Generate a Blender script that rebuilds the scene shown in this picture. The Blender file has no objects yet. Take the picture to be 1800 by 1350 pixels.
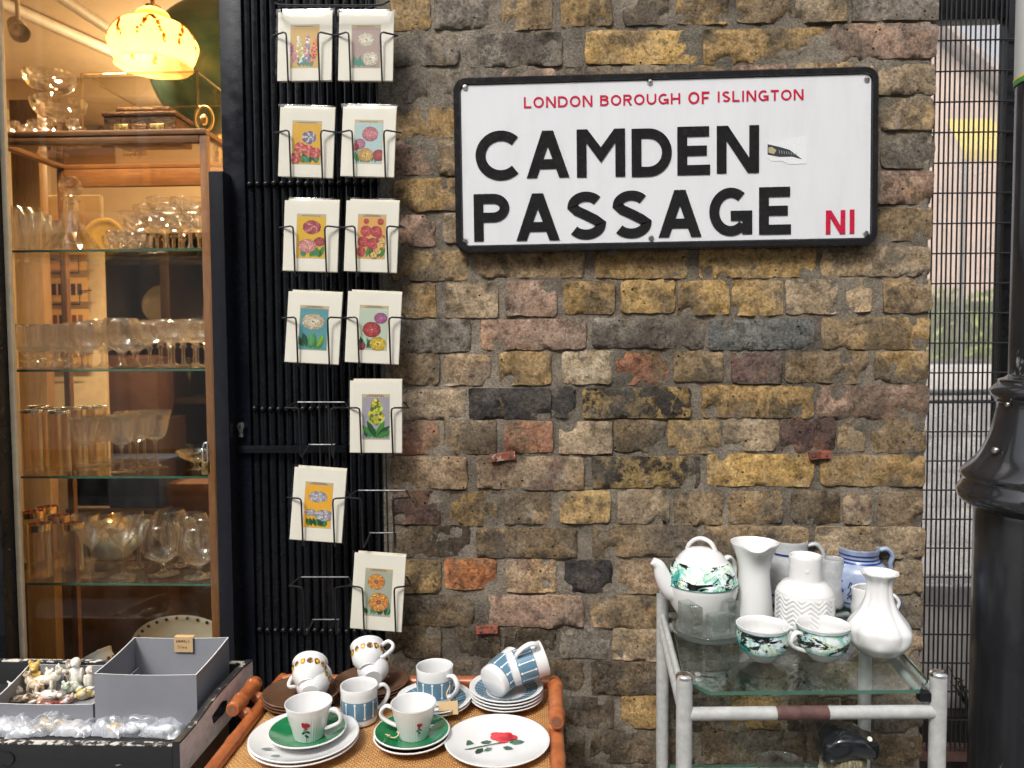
import bpy, bmesh, math, random
from mathutils import Vector, Matrix, noise
R = math.radians
PI = math.pi
scene = bpy.context.scene
col = scene.collection
random.seed(7)

# ---------------------------------------------------------------- camera
CAM = Vector((0.0, -1.62, 1.55))
FPX = 1352.0                                    # focal length in pixels of the 1800 px wide photograph
cam_rot = Matrix.Rotation(R(2.2), 3, 'Z') @ Matrix.Rotation(R(90 - 2.8), 3, 'X') @ Matrix.Rotation(R(-0.37), 3, 'Z')
cd = bpy.data.cameras.new('camera'); co = bpy.data.objects.new('camera', cd); col.objects.link(co)
co.location = CAM; co.rotation_euler = cam_rot.to_euler()
cd.sensor_width = 36; cd.sensor_fit = 'HORIZONTAL'; cd.lens = FPX / 1800 * 36
cd.clip_start = 0.02; cd.clip_end = 400
cd.dof.use_dof = True; cd.dof.focus_distance = 1.5; cd.dof.aperture_fstop = 4.5
scene.camera = co

# ---------------------------------------------------------------- sky, sun, exposure
SUN_EL, SUN_AZ = 50.0, 205.0                    # azimuth: clockwise from +y
world = bpy.data.worlds.new('World'); scene.world = world; world.use_nodes = True
wn = world.node_tree.nodes; wl = world.node_tree.links
bg = wn['Background']
sky = wn.new('ShaderNodeTexSky'); sky.sky_type = 'NISHITA'; sky.sun_disc = False
sky.sun_elevation = R(SUN_EL); sky.sun_rotation = R(SUN_AZ); sky.air_density = 1.0; sky.dust_density = 4.0; sky.ozone_density = 1.0
hs = wn.new('ShaderNodeHueSaturation'); hs.inputs['Saturation'].default_value = 0.30     # thin high cloud
wl.new(sky.outputs[0], hs.inputs['Color']); wl.new(hs.outputs[0], bg.inputs['Color'])
bg.inputs['Strength'].default_value = 0.15
sd = bpy.data.lights.new('sun', 'SUN'); sun = bpy.data.objects.new('sun', sd); col.objects.link(sun)
sd.energy = 1.5; sd.angle = R(14); sd.color = (1.0, 0.965, 0.91)
sdir = Vector((math.sin(R(SUN_AZ)) * math.cos(R(SUN_EL)), math.cos(R(SUN_AZ)) * math.cos(R(SUN_EL)), math.sin(R(SUN_EL))))
sun.rotation_euler = (-sdir).to_track_quat('-Z', 'Y').to_euler(); sun.location = (0, -3, 8)
scene.view_settings.view_transform = 'Standard'; scene.view_settings.look = 'None'
scene.view_settings.exposure = 0.75; scene.view_settings.gamma = 1.0
scene.render.engine = 'CYCLES'
cy = scene.cycles
cy.max_bounces = 14; cy.diffuse_bounces = 4; cy.glossy_bounces = 5; cy.transmission_bounces = 10; cy.transparent_max_bounces = 40
cy.sample_clamp_indirect = 6.0; cy.use_denoising = True; cy.caustics_refractive = True; cy.caustics_reflective = False; cy.blur_glossy = 0.5

# ---------------------------------------------------------------- measuring helpers
def ray(px, py):
    return (cam_rot @ Vector(((px - 900) / FPX, -(py - 675) / FPX, -1.0)))
def PY(px, py, Y=0.0):
    d = ray(px, py); return CAM + d * ((Y - CAM.y) / d.y)
def PZ(px, py, Z):
    d = ray(px, py); return CAM + d * ((Z - CAM.z) / d.z)
def mpp(p):                                     # metres per photograph pixel at a point
    return -((cam_rot.transposed() @ (Vector(p) - CAM)).z) / FPX

# ---------------------------------------------------------------- mesh helpers
class MB:
    def __init__(s): s.v = []; s.f = []; s.m = []; s.s = []; s.c = []; s.hascol = False
    def add(s, vf, mi=0, smooth=True, colr=None, M=None):
        v, f = vf; o = len(s.v)
        s.v += [tuple(M @ Vector(p)) for p in v] if M is not None else [tuple(p) for p in v]
        for q in f:
            s.f.append(tuple(i + o for i in q)); s.m.append(mi); s.s.append(smooth); s.c.append(colr)
        if colr is not None: s.hascol = True
        return s
    def mesh(s, name, mats, angle=42):
        me = bpy.data.meshes.new(name); me.from_pydata(s.v, [], s.f)
        for m in (mats if isinstance(mats, (list, tuple)) else [mats]): me.materials.append(m)
        me.polygons.foreach_set('material_index', s.m); me.polygons.foreach_set('use_smooth', s.s)
        if s.hascol:
            ca = me.color_attributes.new('Col', 'FLOAT_COLOR', 'CORNER'); d = []
            for q, c in zip(s.f, s.c):
                c = c or (1, 1, 1)
                d += [c[0], c[1], c[2], 1.0] * len(q)
            ca.data.foreach_set('color', d)
        me.update()
        if any(s.s): me.set_sharp_from_angle(angle=R(angle))
        return me
    def build(s, name, mats, parent=None, angle=42, loc=None, rot=None):
        return link(name, s.mesh(name, mats, angle), parent, loc, rot)

def link(name, me, parent=None, loc=None, rot=None):
    o = bpy.data.objects.new(name, me); col.objects.link(o)
    if parent is not None: o.parent = parent
    if loc is not None: o.location = loc
    if rot is not None: o.rotation_euler = rot
    return o
def tag(o, label=None, cat=None, group=None, kind=None):
    if label: o['label'] = label
    if cat: o['category'] = cat
    if group: o['group'] = group
    if kind: o['kind'] = kind
    return o
def thing(name, label, cat, loc=(0, 0, 0), rz=0.0, group=None):
    o = bpy.data.objects.new(name, None); col.objects.link(o); o.empty_display_size = 0.05
    o.location = loc; o.rotation_euler = (0, 0, rz)
    return tag(o, label, cat, group)
def copy_tree(o, parent=None, loc=None, rz=None, label=None):
    c = o.copy(); col.objects.link(c)
    if parent is not None: c.parent = parent
    if loc is not None: c.location = loc
    if rz is not None: c.rotation_euler = (c.rotation_euler[0], c.rotation_euler[1], rz)
    if label: c['label'] = label
    for ch in [x for x in o.children]: copy_tree(ch, c)
    return c
def struct(o): o['kind'] = 'structure'; return o

def box(x0, x1, y0, y1, z0, z1):
    v = [(x, y, z) for z in (z0, z1) for y in (y0, y1) for x in (x0, x1)]
    return v, [(0, 2, 3, 1), (4, 5, 7, 6), (0, 1, 5, 4), (2, 6, 7, 3), (0, 4, 6, 2), (1, 3, 7, 5)]
def cbox(x0, x1, y0, y1, z0, z1, b=0.003, seg=2):
    bm = bmesh.new(); v, f = box(x0, x1, y0, y1, z0, z1)
    vs = [bm.verts.new(p) for p in v]
    for q in f: bm.faces.new([vs[i] for i in q])
    bmesh.ops.bevel(bm, geom=list(bm.edges), offset=b, segments=seg, profile=0.6, affect='EDGES')
    bm.verts.index_update()
    out = ([tuple(p.co) for p in bm.verts], [tuple(p.index for p in q.verts) for q in bm.faces]); bm.free(); return out
def tube(pts, r, n=8, closed=False, caps=True):
    P = [Vector(p) for p in pts]; N = len(P); rs = r if isinstance(r, (list, tuple)) else [r] * N
    T = []
    for i in range(N):
        a = P[(i - 1) % N] if (closed or i > 0) else P[i]; b = P[(i + 1) % N] if (closed or i < N - 1) else P[i]
        T.append((b - a).normalized())
    up = Vector((0, 0, 1)) if abs(T[0].z) < .9 else Vector((1, 0, 0))
    u = T[0].cross(up).normalized(); v = []; f = []
    for i in range(N):
        u = (u - T[i] * u.dot(T[i])).normalized(); w = T[i].cross(u)
        for k in range(n):
            a = 2 * PI * k / n; v.append(tuple(P[i] + (u * math.cos(a) + w * math.sin(a)) * rs[i]))
    for i in range(N if closed else N - 1):
        j = (i + 1) % N
        for k in range(n):
            l = (k + 1) % n; f.append((i * n + k, i * n + l, j * n + l, j * n + k))
    if caps and not closed: f.append(tuple(range(n - 1, -1, -1))); f.append(tuple((N - 1) * n + k for k in range(n)))
    return v, f
def lathe(prof, n=32, mod=None):                # prof: (r, z); r == 0 ends close to a point
    v = []; f = []; rows = []
    for i, (r, z) in enumerate(prof):
        if r < 1e-6: rows.append([len(v)]); v.append((0, 0, z)); continue
        row = []
        for k in range(n):
            a = 2 * PI * k / n; rr, zz = (r, z) if mod is None else mod(r, z, a, i)
            row.append(len(v)); v.append((rr * math.cos(a), rr * math.sin(a), zz))
        rows.append(row)
    for A, B in zip(rows, rows[1:]):
        if len(A) == 1 and len(B) == 1: continue
        for k in range(n):
            l = (k + 1) % n
            if len(A) == 1: f.append((A[0], B[l], B[k]))
            elif len(B) == 1: f.append((A[k], A[l], B[0]))
            else: f.append((A[k], A[l], B[l], B[k]))
    return v, f
def cutlathe(prof, n=16):                       # faceted: every other ring turned half a step, flat triangles
    v = []; f = []; rows = []
    for i, (r, z) in enumerate(prof):
        if r < 1e-6: rows.append([len(v)]); v.append((0, 0, z)); continue
        rows.append(list(range(len(v), len(v) + n))); v += [(r * math.cos(2 * PI * (k + .5 * (i % 2)) / n), r * math.sin(2 * PI * (k + .5 * (i % 2)) / n), z) for k in range(n)]
    for i, (A, B) in enumerate(zip(rows, rows[1:])):
        for k in range(n):
            l = (k + 1) % n
            if len(A) == 1 and len(B) == 1: continue
            if len(A) == 1: f.append((A[0], B[l], B[k]))
            elif len(B) == 1: f.append((A[k], A[l], B[0]))
            elif i % 2 == 0: f += [(A[k], A[l], B[k]), (A[l], B[l], B[k])]
            else: f += [(A[k], B[l], B[k]), (A[k], A[l], B[l])]
    return v, f
def smoothprof(pts, k=4):                       # Catmull-Rom through profile points
    out = []
    for i in range(len(pts) - 1):
        p0 = pts[max(i - 1, 0)]; p1 = pts[i]; p2 = pts[i + 1]; p3 = pts[min(i + 2, len(pts) - 1)]
        for j in range(k):
            t = j / k
            out.append(tuple(max(0.0, .5 * (2 * b + (c - a) * t + (2 * a - 5 * b + 4 * c - d) * t * t + (3 * b - a - 3 * c + d) * t ** 3)) if q == 0 else
                             .5 * (2 * b + (c - a) * t + (2 * a - 5 * b + 4 * c - d) * t * t + (3 * b - a - 3 * c + d) * t ** 3)
                             for q, (a, b, c, d) in enumerate(zip(p0, p1, p2, p3))))
    return out + [tuple(pts[-1])]
def curve3(pts, k=6):
    out = []; P = [Vector(p) for p in pts]
    for i in range(len(P) - 1):
        p0 = P[max(i - 1, 0)]; p1 = P[i]; p2 = P[i + 1]; p3 = P[min(i + 2, len(P) - 1)]
        for j in range(k):
            t = j / k; out.append(.5 * (2 * p1 + (p2 - p0) * t + (2 * p0 - 5 * p1 + 4 * p2 - p3) * t * t + (3 * p1 - p0 - 3 * p2 + p3) * t ** 3))
    return out + [P[-1]]
def ellipsoid(c, r, n=14, m=9):
    v = []; f = []
    for j in range(m + 1):
        t = PI * j / m
        for k in range(n):
            a = 2 * PI * k / n
            v.append((c[0] + r[0] * math.sin(t) * math.cos(a), c[1] + r[1] * math.sin(t) * math.sin(a), c[2] + r[2] * math.cos(t)))
    for j in range(m):
        for k in range(n):
            l = (k + 1) % n; f.append((j * n + k, (j + 1) * n + k, (j + 1) * n + l, j * n + l))
    return v, f
def rrect(w, h, r, k=6):
    out = []
    for cx, cz, a0 in ((w / 2 - r, h / 2 - r, 0), (-w / 2 + r, h / 2 - r, 90), (-w / 2 + r, -h / 2 + r, 180), (w / 2 - r, -h / 2 + r, 270)):
        for j in range(k + 1):
            a = R(a0 + 90 * j / k); out.append((cx + r * math.cos(a), cz + r * math.sin(a)))
    return out
def prism(poly, y0, y1):                        # polygon in x,z (counter-clockwise seen from -y) between y0 (front) and y1
    n = len(poly); v = [(x, y0, z) for x, z in poly] + [(x, y1, z) for x, z in poly]
    return v, [tuple(range(n)), tuple(range(2 * n - 1, n - 1, -1))] + [(i, i + n, (i + 1) % n + n, (i + 1) % n) for i in range(n)]
def fb(x, y, z, o=4): return noise.fractal(Vector((x, y, z)), 1.0, 2.0, o)

# ---------------------------------------------------------------- materials
def lin(c):
    if isinstance(c, str): c = [int(c[i:i + 2], 16) / 255 for i in (0, 2, 4)]
    return tuple(x / 12.92 if x <= .04045 else ((x + .055) / 1.055) ** 2.4 for x in c)
def c4(c): return (c[0], c[1], c[2], 1.0)
class NT:
    def __init__(s, name):
        s.mat = bpy.data.materials.new(name); s.mat.use_nodes = True; s.n = s.mat.node_tree.nodes; s.l = s.mat.node_tree.links
        s.b = s.n['Principled BSDF']; s.out = s.n['Material Output']
    def new(s, t, **kw):
        o = s.n.new(t)
        for k, v in kw.items(): setattr(o, k, v)
        return o
    def set(s, sock, val):
        if hasattr(val, 'links') or isinstance(val, bpy.types.NodeSocket): s.l.new(val, sock)
        elif isinstance(val, (tuple, list)) and len(val) == 3 and sock.type == 'RGBA': sock.default_value = c4(val)
        else: sock.default_value = val
    def coords(s, rnd=True, scale=None):
        tc = s.new('ShaderNodeTexCoord'); out = tc.outputs['Object']
        if rnd:
            oi = s.new('ShaderNodeObjectInfo'); mu = s.new('ShaderNodeMath', operation='MULTIPLY'); s.l.new(oi.outputs['Random'], mu.inputs[0]); mu.inputs[1].default_value = 37.0
            va = s.new('ShaderNodeVectorMath', operation='ADD'); s.l.new(out, va.inputs[0]); s.l.new(mu.outputs[0], va.inputs[1]); out = va.outputs[0]
        if scale is not None:
            vm = s.new('ShaderNodeVectorMath', operation='MULTIPLY'); s.l.new(out, vm.inputs[0]); vm.inputs[1].default_value = scale; out = vm.outputs[0]
        return out
    def noise(s, vec, scale, detail=4, rough=.6, dist=0.0):
        o = s.new('ShaderNodeTexNoise'); s.l.new(vec, o.inputs['Vector']); o.inputs['Scale'].default_value = scale; o.inputs['Detail'].default_value = detail
        o.inputs['Roughness'].default_value = rough; o.inputs['Distortion'].default_value = dist; return o.outputs['Fac']
    def voro(s, vec, scale, feature='F1', rand=1.0):
        o = s.new('ShaderNodeTexVoronoi', feature=feature); s.l.new(vec, o.inputs['Vector']); o.inputs['Scale'].default_value = scale; o.inputs['Randomness'].default_value = rand; return o.outputs['Distance']
    def ramp(s, fac, stops):
        o = s.new('ShaderNodeValToRGB'); s.l.new(fac, o.inputs[0]); e = o.color_ramp.elements
        while len(e) < len(stops): e.new(.5)
        for q, (p, c) in zip(e, stops): q.position = p; q.color = c4(c) if isinstance(c, (tuple, list)) else (c, c, c, 1)
        return o.outputs[0]
    def mix(s, fac, a, b, blend='MIX'):
        o = s.new('ShaderNodeMix', data_type='RGBA', blend_type=blend); s.set(o.inputs[0], fac); s.set(o.inputs[6], a); s.set(o.inputs[7], b); return o.outputs[2]
    def math(s, op, a, b=0.0, clamp=False):
        o = s.new('ShaderNodeMath', operation=op, use_clamp=clamp); s.set(o.inputs[0], a); s.set(o.inputs[1], b); return o.outputs[0]
    def bump(s, h, strength=.5, dist=.002, prev=None):
        o = s.new('ShaderNodeBump'); s.l.new(h, o.inputs['Height']); o.inputs['Strength'].default_value = strength; o.inputs['Distance'].default_value = dist
        if prev is not None: s.l.new(prev, o.inputs['Normal'])
        return o.outputs[0]
    def fin(s, color=None, rough=None, normal=None, **kw):
        if color is not None: s.set(s.b.inputs['Base Color'], color)
        if rough is not None: s.set(s.b.inputs['Roughness'], rough)
        if normal is not None: s.l.new(normal, s.b.inputs['Normal'])
        for k, v in kw.items(): s.set(s.b.inputs[k.replace('_', ' ')], v)
        return s.mat
def paint(name, c, rough=.4, var=.12, vs=30.0, bump=.15, bs=120.0, bd=.0008, metal=0.0, coat=0.0, spec=.5):
    t = NT(name); v = t.coords(); n = t.noise(v, vs); d = tuple(x * (1 - var) for x in c); e = tuple(min(1, x * (1 + var)) for x in c)
    cc = t.ramp(n, [(.3, d), (.7, e)]); r = t.ramp(t.noise(v, vs * 1.7, 5), [(.3, max(0, rough - .08)), (.7, min(1, rough + .1))])
    return t.fin(cc, r, t.bump(t.noise(v, bs, 5), bump, bd) if bump else None, Metallic=metal, Coat_Weight=coat, Specular_IOR_Level=spec)
def worn(name, c, c2, amt=.42, scale=25.0, rough=.4, rough2=.8, stretch=(1, 1, 1), bump=.5, sharp=.03, metal=0.0, metal2=0.0, bd=.0012, spec=.5):
    t = NT(name); v = t.coords(scale=stretch); n = t.noise(v, scale, 8, .65)
    m = t.ramp(n, [(amt, 1.0), (amt + sharp, 0.0)])
    n2 = t.noise(v, scale * 3, 5)
    ca = t.mix(t.ramp(n2, [(.3, 0.0), (.7, 1.0)]), tuple(x * .82 for x in c), tuple(min(1, x * 1.15) for x in c))
    cb = t.mix(t.ramp(n2, [(.3, 0.0), (.7, 1.0)]), tuple(x * .7 for x in c2), tuple(min(1, x * 1.2) for x in c2))
    h = t.math('SUBTRACT', t.math('MULTIPLY', t.noise(v, 140, 5), .3), m)
    return t.fin(t.mix(m, ca, cb), t.ramp(m, [(0, rough), (1, rough2)]), t.bump(h, bump, bd), Metallic=t.ramp(m, [(0, metal), (1, metal2)]), Specular_IOR_Level=spec)
def vcol(name, rough=.5, fine=.08, coat=0.0):
    t = NT(name); a = t.new('ShaderNodeAttribute', attribute_name='Col'); v = t.coords()
    n = t.ramp(t.noise(v, 420, 3), [(.3, 1 - fine * 2), (.7, 1.0)])
    return t.fin(t.mix(1.0, a.outputs['Color'], n, 'MULTIPLY'), rough, Coat_Weight=coat, Coat_Roughness=.08)
def pane(name, tint=(.97, .99, .98), refl=1.0, rough=0.0, grime=0.0, ior=1.45):
    t = NT(name); t.n.remove(t.b); tr = t.new('ShaderNodeBsdfTransparent'); tr.inputs[0].default_value = c4(tint)
    gl = t.new('ShaderNodeBsdfGlossy'); gl.inputs['Roughness'].default_value = rough
    lw = t.new('ShaderNodeLayerWeight'); lw.inputs[0].default_value = .5; f0 = ((ior - 1) / (ior + 1)) ** 2; m = t.new('ShaderNodeMixShader')
    fr = t.math('ADD', t.math('MULTIPLY', t.math('POWER', lw.outputs['Facing'], 5.0), 1 - f0), f0)      # Schlick, the same from both sides
    t.l.new(t.math('MULTIPLY', fr, refl, True), m.inputs[0]); t.l.new(tr.outputs[0], m.inputs[1]); t.l.new(gl.outputs[0], m.inputs[2]); out = m.outputs[0]
    if grime:
        df = t.new('ShaderNodeBsdfDiffuse'); df.inputs[0].default_value = (.55, .53, .5, 1); m2 = t.new('ShaderNodeMixShader'); v = t.coords(scale=(1, 1, .35))
        t.l.new(t.ramp(t.noise(v, 9, 7, .7), [(.45, 0.0), (.8, grime)]), m2.inputs[0]); t.l.new(out, m2.inputs[1]); t.l.new(df.outputs[0], m2.inputs[2]); out = m2.outputs[0]
    t.l.new(out, t.out.inputs['Surface']); return t.mat
def ware(name, tint=(1, 1, 1), mixf=.3, edge=.8, rough=.02, ior=1.5, pw=2.4):
    """glassware: thin walls let light straight through and mirror the room at their edges, the thick parts refract"""
    t = NT(name); t.n.remove(t.b); g = t.new('ShaderNodeBsdfGlass'); g.inputs['Color'].default_value = c4(tint); g.inputs['IOR'].default_value = ior; g.inputs['Roughness'].default_value = 0.0
    tr = t.new('ShaderNodeBsdfTransparent'); tr.inputs[0].default_value = c4(tuple(.985 * x for x in tint)); gl = t.new('ShaderNodeBsdfGlossy'); gl.inputs['Roughness'].default_value = rough
    lw = t.new('ShaderNodeLayerWeight'); lw.inputs[0].default_value = .5; m = t.new('ShaderNodeMixShader'); t.l.new(t.math('ADD', t.math('MULTIPLY', t.math('POWER', lw.outputs['Facing'], pw), edge), .05), m.inputs[0])
    t.l.new(tr.outputs[0], m.inputs[1]); t.l.new(gl.outputs[0], m.inputs[2]); m2 = t.new('ShaderNodeMixShader'); m2.inputs[0].default_value = mixf
    t.l.new(m.outputs[0], m2.inputs[1]); t.l.new(g.outputs[0], m2.inputs[2]); t.l.new(m2.outputs[0], t.out.inputs['Surface']); return t.mat
def wood(name, c1, c2, axis='x', scale=1.0, rough=.45, coat=.2):
    t = NT(name); st = {'x': (1.2, 14, 14), 'z': (14, 14, 1.2), 'y': (14, 1.2, 14)}[axis]; v = t.coords(scale=st)
    n = t.noise(v, 5 * scale, 7, .65, 1.2); n2 = t.noise(v, 22 * scale, 4, .6)
    cc = t.mix(t.ramp(n2, [(.35, 0.0), (.65, .45)]), t.ramp(n, [(.25, c1), (.7, c2)]), tuple(x * .55 for x in c1))
    return t.fin(cc, rough, t.bump(n2, .25, .0006), Coat_Weight=coat, Coat_Roughness=.2)

M = {}
M['black'] = paint('black_paint', (.009, .010, .012), .30, .3, 18, .25, 60, .001, spec=.3)
M['black_gate'] = paint('black_gate_paint', (.006, .007, .009), .22, .3, 30, .1, 90, .0004, spec=.35)
M['black_worn'] = worn('chipped_black_paint', (.013, .014, .018), (.42, .40, .38), .245, 18, .32, .8, (1, 1, .6), sharp=.012)
M['navy'] = paint('navy_black_paint', (.005, .006, .010), .26, .3, 12, .3, 50, .001, spec=.28)
M['white_ceramic'] = paint('white_glaze', (.68, .68, .675), .10, .02, 8, 0, coat=.3)
M['cream_ceramic'] = paint('cream_glaze', (.72, .66, .52), .15, .04, 10, 0, coat=.3)
M['wire'] = paint('black_wire', (.010, .010, .011), .35, .2, 60, 0)
M['steel'] = paint('steel', (.55, .54, .52), .28, .15, 90, .2, 200, metal=1.0)
M['brass'] = paint('brass', (.75, .52, .2), .25, .12, 60, .1, metal=1.0)
M['gold'] = paint('gold_rim', (.85, .56, .18), .15, .1, 40, 0, metal=1.0)
M['vcol'] = vcol('printed_colours', .45)
M['vcol_gloss'] = vcol('glazed_colours', .12, .02, .4)
M['paper'] = paint('card_paper', (.74, .71, .62), .65, .03, 14, .1, 200, .0003)
M['pane'] = pane('window_glass', (.96, .97, .96), 1.0, 0.0, .02)
M['shelf_glass'] = pane('shelf_glass', (.945, .985, .97), 1.0)
M['shelf_edge'] = paint('green_glass_edge', (.055, .135, .095), .1, .2, 30, 0, coat=.5)
M['sleeve'] = pane('cellophane', (.96, .96, .95), 1.2, .10, 0, 1.5)
M['acrylic'] = pane('acrylic', (.97, .97, .96), .9)
M['acrylic_edge'] = ware('acrylic_edge', (1, .93, .78), .3, .9)
M['crystal'] = ware('cut_crystal', (1, 1, 1), .20, .60, .05, 1.5, 2.5)
M['clear'] = ware('clear_glass', (1, 1, 1), .10, .90, .03, 1.5, 2.2)
M['amber_clear'] = ware('amber_tinted_glass', (1, .95, .84), .10, 1.0, .05, 1.5, 1.6)
M['thick'] = ware('thick_green_glass', (.97, 1, .985), .35, .90, .05, 1.5, 1.6)
ORD = ['first', 'second', 'third', 'fourth', 'fifth', 'sixth', 'seventh', 'eighth', 'ninth', 'tenth', 'eleventh', 'twelfth']

# ================================================================ SETTING
def ground_mat():
    t = NT('paving'); v = t.coords(False); br = t.new('ShaderNodeTexBrick'); t.l.new(v, br.inputs['Vector']); br.inputs['Scale'].default_value = 1.0
    br.inputs['Brick Width'].default_value = .6; br.inputs['Row Height'].default_value = .45; br.inputs['Mortar Size'].default_value = .008
    br.inputs['Color1'].default_value = (.30, .29, .27, 1); br.inputs['Color2'].default_value = (.36, .345, .32, 1); br.inputs['Mortar'].default_value = (.10, .10, .09, 1)
    n = t.noise(v, 6, 7, .65); return t.fin(t.mix(t.ramp(n, [(.3, 0.0), (.75, .5)]), br.outputs[0], (.20, .195, .18)), .85, t.bump(t.noise(v, 60, 6), .4, .004))
struct(MB().add(box(.98, 4.5, .8, 7.6, .004, .012), 0, False).build('yard_paving', paint('pale_yard_paving', (.62, .59, .56), .85, .12, 3, .3, 40, .003)))
struct(MB().add(([(-60, -60, 0), (60, -60, 0), (60, 60, 0), (-60, 60, 0)], [(0, 1, 2, 3)]), 0, False).build('pavement', ground_mat()))

# ---------------------------------------------------------------- brick wall
BC = {  # code: (colour a, colour b, patch colour, patch amount)
 'y': ((.200, .134, .058), (.312, .216, .104), (.100, .076, .048), .42),
 'Y': ((.258, .172, .064), (.402, .276, .118), (.130, .096, .056), .40),
 'o': ((.150, .108, .063), (.245, .182, .112), (.085, .067, .047), .43),
 'O': ((.200, .154, .102), (.320, .252, .174), (.115, .093, .065), .42),
 'b': ((.078, .058, .038), (.138, .105, .068), (.046, .037, .028), .44),
 'g': ((.115, .102, .086), (.180, .162, .138), (.072, .062, .054), .42),
 'p': ((.180, .120, .092), (.280, .198, .152), (.110, .082, .064), .42),
 'r': ((.205, .098, .064), (.300, .155, .105), (.160, .112, .066), .44),
 'n': ((.250, .098, .046), (.340, .150, .070), (.170, .090, .050), .42),
 'v': ((.060, .040, .038), (.105, .070, .062), (.130, .080, .058), .40),
 'k': ((.022, .021, .023), (.055, .050, .048), (.150, .105, .042), .38),
 'm': ((.030, .026, .022), (.230, .165, .070), (.020, .018, .018), .45),
 'w': ((.300, .240, .160), (.470, .400, .290), (.160, .110, .080), .38),
 't': ((.190, .138, .088), (.300, .225, .150), (.120, .075, .055), .40),
 's': ((.075, .083, .085), (.125, .132, .130), (.230, .165, .075), .36),
}
def brick_mat(code):
    a, b, c, amt = BC[code]; a, b, c = [tuple(x * f_ for x, f_ in zip(q, (1.30, 1.25, 1.18))) for q in (a, b, c)]; t = NT('stock_brick_' + code); v = t.coords()
    n1 = t.noise(v, 22, 9, .72, .25); n2 = t.noise(v, 9, 5, .62, .3); n3 = t.noise(v, 170, 6, .75); n4 = t.noise(v, 60, 6, .7); sharp = code == 'm'
    base = t.ramp(n1, [(.40, a), (.60, b)] if not sharp else [(.46, a), (.52, b)])
    base = t.mix(t.ramp(n2, [(amt, .9), (amt + .07, 0.0)]), base, c)
    hot = t.ramp(t.noise(v, 13, 6, .65), [(.56, 0.0), (.66, .55)]); base = t.mix(hot, base, tuple(min(1, x * f_) for x, f_ in zip(b, (1.25, 1.12, .85))))
    tint = t.noise(v, 6, 4); base = t.mix(t.ramp(tint, [(.45, 0.0), (.66, .55)]), base, (.165, .145, .120))
    grain = t.ramp(n3, [(.32, .42), (.66, 1.50)]); base = t.mix(1.0, base, grain, 'MULTIPLY')
    soot = t.ramp(n4, [(.36, .50), (.50, 1.0)]); base = t.mix(1.0, base, soot, 'MULTIPLY')
    pit = t.voro(v, 60); hole = t.ramp(t.math('ADD', pit, t.math('MULTIPLY', t.noise(v, 24), .62)), [(.33, 0.0), (.40, 1.0)])
    base = t.mix(hole, tuple(x * .12 for x in a), base)
    lime = t.ramp(t.noise(v, 15, 9, .78), [(.60, 0.0), (.68, .60)]); base = t.mix(lime, base, (.36, .33, .28))
    wp = t.new('ShaderNodeNewGeometry').outputs['Position']; stain = t.ramp(t.noise(wp, 3.2, 5, .6, .4), [(.34, .62), (.52, 1.0), (.70, 1.16)]); base = t.mix(1.0, base, stain, 'MULTIPLY')
    ck = t.math('ABSOLUTE', t.math('SUBTRACT', t.noise(v, 7, 6, .7, .15), .5)); msk = t.ramp(t.noise(v, 8, 2), [(.60, 1.0), (.64, 0.0)]); crack = t.math('MAXIMUM', t.ramp(ck, [(0.0, 0.0), (.010, 1.0)]), msk)
    base = t.mix(t.ramp(crack, [(0, .55), (1, 1.0)]), tuple(x * .3 for x in a), base)
    h = t.math('ADD', t.math('MULTIPLY', n1, .9), t.math('MULTIPLY', n3, .28)); h = t.math('ADD', h, t.math('MULTIPLY', n4, .45)); h = t.math('ADD', h, t.math('MULTIPLY', hole, .6)); h = t.math('ADD', h, t.math('MULTIPLY', crack, .5))
    return t.fin(base, .92, t.bump(h, .8, .006), Specular_IOR_Level=.18)
BM = {k: brick_mat(k) for k in BC}
def mortar_mat():
    t = NT('lime_mortar'); v = t.coords(False); n = t.noise(v, 14, 8, .7); n2 = t.noise(v, 220, 5, .75); n3 = t.noise(v, 3.0, 4)
    c = t.ramp(n, [(.32, (.160, .136, .104)), (.68, (.345, .298, .234))]); c = t.mix(t.ramp(n3, [(.4, .55), (.62, 0.0)]), c, (.070, .060, .050))
    c = t.mix(1.0, c, t.ramp(n2, [(.30, .42), (.68, 1.5)]), 'MULTIPLY'); wp = t.new('ShaderNodeNewGeometry').outputs['Position']; c = t.mix(1.0, c, t.ramp(t.noise(wp, 3.2, 5, .6, .4), [(.34, .62), (.52, 1.0), (.70, 1.16)]), 'MULTIPLY')
    return t.fin(c, .95, t.bump(t.math('ADD', n2, n), .9, .005), Specular_IOR_Level=.15)
MORT = mortar_mat()

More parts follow.
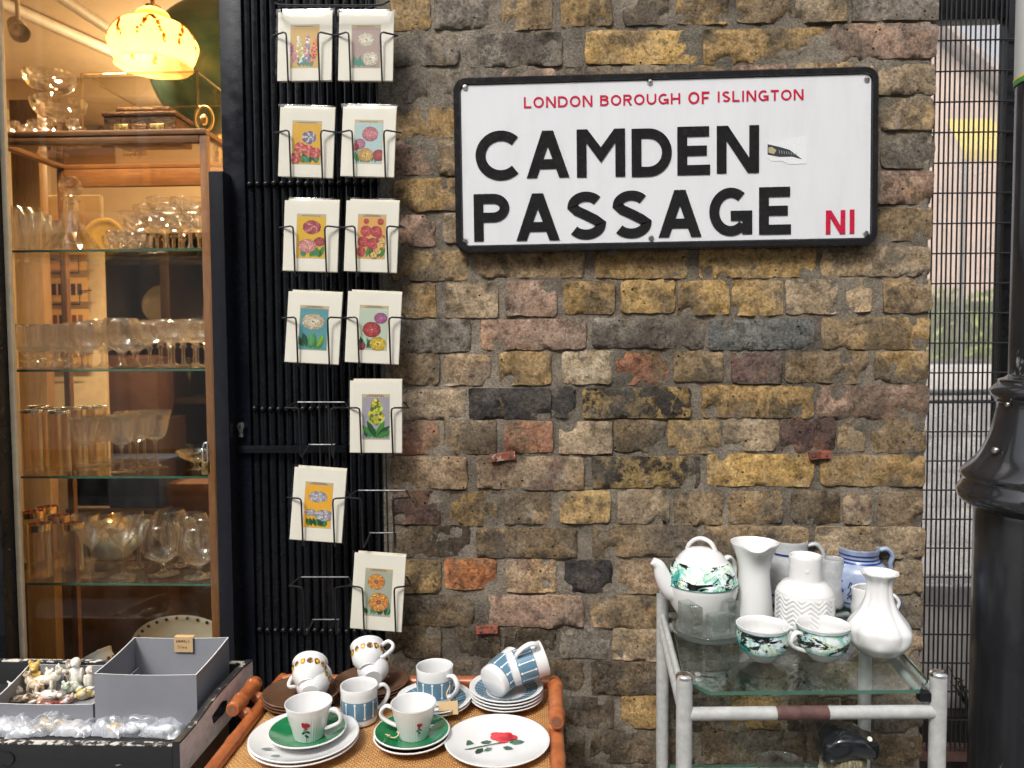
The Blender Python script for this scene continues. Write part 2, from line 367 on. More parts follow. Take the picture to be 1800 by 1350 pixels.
ROWS = [  # reference x, top y, bottom y (photograph pixels), bricks (x0, x1, code)
 (1150, -82, -24, [(690, 868, 'g'), (885, 1070, 'o'), (1088, 1270, 'b'), (1288, 1470, 'y'), (1486, 1648, 'p')]),
 (1150, -14, 40, [(690, 753, 'y'), (765, 857, 'g'), (885, 968, 'o'), (988, 1073, 'y'), (1098, 1172, 'b'), (1192, 1277, 'y'), (1298, 1388, 'o'), (1400, 1487, 'O'), (1502, 1648, 'g')]),
 (1150, 56, 108, [(690, 803, 'g'), (827, 985, 'g'), (1031, 1225, 'Y'), (1240, 1450, 'y'), (1462, 1644, 'p')]),
 (1150, 121, 170, [(690, 746, 'g'), (788, 872, 'g'), (885, 975, 'p'), (990, 1076, 'o'), (1092, 1178, 'O'), (1192, 1276, 'o'), (1290, 1380, 'p'), (1395, 1532, 'o'), (1548, 1642, 'O')]),
 (1150, 184, 232, [(692, 800, 'y'), (818, 1000, 'o'), (1020, 1200, 'g'), (1220, 1400, 'o'), (1418, 1535, 'o'), (1548, 1640, 'O')]),
 (1150, 246, 297, [(696, 757, 'p'), (772, 850, 'o'), (868, 950, 'y'), (970, 1050, 'o'), (1070, 1150, 'g'), (1170, 1250, 'o'), (1270, 1350, 'y'), (1370, 1450, 'o'), (1466, 1536, 'o'), (1552, 1640, 'g')]),
 (1150, 309, 361, [(695, 802, 'y'), (820, 1000, 'o'), (1020, 1200, 'o'), (1220, 1400, 'p'), (1416, 1532, 'o'), (1545, 1638, 'p')]),
 (1150, 373, 424, [(703, 762, 'p'), (782, 862, 'O'), (880, 960, 'o'), (980, 1060, 'g'), (1080, 1160, 'o'), (1180, 1260, 'y'), (1280, 1360, 'o'), (1380, 1460, 'o'), (1476, 1530, 'o'), (1545, 1636, 'o')]),
 (1150, 439, 486, [(692, 818, 'y'), (838, 1024, 'o'), (1050, 1206, 'y'), (1233, 1432, 'Y'), (1446, 1634, 'O')]),
 (1150, 496, 550, [(692, 763, 'y'), (785, 872, 'O'), (891, 976, 'p'), (994, 1078, 'y'), (1093, 1184, 'Y'), (1194, 1279, 'Y'), (1289, 1374, 'Y'), (1384, 1471, 'O'), (1491, 1531, 'O'), (1556, 1636, 'o')]),
 (1150, 563, 612, [(692, 825, 'g'), (847, 1027, 'p'), (1044, 1237, 'g'), (1250, 1428, 's'), (1448, 1633, 'y')]),
 (1150, 621, 671, [(692, 769, 'o'), (784, 859, 't'), (880, 966, 'y'), (991, 1073, 'w'), (1087, 1173, 'r'), (1187, 1271, 'o'), (1288, 1371, 'v'), (1383, 1474, 'o'), (1485, 1523, 'o'), (1540, 1630, 'y')]),
 (1150, 683, 733, [(692, 816, 'O'), (827, 966, 'k'), (972, 1009, 'k'), (1027, 1212, 'm'), (1237, 1428, 'y'), (1440, 1630, 'p')]),
 (1150, 741, 793, [(692, 769, 'r'), (782, 870, 'o'), (887, 969, 'r'), (985, 1074, 'O'), (1082, 1168, 'o'), (1176, 1264, 'Y'), (1276, 1368, 'O'), (1376, 1467, 'v'), (1477, 1520, 'O'), (1535, 1626, 'o')]),
 (1150, 804, 854, [(692, 818, 't'), (841, 1024, 't'), (1042, 1230, 'm'), (1246, 1428, 'Y'), (1445, 1624, 'y')]),
 (1150, 866, 919, [(692, 771, 'v'), (792, 871, 'y'), (887, 967, 'o'), (986, 1070, 'Y'), (1089, 1174, 'O'), (1187, 1268, 'o'), (1283, 1372, 'o'), (1394, 1475, 'b'), (1486, 1529, 't'), (1546, 1620, 't')]),
 (1150, 929, 977, [(692, 823, 'b'), (840, 1011, 'b'), (1043, 1220, 'o'), (1240, 1418, 'o'), (1437, 1622, 'O')]),
 (1150, 988, 1039, [(692, 773, 'y'), (784, 871, 'n'), (892, 975, 't'), (995, 1073, 'k'), (1089, 1168, 't'), (1186, 1270, 'o'), (1286, 1370, 'o'), (1386, 1470, 'b'), (1482, 1524, 'o'), (1540, 1620, 'O')]),
 (1150, 1049, 1099, [(692, 830, 'b'), (862, 1022, 'p'), (1040, 1226, 'o'), (1244, 1424, 'o'), (1440, 1620, 'g')]),
 (1150, 1107, 1157, [(692, 773, 'b'), (802, 876, 'b'), (889, 975, 'b'), (988, 1069, 'g'), (1080, 1166, 'O'), (1182, 1264, 'b'), (1280, 1364, 'o'), (1380, 1464, 'b'), (1480, 1522, 'o'), (1538, 1620, 'O')]),
 (1150, 1167, 1216, [(692, 830, 'b'), (845, 1024, 'b'), (1042, 1225, 'b'), (1242, 1420, 'b'), (1436, 1620, 'O')]),
 (1150, 1227, 1277, [(692, 775, 'b'), (790, 880, 'b'), (896, 982, 'b'), (992, 1076, 'b'), (1096, 1172, 'y'), (1188, 1272, 'b'), (1288, 1372, 'y'), (1388, 1472, 'b'), (1482, 1524, 'b'), (1540, 1620, 'g')]),
 (1150, 1288, 1338, [(692, 830, 'b'), (850, 1026, 'b'), (1040, 1216, 'b'), (1236, 1416, 'b'), (1432, 1619, 'b')]),
 (1150, 1349, 1399, [(692, 775, 'b'), (790, 880, 'b'), (896, 982, 'b'), (992, 1076, 'b'), (1092, 1172, 'b'), (1188, 1272, 'b'), (1288, 1372, 'b'), (1388, 1472, 'b'), (1482, 1524, 'b'), (1540, 1618, 'b')]),
]
def brick_mesh(w, h, seed):
    rnd = random.Random(seed); nx = max(6, int(w / .0085)); nz = 7; rc = rnd.uniform(.003, .011); S = seed * 3.17
    chips = [(rnd.choice((-1, 1)) * w / 2 * rnd.uniform(.55, 1.0), rnd.choice((-1, 1)) * h / 2 * rnd.uniform(.5, 1.0), rnd.uniform(.007, .021)) for _ in range(rnd.choice((0, 1, 2, 3, 4, 5)))]
    proud = rnd.uniform(-.001, .003) ; tiltx = rnd.uniform(-.02, .02); tiltz = rnd.uniform(-.05, .05)
    v = []; f = []; N = nx + 1
    for j in range(nz + 1):
        for i in range(N):
            x = -w / 2 + w * i / nx; z = -h / 2 + h * j / nz
            dx = w / 2 - abs(x); dz = h / 2 - abs(z)
            if dx < rc and dz < rc:                      # rounded corner in outline
                ax, az = rc - dx, rc - dz; L = math.hypot(ax, az)
                if L > rc: k = rc / L; x = math.copysign(w / 2 - rc + ax * k, x); z = math.copysign(h / 2 - rc + az * k, z)
            edge = min(dx, dz)
            wob = .0028 if edge < .004 else .0012
            x += wob * fb(x * 38, z * 38, S); z += wob * fb(x * 38 + 9, z * 38, S + 5)
            y = -proud + tiltx * x + tiltz * z + .0026 * fb(x * 24, z * 24, S + 2, 5) + .0016 * fb(x * 110, z * 110, S + 7, 3)
            if edge < .003: y += .0020 + .0022 * fb(x * 60, z * 60, S + 3)
            for cx, cz, cr in chips:
                q = math.hypot(x - cx, (z - cz) * 1.2) / cr
                if q < 1: y += .009 * (1 - q) ** .6
            v.append((x, y, z))
    for j in range(nz):
        for i in range(nx): a = j * N + i; f.append((a, a + 1, a + N + 1, a + N))
    rim = [i for i in range(N)] + [j * N + nx for j in range(1, nz + 1)] + [nz * N + i for i in range(nx - 1, -1, -1)] + [j * N for j in range(nz - 1, 0, -1)]
    o = len(v)
    for i in rim: v.append((v[i][0] * 1.0, .03, v[i][2] * 1.0))
    n = len(rim)
    for i in range(n): f.append((rim[(i + 1) % n], rim[i], o + i, o + (i + 1) % n))
    m = MB(); m.add((v, f)); return m
wall = thing('brick_wall', 'weathered old wall of mixed yellow, brown and red bricks', 'wall', (PY(1170, 1350).x, 0, 0))
XL = PY(690, 1350).x - .012; XR_T = PY(1645, 0).x; WX = wall.location.x
bi = 0
for xr, yt, yb, bl in ROWS:
    zt = PY(xr, yt).z; zb = PY(xr, yb).z
    for x0, x1, code in bl:
        bi += 1; ym = (yt + yb) / 2; a = PY(x0, ym).x; b = PY(x1, ym).x; rr = random.Random(bi)
        dz = rr.uniform(-.003, .003); w = b - a + .005; h = zt - zb + .0075 + rr.uniform(-.004, .004)
        o = brick_mesh(w + .0015, h, bi).build('brick', BM[code], wall, 70, ((a + b) / 2 - WX, 0, (zt + zb) / 2 + dz), (0, rr.uniform(-.016, .016), 0))
# mortar slab: fine relief on the face, solid behind
xa, xb = XL - WX, XR_T - .002 - WX; za, zb_ = .60, 2.42; nx, nz = 150, 225; v = []; f = []
for j in range(nz + 1):
    for i in range(nx + 1):
        x = xa + (xb - xa) * i / nx; z = za + (zb_ - za) * j / nz
        if i == nx: x += .007 * fb(z * 22, 3, 1) - .002
        v.append((x, .0042 - .0050 * max(0, fb(x * 9, z * 11, 14.0, 3)) + .0030 * fb(x * 22, z * 22, 4.0, 5) + .0016 * fb(x * 95, z * 95, 8.0, 3), z))
for j in range(nz):
    for i in range(nx): a = j * (nx + 1) + i; f.append((a, a + 1, a + nx + 2, a + nx + 1))
o = len(v); rim = [i for i in range(nx + 1)] + [j * (nx + 1) + nx for j in range(1, nz + 1)] + [nz * (nx + 1) + i for i in range(nx - 1, -1, -1)] + [j * (nx + 1) for j in range(nz - 1, 0, -1)]
for i in rim: v.append((v[i][0], .21, v[i][2]))
for i in range(len(rim)): f.append((rim[(i + 1) % len(rim)], rim[i], o + i, o + (i + 1) % len(rim)))
MB().add((v, f)).build('mortar', MORT, wall, 80)
MB().add(box(xa, xb - .006, .012, .21, 0, .598)).add(box(xa, xb - .006, .012, .21, 2.422, 3.6)).build('wall_core', BM['b'], wall)

# rusted fixing plates and a few wall plugs
RUST = worn('rusty_plate', (.33, .24, .20), (.20, .055, .03), .52, 40, .5, .85, bump=.4)
RUSTR = worn('red_rusty_plate', (.28, .075, .045), (.12, .035, .02), .45, 40, .5, .85, bump=.4)
for (px, py, wd, ang, mt, lab) in ((884, 803, 44, -7, RUST, 'pale rusted fixing plate screwed to the wall under an orange brick'), (1441, 800, 36, -5, RUSTR, 'red rusted fixing plate below a dark purple brick'), (856, 1107, 38, -2, RUSTR, 'dull red fixing plate on the dirty bricks above the blue patterned mugs')):
    p = PY(px, py, -.006); s = mpp(p); t = thing('fixing_plate', lab, 'metal plate', p); t.rotation_euler = (0, R(ang), 0)
    w, h = wd * s, 13 * s
    MB().add(cbox(-w / 2, w / 2, -.004, .012, -h / 2, h / 2, .001), 0, False).build('plate', mt, t)
    for q in (-.3, .3): MB().add(lathe([(0, .0025), (.0028, .002), (.0034, 0), (.0034, -.002)], 12), 0, True, None, Matrix.Translation((q * w, -.004, 0)) @ Matrix.Rotation(R(90), 4, 'X')).build('screw', M['steel'], t)

# ---------------------------------------------------------------- lettering
def arc(cx, cy, rx, ry, a0, a1, n=22): return [(cx + rx * math.cos(R(a0 + (a1 - a0) * i / n)), cy + ry * math.sin(R(a0 + (a1 - a0) * i / n))) for i in range(n + 1)]
def glyph(ch, w, t):
    """strokes (centre lines of width t) and polygons of a letter in a box w x 1"""
    h = t / 2; q = []; s = []; rx = w / 2 - h
    vl = [(h, 0), (h, 1)]; vr = [(w - h, 0), (w - h, 1)]
    if ch == 'C': rc_ = w / 1.70; s = [arc(rc_, .5, rc_ - h, .5 - h, 46, 314, 34)]
    elif ch == 'G': s = [arc(w / 2, .5, rx, .5 - h, 50, 318, 34), [(w - h, .52), (w - h, 0.03)], [(w * .5, .52 - h), (w, .52 - h)]]
    elif ch == 'O': s = [arc(w / 2, .5, rx, .5 - h, 0, 360, 44)]
    elif ch == 'A':
        k = t * .58; q = [[(0, 0), (t * 1.08, 0), (w / 2 + k, 1), (w / 2 - k, 1)], [(w - t * 1.08, 0), (w, 0), (w / 2 + k, 1), (w / 2 - k, 1)]]; s = [[(w * .2, .29), (w * .8, .29)]]
    elif ch == 'M': s = [vl, vr]; q = [[(0, 1), (w / 2 - t * .12, .33), (w / 2 + t * .12, .33), (w / 2, .62), (t * 1.1, 1)], [(w, 1), (w - t * 1.1, 1), (w / 2, .62), (w / 2 - t * .12, .33), (w / 2 + t * .12, .33)]]; q = [[(0, 1), (w / 2, .30), (w / 2, .62), (t * 1.1, 1)], [(w, 1), (w - t * 1.1, 1), (w / 2, .62), (w / 2, .30)]]
    elif ch == 'D': s = [vl, [(h, h), (w * .42, h)] + arc(w * .42, .5, w * .58 - h, .5 - h, -90, 90)[1:] + [(h, 1 - h)]]
    elif ch == 'E': s = [vl, [(h, h), (w, h)], [(h, .5), (w * .9, .5)], [(h, 1 - h), (w * .97, 1 - h)]]
    elif ch == 'F': s = [vl, [(h, .48), (w * .88, .48)], [(h, 1 - h), (w, 1 - h)]]
    elif ch == 'N': s = [vl, vr]; q = [[(0, 1), (w - t * 1.15, 0), (w, 0), (t * 1.15, 1)]]
    elif ch == 'P': s = [vl, [(h, 1 - h), (w * .55, 1 - h)] + arc(w * .55, .70, w * .45 - h, .30 - h, 90, -90)[1:] + [(h, .40 + h)]]
    elif ch == 'R': s = [vl, [(h, 1 - h), (w * .55, 1 - h)] + arc(w * .55, .72, w * .42 - h, .28 - h, 90, -90)[1:] + [(h, .44 + h)]]; q = [[(w - t * 1.2, 0), (w, 0), (w * .62, .5), (w * .38, .5)]]
    elif ch == 'B': s = [vl, [(h, 1 - h), (w * .52, 1 - h)] + arc(w * .52, .755, w * .43 - h, .245 - h, 90, -90)[1:] + [(h, .51 + h)], [(h, .51 + h), (w * .52, .51 + h)] + arc(w * .52, .275 + h * .5, w * .48 - h, .275 - h * .5, 90, -90)[1:] + [(h, h)]]
    elif ch == 'S':
        r1 = .26 - h / 2; s = [arc(w / 2, 1 - h - r1, rx * .92, r1, 35, 200, 16) [:-2] + [(w * .27, .60), (w * .5, .51), (w * .73, .41)] + arc(w / 2, h + r1 + .01, rx, r1 + .01, 20, -145, 16)[2:]]
    elif ch == 'L': s = [vl, [(h, h), (w, h)]]
    elif ch == 'H': s = [vl, vr, [(h, .5), (w - h, .5)]]
    elif ch == 'U': s = [[(h, 1), (h, rx + h)] + arc(w / 2, rx + h, rx, rx, 180, 360)[1:] + [(w - h, 1)]]
    elif ch == 'T': s = [[(w / 2, 0), (w / 2, 1)], [(0, 1 - h), (w, 1 - h)]]
    elif ch in 'I1': s = [[(w / 2, 0), (w / 2, 1)]]
    elif ch == '5': s = [[(w - h, 1 - h), (h, 1 - h), (h, .55)] + arc(w / 2, .33, rx, .33 - h, 120, -140)]
    elif ch == '/': s = [[(0, 0), (w, 1)]]
    elif ch == 'e': s = [[(h, .33), (w - h, .33)] + arc(w / 2, .3, rx, .3 - h, 10, 320)]
    elif ch == 'a': s = [arc(w / 2, .3, rx, .3 - h, 0, 360), [(w - h, .6), (w - h, 0)]]
    return s, q
def stroke_strip(P, t):
    P = [Vector((a, b)) for a, b in P]; L = []; Rr = []; n = len(P); closed = (P[0] - P[-1]).length < 1e-6
    for i in range(n):
        d0 = (P[i] - P[i - 1]).normalized() if i else ((P[-1] - P[-2]).normalized() if closed else None); d1 = (P[i + 1] - P[i]).normalized() if i < n - 1 else ((P[1] - P[0]).normalized() if closed else None)
        d0 = d0 or d1; d1 = d1 or d0; nrm = Vector((-(d0 + d1).y, (d0 + d1).x)).normalized(); k = 1 / max(.35, nrm.dot(Vector((-d1.y, d1.x))))
        L.append(P[i] + nrm * t / 2 * k); Rr.append(P[i] - nrm * t / 2 * k)
    return L, Rr
def add_glyph(mb, ch, x, z, w, h, t, y, depth, ang=0.0, mi=0, colr=None):
    """letter standing in the x-z plane; raised by depth towards -y"""
    s, q = glyph(ch, w / h, t); k = 0; ca, sa = math.cos(ang), math.sin(ang)
    def at(p, yy): u, vv = p[0] * h, p[1] * h; return (x + u * ca - vv * sa, yy, z + u * sa + vv * ca)
    for P in s:
        L, Rr = stroke_strip(P, t); yy = y - depth - k * .00012; k += 1; n = len(L)
        v = [at(p, yy) for p in Rr] + [at(p, yy) for p in L] + [at(p, y) for p in Rr] + [at(p, y) for p in L]; f = []
        for i in range(n - 1): f += [(i, i + 1, n + i + 1, n + i), (i + 1, i, 2 * n + i, 2 * n + i + 1), (n + i, n + i + 1, 3 * n + i + 1, 3 * n + i)]
        f += [(0, n, 3 * n, 2 * n), (n - 1, 3 * n - 1, 4 * n - 1, 2 * n - 1)]
        mb.add((v, f), mi, False, colr)
    for poly in q:
        yy = y - depth - k * .00012; k += 1; n = len(poly); v = [at(p, yy) for p in poly] + [at(p, y) for p in poly]
        mb.add((v, [tuple(range(n))] + [(i, i + n, (i + 1) % n + n, (i + 1) % n) for i in range(n)]), mi, False, colr)
ADV = dict(L=.56, O=.80, N=.74, D=.74, B=.66, R=.66, U=.74, G=.78, H=.72, F=.55, I=.20, S=.62, T=.62, A=.72, M=.86, E=.58)

# ---------------------------------------------------------------- street sign
YS = -.022
TL, TR, BL_, BR_ = PY(796, 138, YS), PY(1545, 118, YS), PY(803, 446, YS), PY(1540, 431, YS)
sang = (math.atan2(TR.z - TL.z, TR.x - TL.x) + math.atan2(BR_.z - BL_.z, BR_.x - BL_.x)) / 2
sc_ = (TL + TR + BL_ + BR_) / 4; SW = ((TR - TL).length + (BR_ - BL_).length) / 2; SH = ((TL - BL_).length + (TR - BR_).length) / 2
sign = thing('street_sign', 'white street nameplate with black border fixed to the bricks', 'street sign', sc_); sign.rotation_euler = (0, -sang, 0)
SB = paint('sign_black', (.012, .012, .014), .22, .2, 40, .15, 150, .0004); SWH = NT('sign_white'); _v = SWH.coords(False, (1, 1, .22)); _n = SWH.noise(_v, 26, 6, .7); _m = SWH.noise(SWH.coords(False), 60, 6, .75)
SWH = SWH.fin(SWH.mix(SWH.ramp(_m, [(.66, 0.0), (.78, .5)]), SWH.ramp(_n, [(.30, (.60, .605, .62)), (.50, (.63, .64, .66)), (.7, (.65, .66, .675))]), (.42, .40, .37)), .32, SWH.bump(SWH.noise(SWH.coords(False), 9, 3), .12, .002))
SRED = paint('sign_red', (.46, .012, .045), .3, .1, 60, 0); SBK = paint('sign_letter_black', (.012, .012, .013), .2, .2, 60, 0)
def sl(px, py):                                  # photograph pixel -> sign-local x, z
    p = PY(px, py, YS) - sc_; return (p.x * math.cos(-sang) - p.z * math.sin(-sang), p.x * math.sin(-sang) + p.z * math.cos(-sang))
o1 = rrect(SW, SH, .026); o2 = rrect(SW - .006, SH - .006, .024); i1 = rrect(SW - .026, SH - .026, .016); i2 = rrect(SW - .030, SH - .030, .014); n = len(o1)
rings = [(o1, .020), (o1, -.004), (o2, -.008), (i1, -.008), (i2, -.003)]; v = []; f = []
for r_, y in rings: v += [(x, y, z) for x, z in r_]
for k in range(len(rings) - 1): f += [(k * n + i, k * n + (i + 1) % n, (k + 1) * n + (i + 1) % n, (k + 1) * n + i) for i in range(n)]
f.append(tuple(range(n - 1, -1, -1)))
MB().add((v, f), 0, True).build('border', SB, sign, 30)
MB().add(prism(rrect(SW - .031, SH - .031, .0135), -.0042, .01), 0, False).build('plate', SWH, sign)
for word, boxes, t in (('CAMDEN', [(837, 911, 230, 319), (926, 1000, 230, 314), (1014, 1098, 227, 313), (1110, 1180, 226, 312), (1190, 1247, 223, 309), (1259, 1333, 221, 306)], .205),
                       ('PASSAGE', [(834, 895, 341, 425), (908, 983, 340, 424), (996, 1064, 337, 422), (1075, 1144, 335, 420), (1157, 1232, 334, 418), (1246, 1321, 330, 416), (1333, 1389, 329, 413)], .205)):
    for ch, (a, b, c, d) in zip(word, boxes):
        x0, z0 = sl(a, d); x1, z1 = sl(b, c); m = MB(); add_glyph(m, ch, x0, z0, x1 - x0, z1 - z0, t, -.0042, .0016); m.build('letter', SBK, sign)
for ch, (a, b, c, d) in zip('N1', [(1450, 1484, 370, 412), (1490, 1502, 369, 411)]):
    x0, z0 = sl(a, d); x1, z1 = sl(b, c); m = MB(); add_glyph(m, ch, x0, z0, x1 - x0, z1 - z0, .19, -.0042, .0016); m.build('letter', SRED, sign)
for word, (a, b, yt, yb) in (('LONDON', (921, 1041, 169, 191.5)), ('BOROUGH', (1054.5, 1195, 165, 187.5)), ('OF', (1209, 1246, 162, 184.5)), ('ISLINGTON', (1260, 1411, 158, 181))):
    x0, z0 = sl(a, yb); x1, z1 = sl(b, yt); gap = .16; tot = sum(ADV[c] for c in word) + gap * (len(word) - 1); k = (x1 - x0) / tot; x = x0; hh = z1 - z0 - (0)
    for ch in word: m = MB(); add_glyph(m, ch, x, z0, ADV[ch] * k, hh, .175, -.0042, .0008); m.build('letter', SRED, sign); x += (ADV[ch] + gap) * k
for px, py in ((818, 155), (1142, 146), (1522, 141), (818, 424), (1144, 419), (1520, 411)):
    x, z = sl(px, py); m = MB(); m.add(lathe([(0, .0022), (.0018, .0022), (.0019, .0034), (.0048, .0030), (.0058, .0015), (.0062, 0)], 16), 0, True, None, Matrix.Translation((x, -.0042, z)) @ Matrix.Rotation(R(90), 4, 'X')); m.build('screw', M['steel'], sign)
# torn sticker
x0, z0 = sl(1348, 290); x1, z1 = sl(1418, 239); w, h = x1 - x0, z1 - z0
m = MB(); m.add(prism([(0, h * .25), (w * .1, h * .1), (w * .35, h * .12), (w * .55, -.02 * h), (w * .97, 0), (w, h), (w * .6, h * .93), (w * .3, h * .80), (w * .02, h * .80)], -.0005, 0), 0, False, (.72, .73, .74), Matrix.Translation((x0, -.0043, z0)))
m.add(prism([(0, h * .35), (w * .30, h * .26), (w * .62, h * .26), (w * .86, h * .16), (w * .55, h * .50), (w * .28, h * .62), (0, h * .72)], -.0003, 0), 0, False, (.03, .035, .04), Matrix.Translation((x0, -.0049, z0)))
m.add(prism([(.02 * w, h * .42), (.16 * w, h * .36), (.22 * w, h * .5), (.1 * w, h * .62), (.02 * w, h * .6)], -.0002, 0), 0, False, (.42, .36, .22), Matrix.Translation((x0, -.0053, z0)))
for i in range(8): xx = .28 + .06 * i; m.add(prism([(w * xx, h * (.5 - .28 * (xx - .28))), (w * (xx + .012), h * (.5 - .28 * (xx - .28))), (w * (xx + .03), h * (.38 - .2 * (xx - .28))), (w * (xx + .018), h * (.38 - .2 * (xx - .28)))], -.0002, 0), 0, False, (.35, .4, .42), Matrix.Translation((x0, -.0053, z0)))
m.build('torn_sticker', M['vcol'], sign)['label'] = 'torn scrap of a white and black sticker'

# ---------------------------------------------------------------- mesh gate beside the wall
YG = .33
gate = thing('mesh_gate', 'black steel gate of fine welded wire mesh beside the wall', 'gate', PY(1700, 1340, YG))
G0 = gate.location; s = mpp(PY(1700, 675, YG)); xl = PY(1640, 675, YG).x - .02; xst = PY(1750, 650, YG).x; ztop = PY(1700, 40, YG).z; zbot = PY(1690, 1312, YG).z
MB().add(cbox(xst - G0.x, xst + .055 - G0.x, -.02, .02, .02 - G0.z, ztop + .09 - G0.z, .003)).build('stile', M['black'], gate)
MB().add(cbox(xl - .05 - G0.x, xst - .001 - G0.x, -.02, .02, ztop - G0.z, ztop + .08 - G0.z, .003)).build('top_rail', M['black'], gate)
MB().add(cbox(xl - .05 - G0.x, xst - .001 - G0.x, -.02, .02, zbot - .03 - G0.z, zbot - G0.z, .003)).build('bottom_rail', paint('red_brown_rail', (.10, .045, .035), .6, .3), gate)
zm = PY(1690, 706, YG).z
MB().add(tube([(xl - .05 - G0.x, -.005, zm - G0.z), (xst - G0.x, -.005, zm - G0.z)], .0042, 8)).build('middle_rail', M['wire'], gate)
px = .0117; k = 0; x = xst - .008
vw = MB().add(tube([(0, 0, zbot - G0.z), (0, 0, ztop + .08 - G0.z)], .0021, 6)).mesh('wire', M['wire'])
while x > xl - .04:
    link('wire', vw, gate, (x - G0.x + .0006 * math.sin(x * 400), -.022, 0)); x -= px
hw = MB().add(tube([(xl - .04 - G0.x, 0, 0), (xst + .03 - G0.x, 0, 0)], .0021, 6)).mesh('wire', M['wire'])
z = PY(1700, 78, YG).z
while z > zbot: link('wire', hw, gate, (0, -.026, z - G0.z), (0, .002 * math.sin(z * 50), 0)); z -= .0502 * 1.445

t = thing('side_wall', 'dark painted rendered wall carrying the gate hinges behind the lamp post', 'wall', (xst + .075, YG, 0))
MB().add(cbox(0, 1.5, -.03, .0, 0, 2.25, .006), 0, False).build('wall', paint('dark_render', (.055, .055, .06), .7, .25, 5, .5, 40, .003), t)
MB().add(cbox(-.002, 1.52, -.05, -.031, 0, .25, .006), 0, False).build('plinth', paint('grey_plinth', (.16, .155, .15), .85, .2, 8, .5, 40, .003), t)

# things beyond the gate: plastic sheet, board, plinth, yard, hedge, houses
def sheet_mat():
    t = NT('polythene'); t.n.remove(t.b); tr = t.new('ShaderNodeBsdfTransparent'); tr.inputs[0].default_value = (.93, .94, .95, 1); gl = t.new('ShaderNodeBsdfGlossy'); gl.inputs['Roughness'].default_value = .12
    df = t.new('ShaderNodeBsdfTranslucent'); df.inputs[0].default_value = (.85, .86, .88, 1); d2 = t.new('ShaderNodeBsdfDiffuse'); d2.inputs[0].default_value = (.8, .81, .83, 1); v = t.coords()
    nb = t.bump(t.noise(v, 22, 6, .7, 2.0), 1.0, .02); t.l.new(nb, gl.inputs['Normal']); t.l.new(nb, d2.inputs['Normal'])
    a = t.new('ShaderNodeMixShader'); a.inputs[0].default_value = .5; t.l.new(df.outputs[0], a.inputs[1]); t.l.new(d2.outputs[0], a.inputs[2])
    b = t.new('ShaderNodeMixShader'); b.inputs[0].default_value = .28; t.l.new(a.outputs[0], b.inputs[1]); t.l.new(gl.outputs[0], b.inputs[2])
    c = t.new('ShaderNodeMixShader'); t.l.new(t.ramp(t.noise(v, 14, 6, .7, 1.5), [(.35, .25), (.65, .75)]), c.inputs[0]); t.l.new(tr.outputs[0], c.inputs[1]); t.l.new(b.outputs[0], c.inputs[2]); t.l.new(c.outputs[0], t.out.inputs['Surface']); return t.mat
SHEET = sheet_mat()
def crumple(x0, x1, z0, z1, nx, nz, amp, sc, seed, y=0.0):
    v = []; f = []
    for j in range(nz + 1):
        for i in range(nx + 1):
            x = x0 + (x1 - x0) * i / nx; z = z0 + (z1 - z0) * j / nz
            v.append((x, y + amp * (1 - abs(fb(x * sc, z * sc * .8, seed, 3)) * 2.2) + amp * .4 * fb(x * sc * 3, z * sc * 3, seed + 4, 3), z))
    for j in range(nz):
        for i in range(nx): a = j * (nx + 1) + i; f.append((a, a + 1, a + nx + 2, a + nx + 1))
    return v, f
p = PY(1660, 1030, .46); q = PY(1720, 690, .46)
t = thing('plastic_sheet', 'crumpled clear plastic sheet hanging behind the wire mesh', 'plastic sheet', (p.x, .46, p.z))
MB().add(crumple(-.14, .14, 0, q.z - p.z, 40, 60, .022, 11, 3.0)).build('sheet', SHEET, t); 
MB().add(tube([(-.15, .012, q.z - p.z), (.15, .012, q.z - p.z)], .008, 8)).build('batten', paint('grey_batten', (.4, .4, .4), .6), t)
def haze_mat():  # white veil for an added panel that puts haze over the yard view
    t = NT('haze_veil'); t.n.remove(t.b); tr = t.new('ShaderNodeBsdfTransparent'); tr.inputs[0].default_value = (.97, .96, .95, 1); df = t.new('ShaderNodeBsdfTranslucent'); df.inputs[0].default_value = (.92, .89, .86, 1); d2 = t.new('ShaderNodeBsdfDiffuse'); d2.inputs[0].default_value = (.80, .77, .75, 1); v = t.coords(False, (1, 1, .6))
    a = t.new('ShaderNodeMixShader'); a.inputs[0].default_value = .12; t.l.new(df.outputs[0], a.inputs[1]); t.l.new(d2.outputs[0], a.inputs[2]); c = t.new('ShaderNodeMixShader'); t.l.new(t.ramp(t.noise(v, 7, 6, .65, 1.0), [(.3, .14), (.7, .34)]), c.inputs[0]); t.l.new(tr.outputs[0], c.inputs[1]); t.l.new(a.outputs[0], c.inputs[2]); t.l.new(c.outputs[0], t.out.inputs['Surface']); return t.mat
p = PY(1690, 1240, .60); q = PY(1690, 20, .60)
t = thing('haze_panel', 'added cloudy panel hazing the view behind the wire mesh gate', 'panel', (p.x, .70, 0)); MB().add(box(-.30, .45, 0, .004, p.z - .1, q.z + .25), 0, False).build('panel', haze_mat(), t); MB().add(cbox(-.32, .47, -.01, .014, 0, p.z - .101, .003)).build('foot_board', M['black'], t)
p = PY(1660, 1246, .56); q = PY(1660, 1030, .56)
t = thing('plastered_plinth', 'pale plastered low wall with a dark base behind the gate', 'low wall', (p.x + .25, .56, 0))
MB().add(cbox(-.6, 1.2, 0, .12, p.z, q.z, .006)).build('wall', paint('pale_render', (.70, .66, .64), .85, .2, 9, .5, 60, .003), t)
MB().add(cbox(-.6, 1.2, -.04, .14, 0, p.z - .002, .006)).build('base', paint('dark_base', (.035, .03, .028), .8, .4, 20, .5, 60, .003), t)
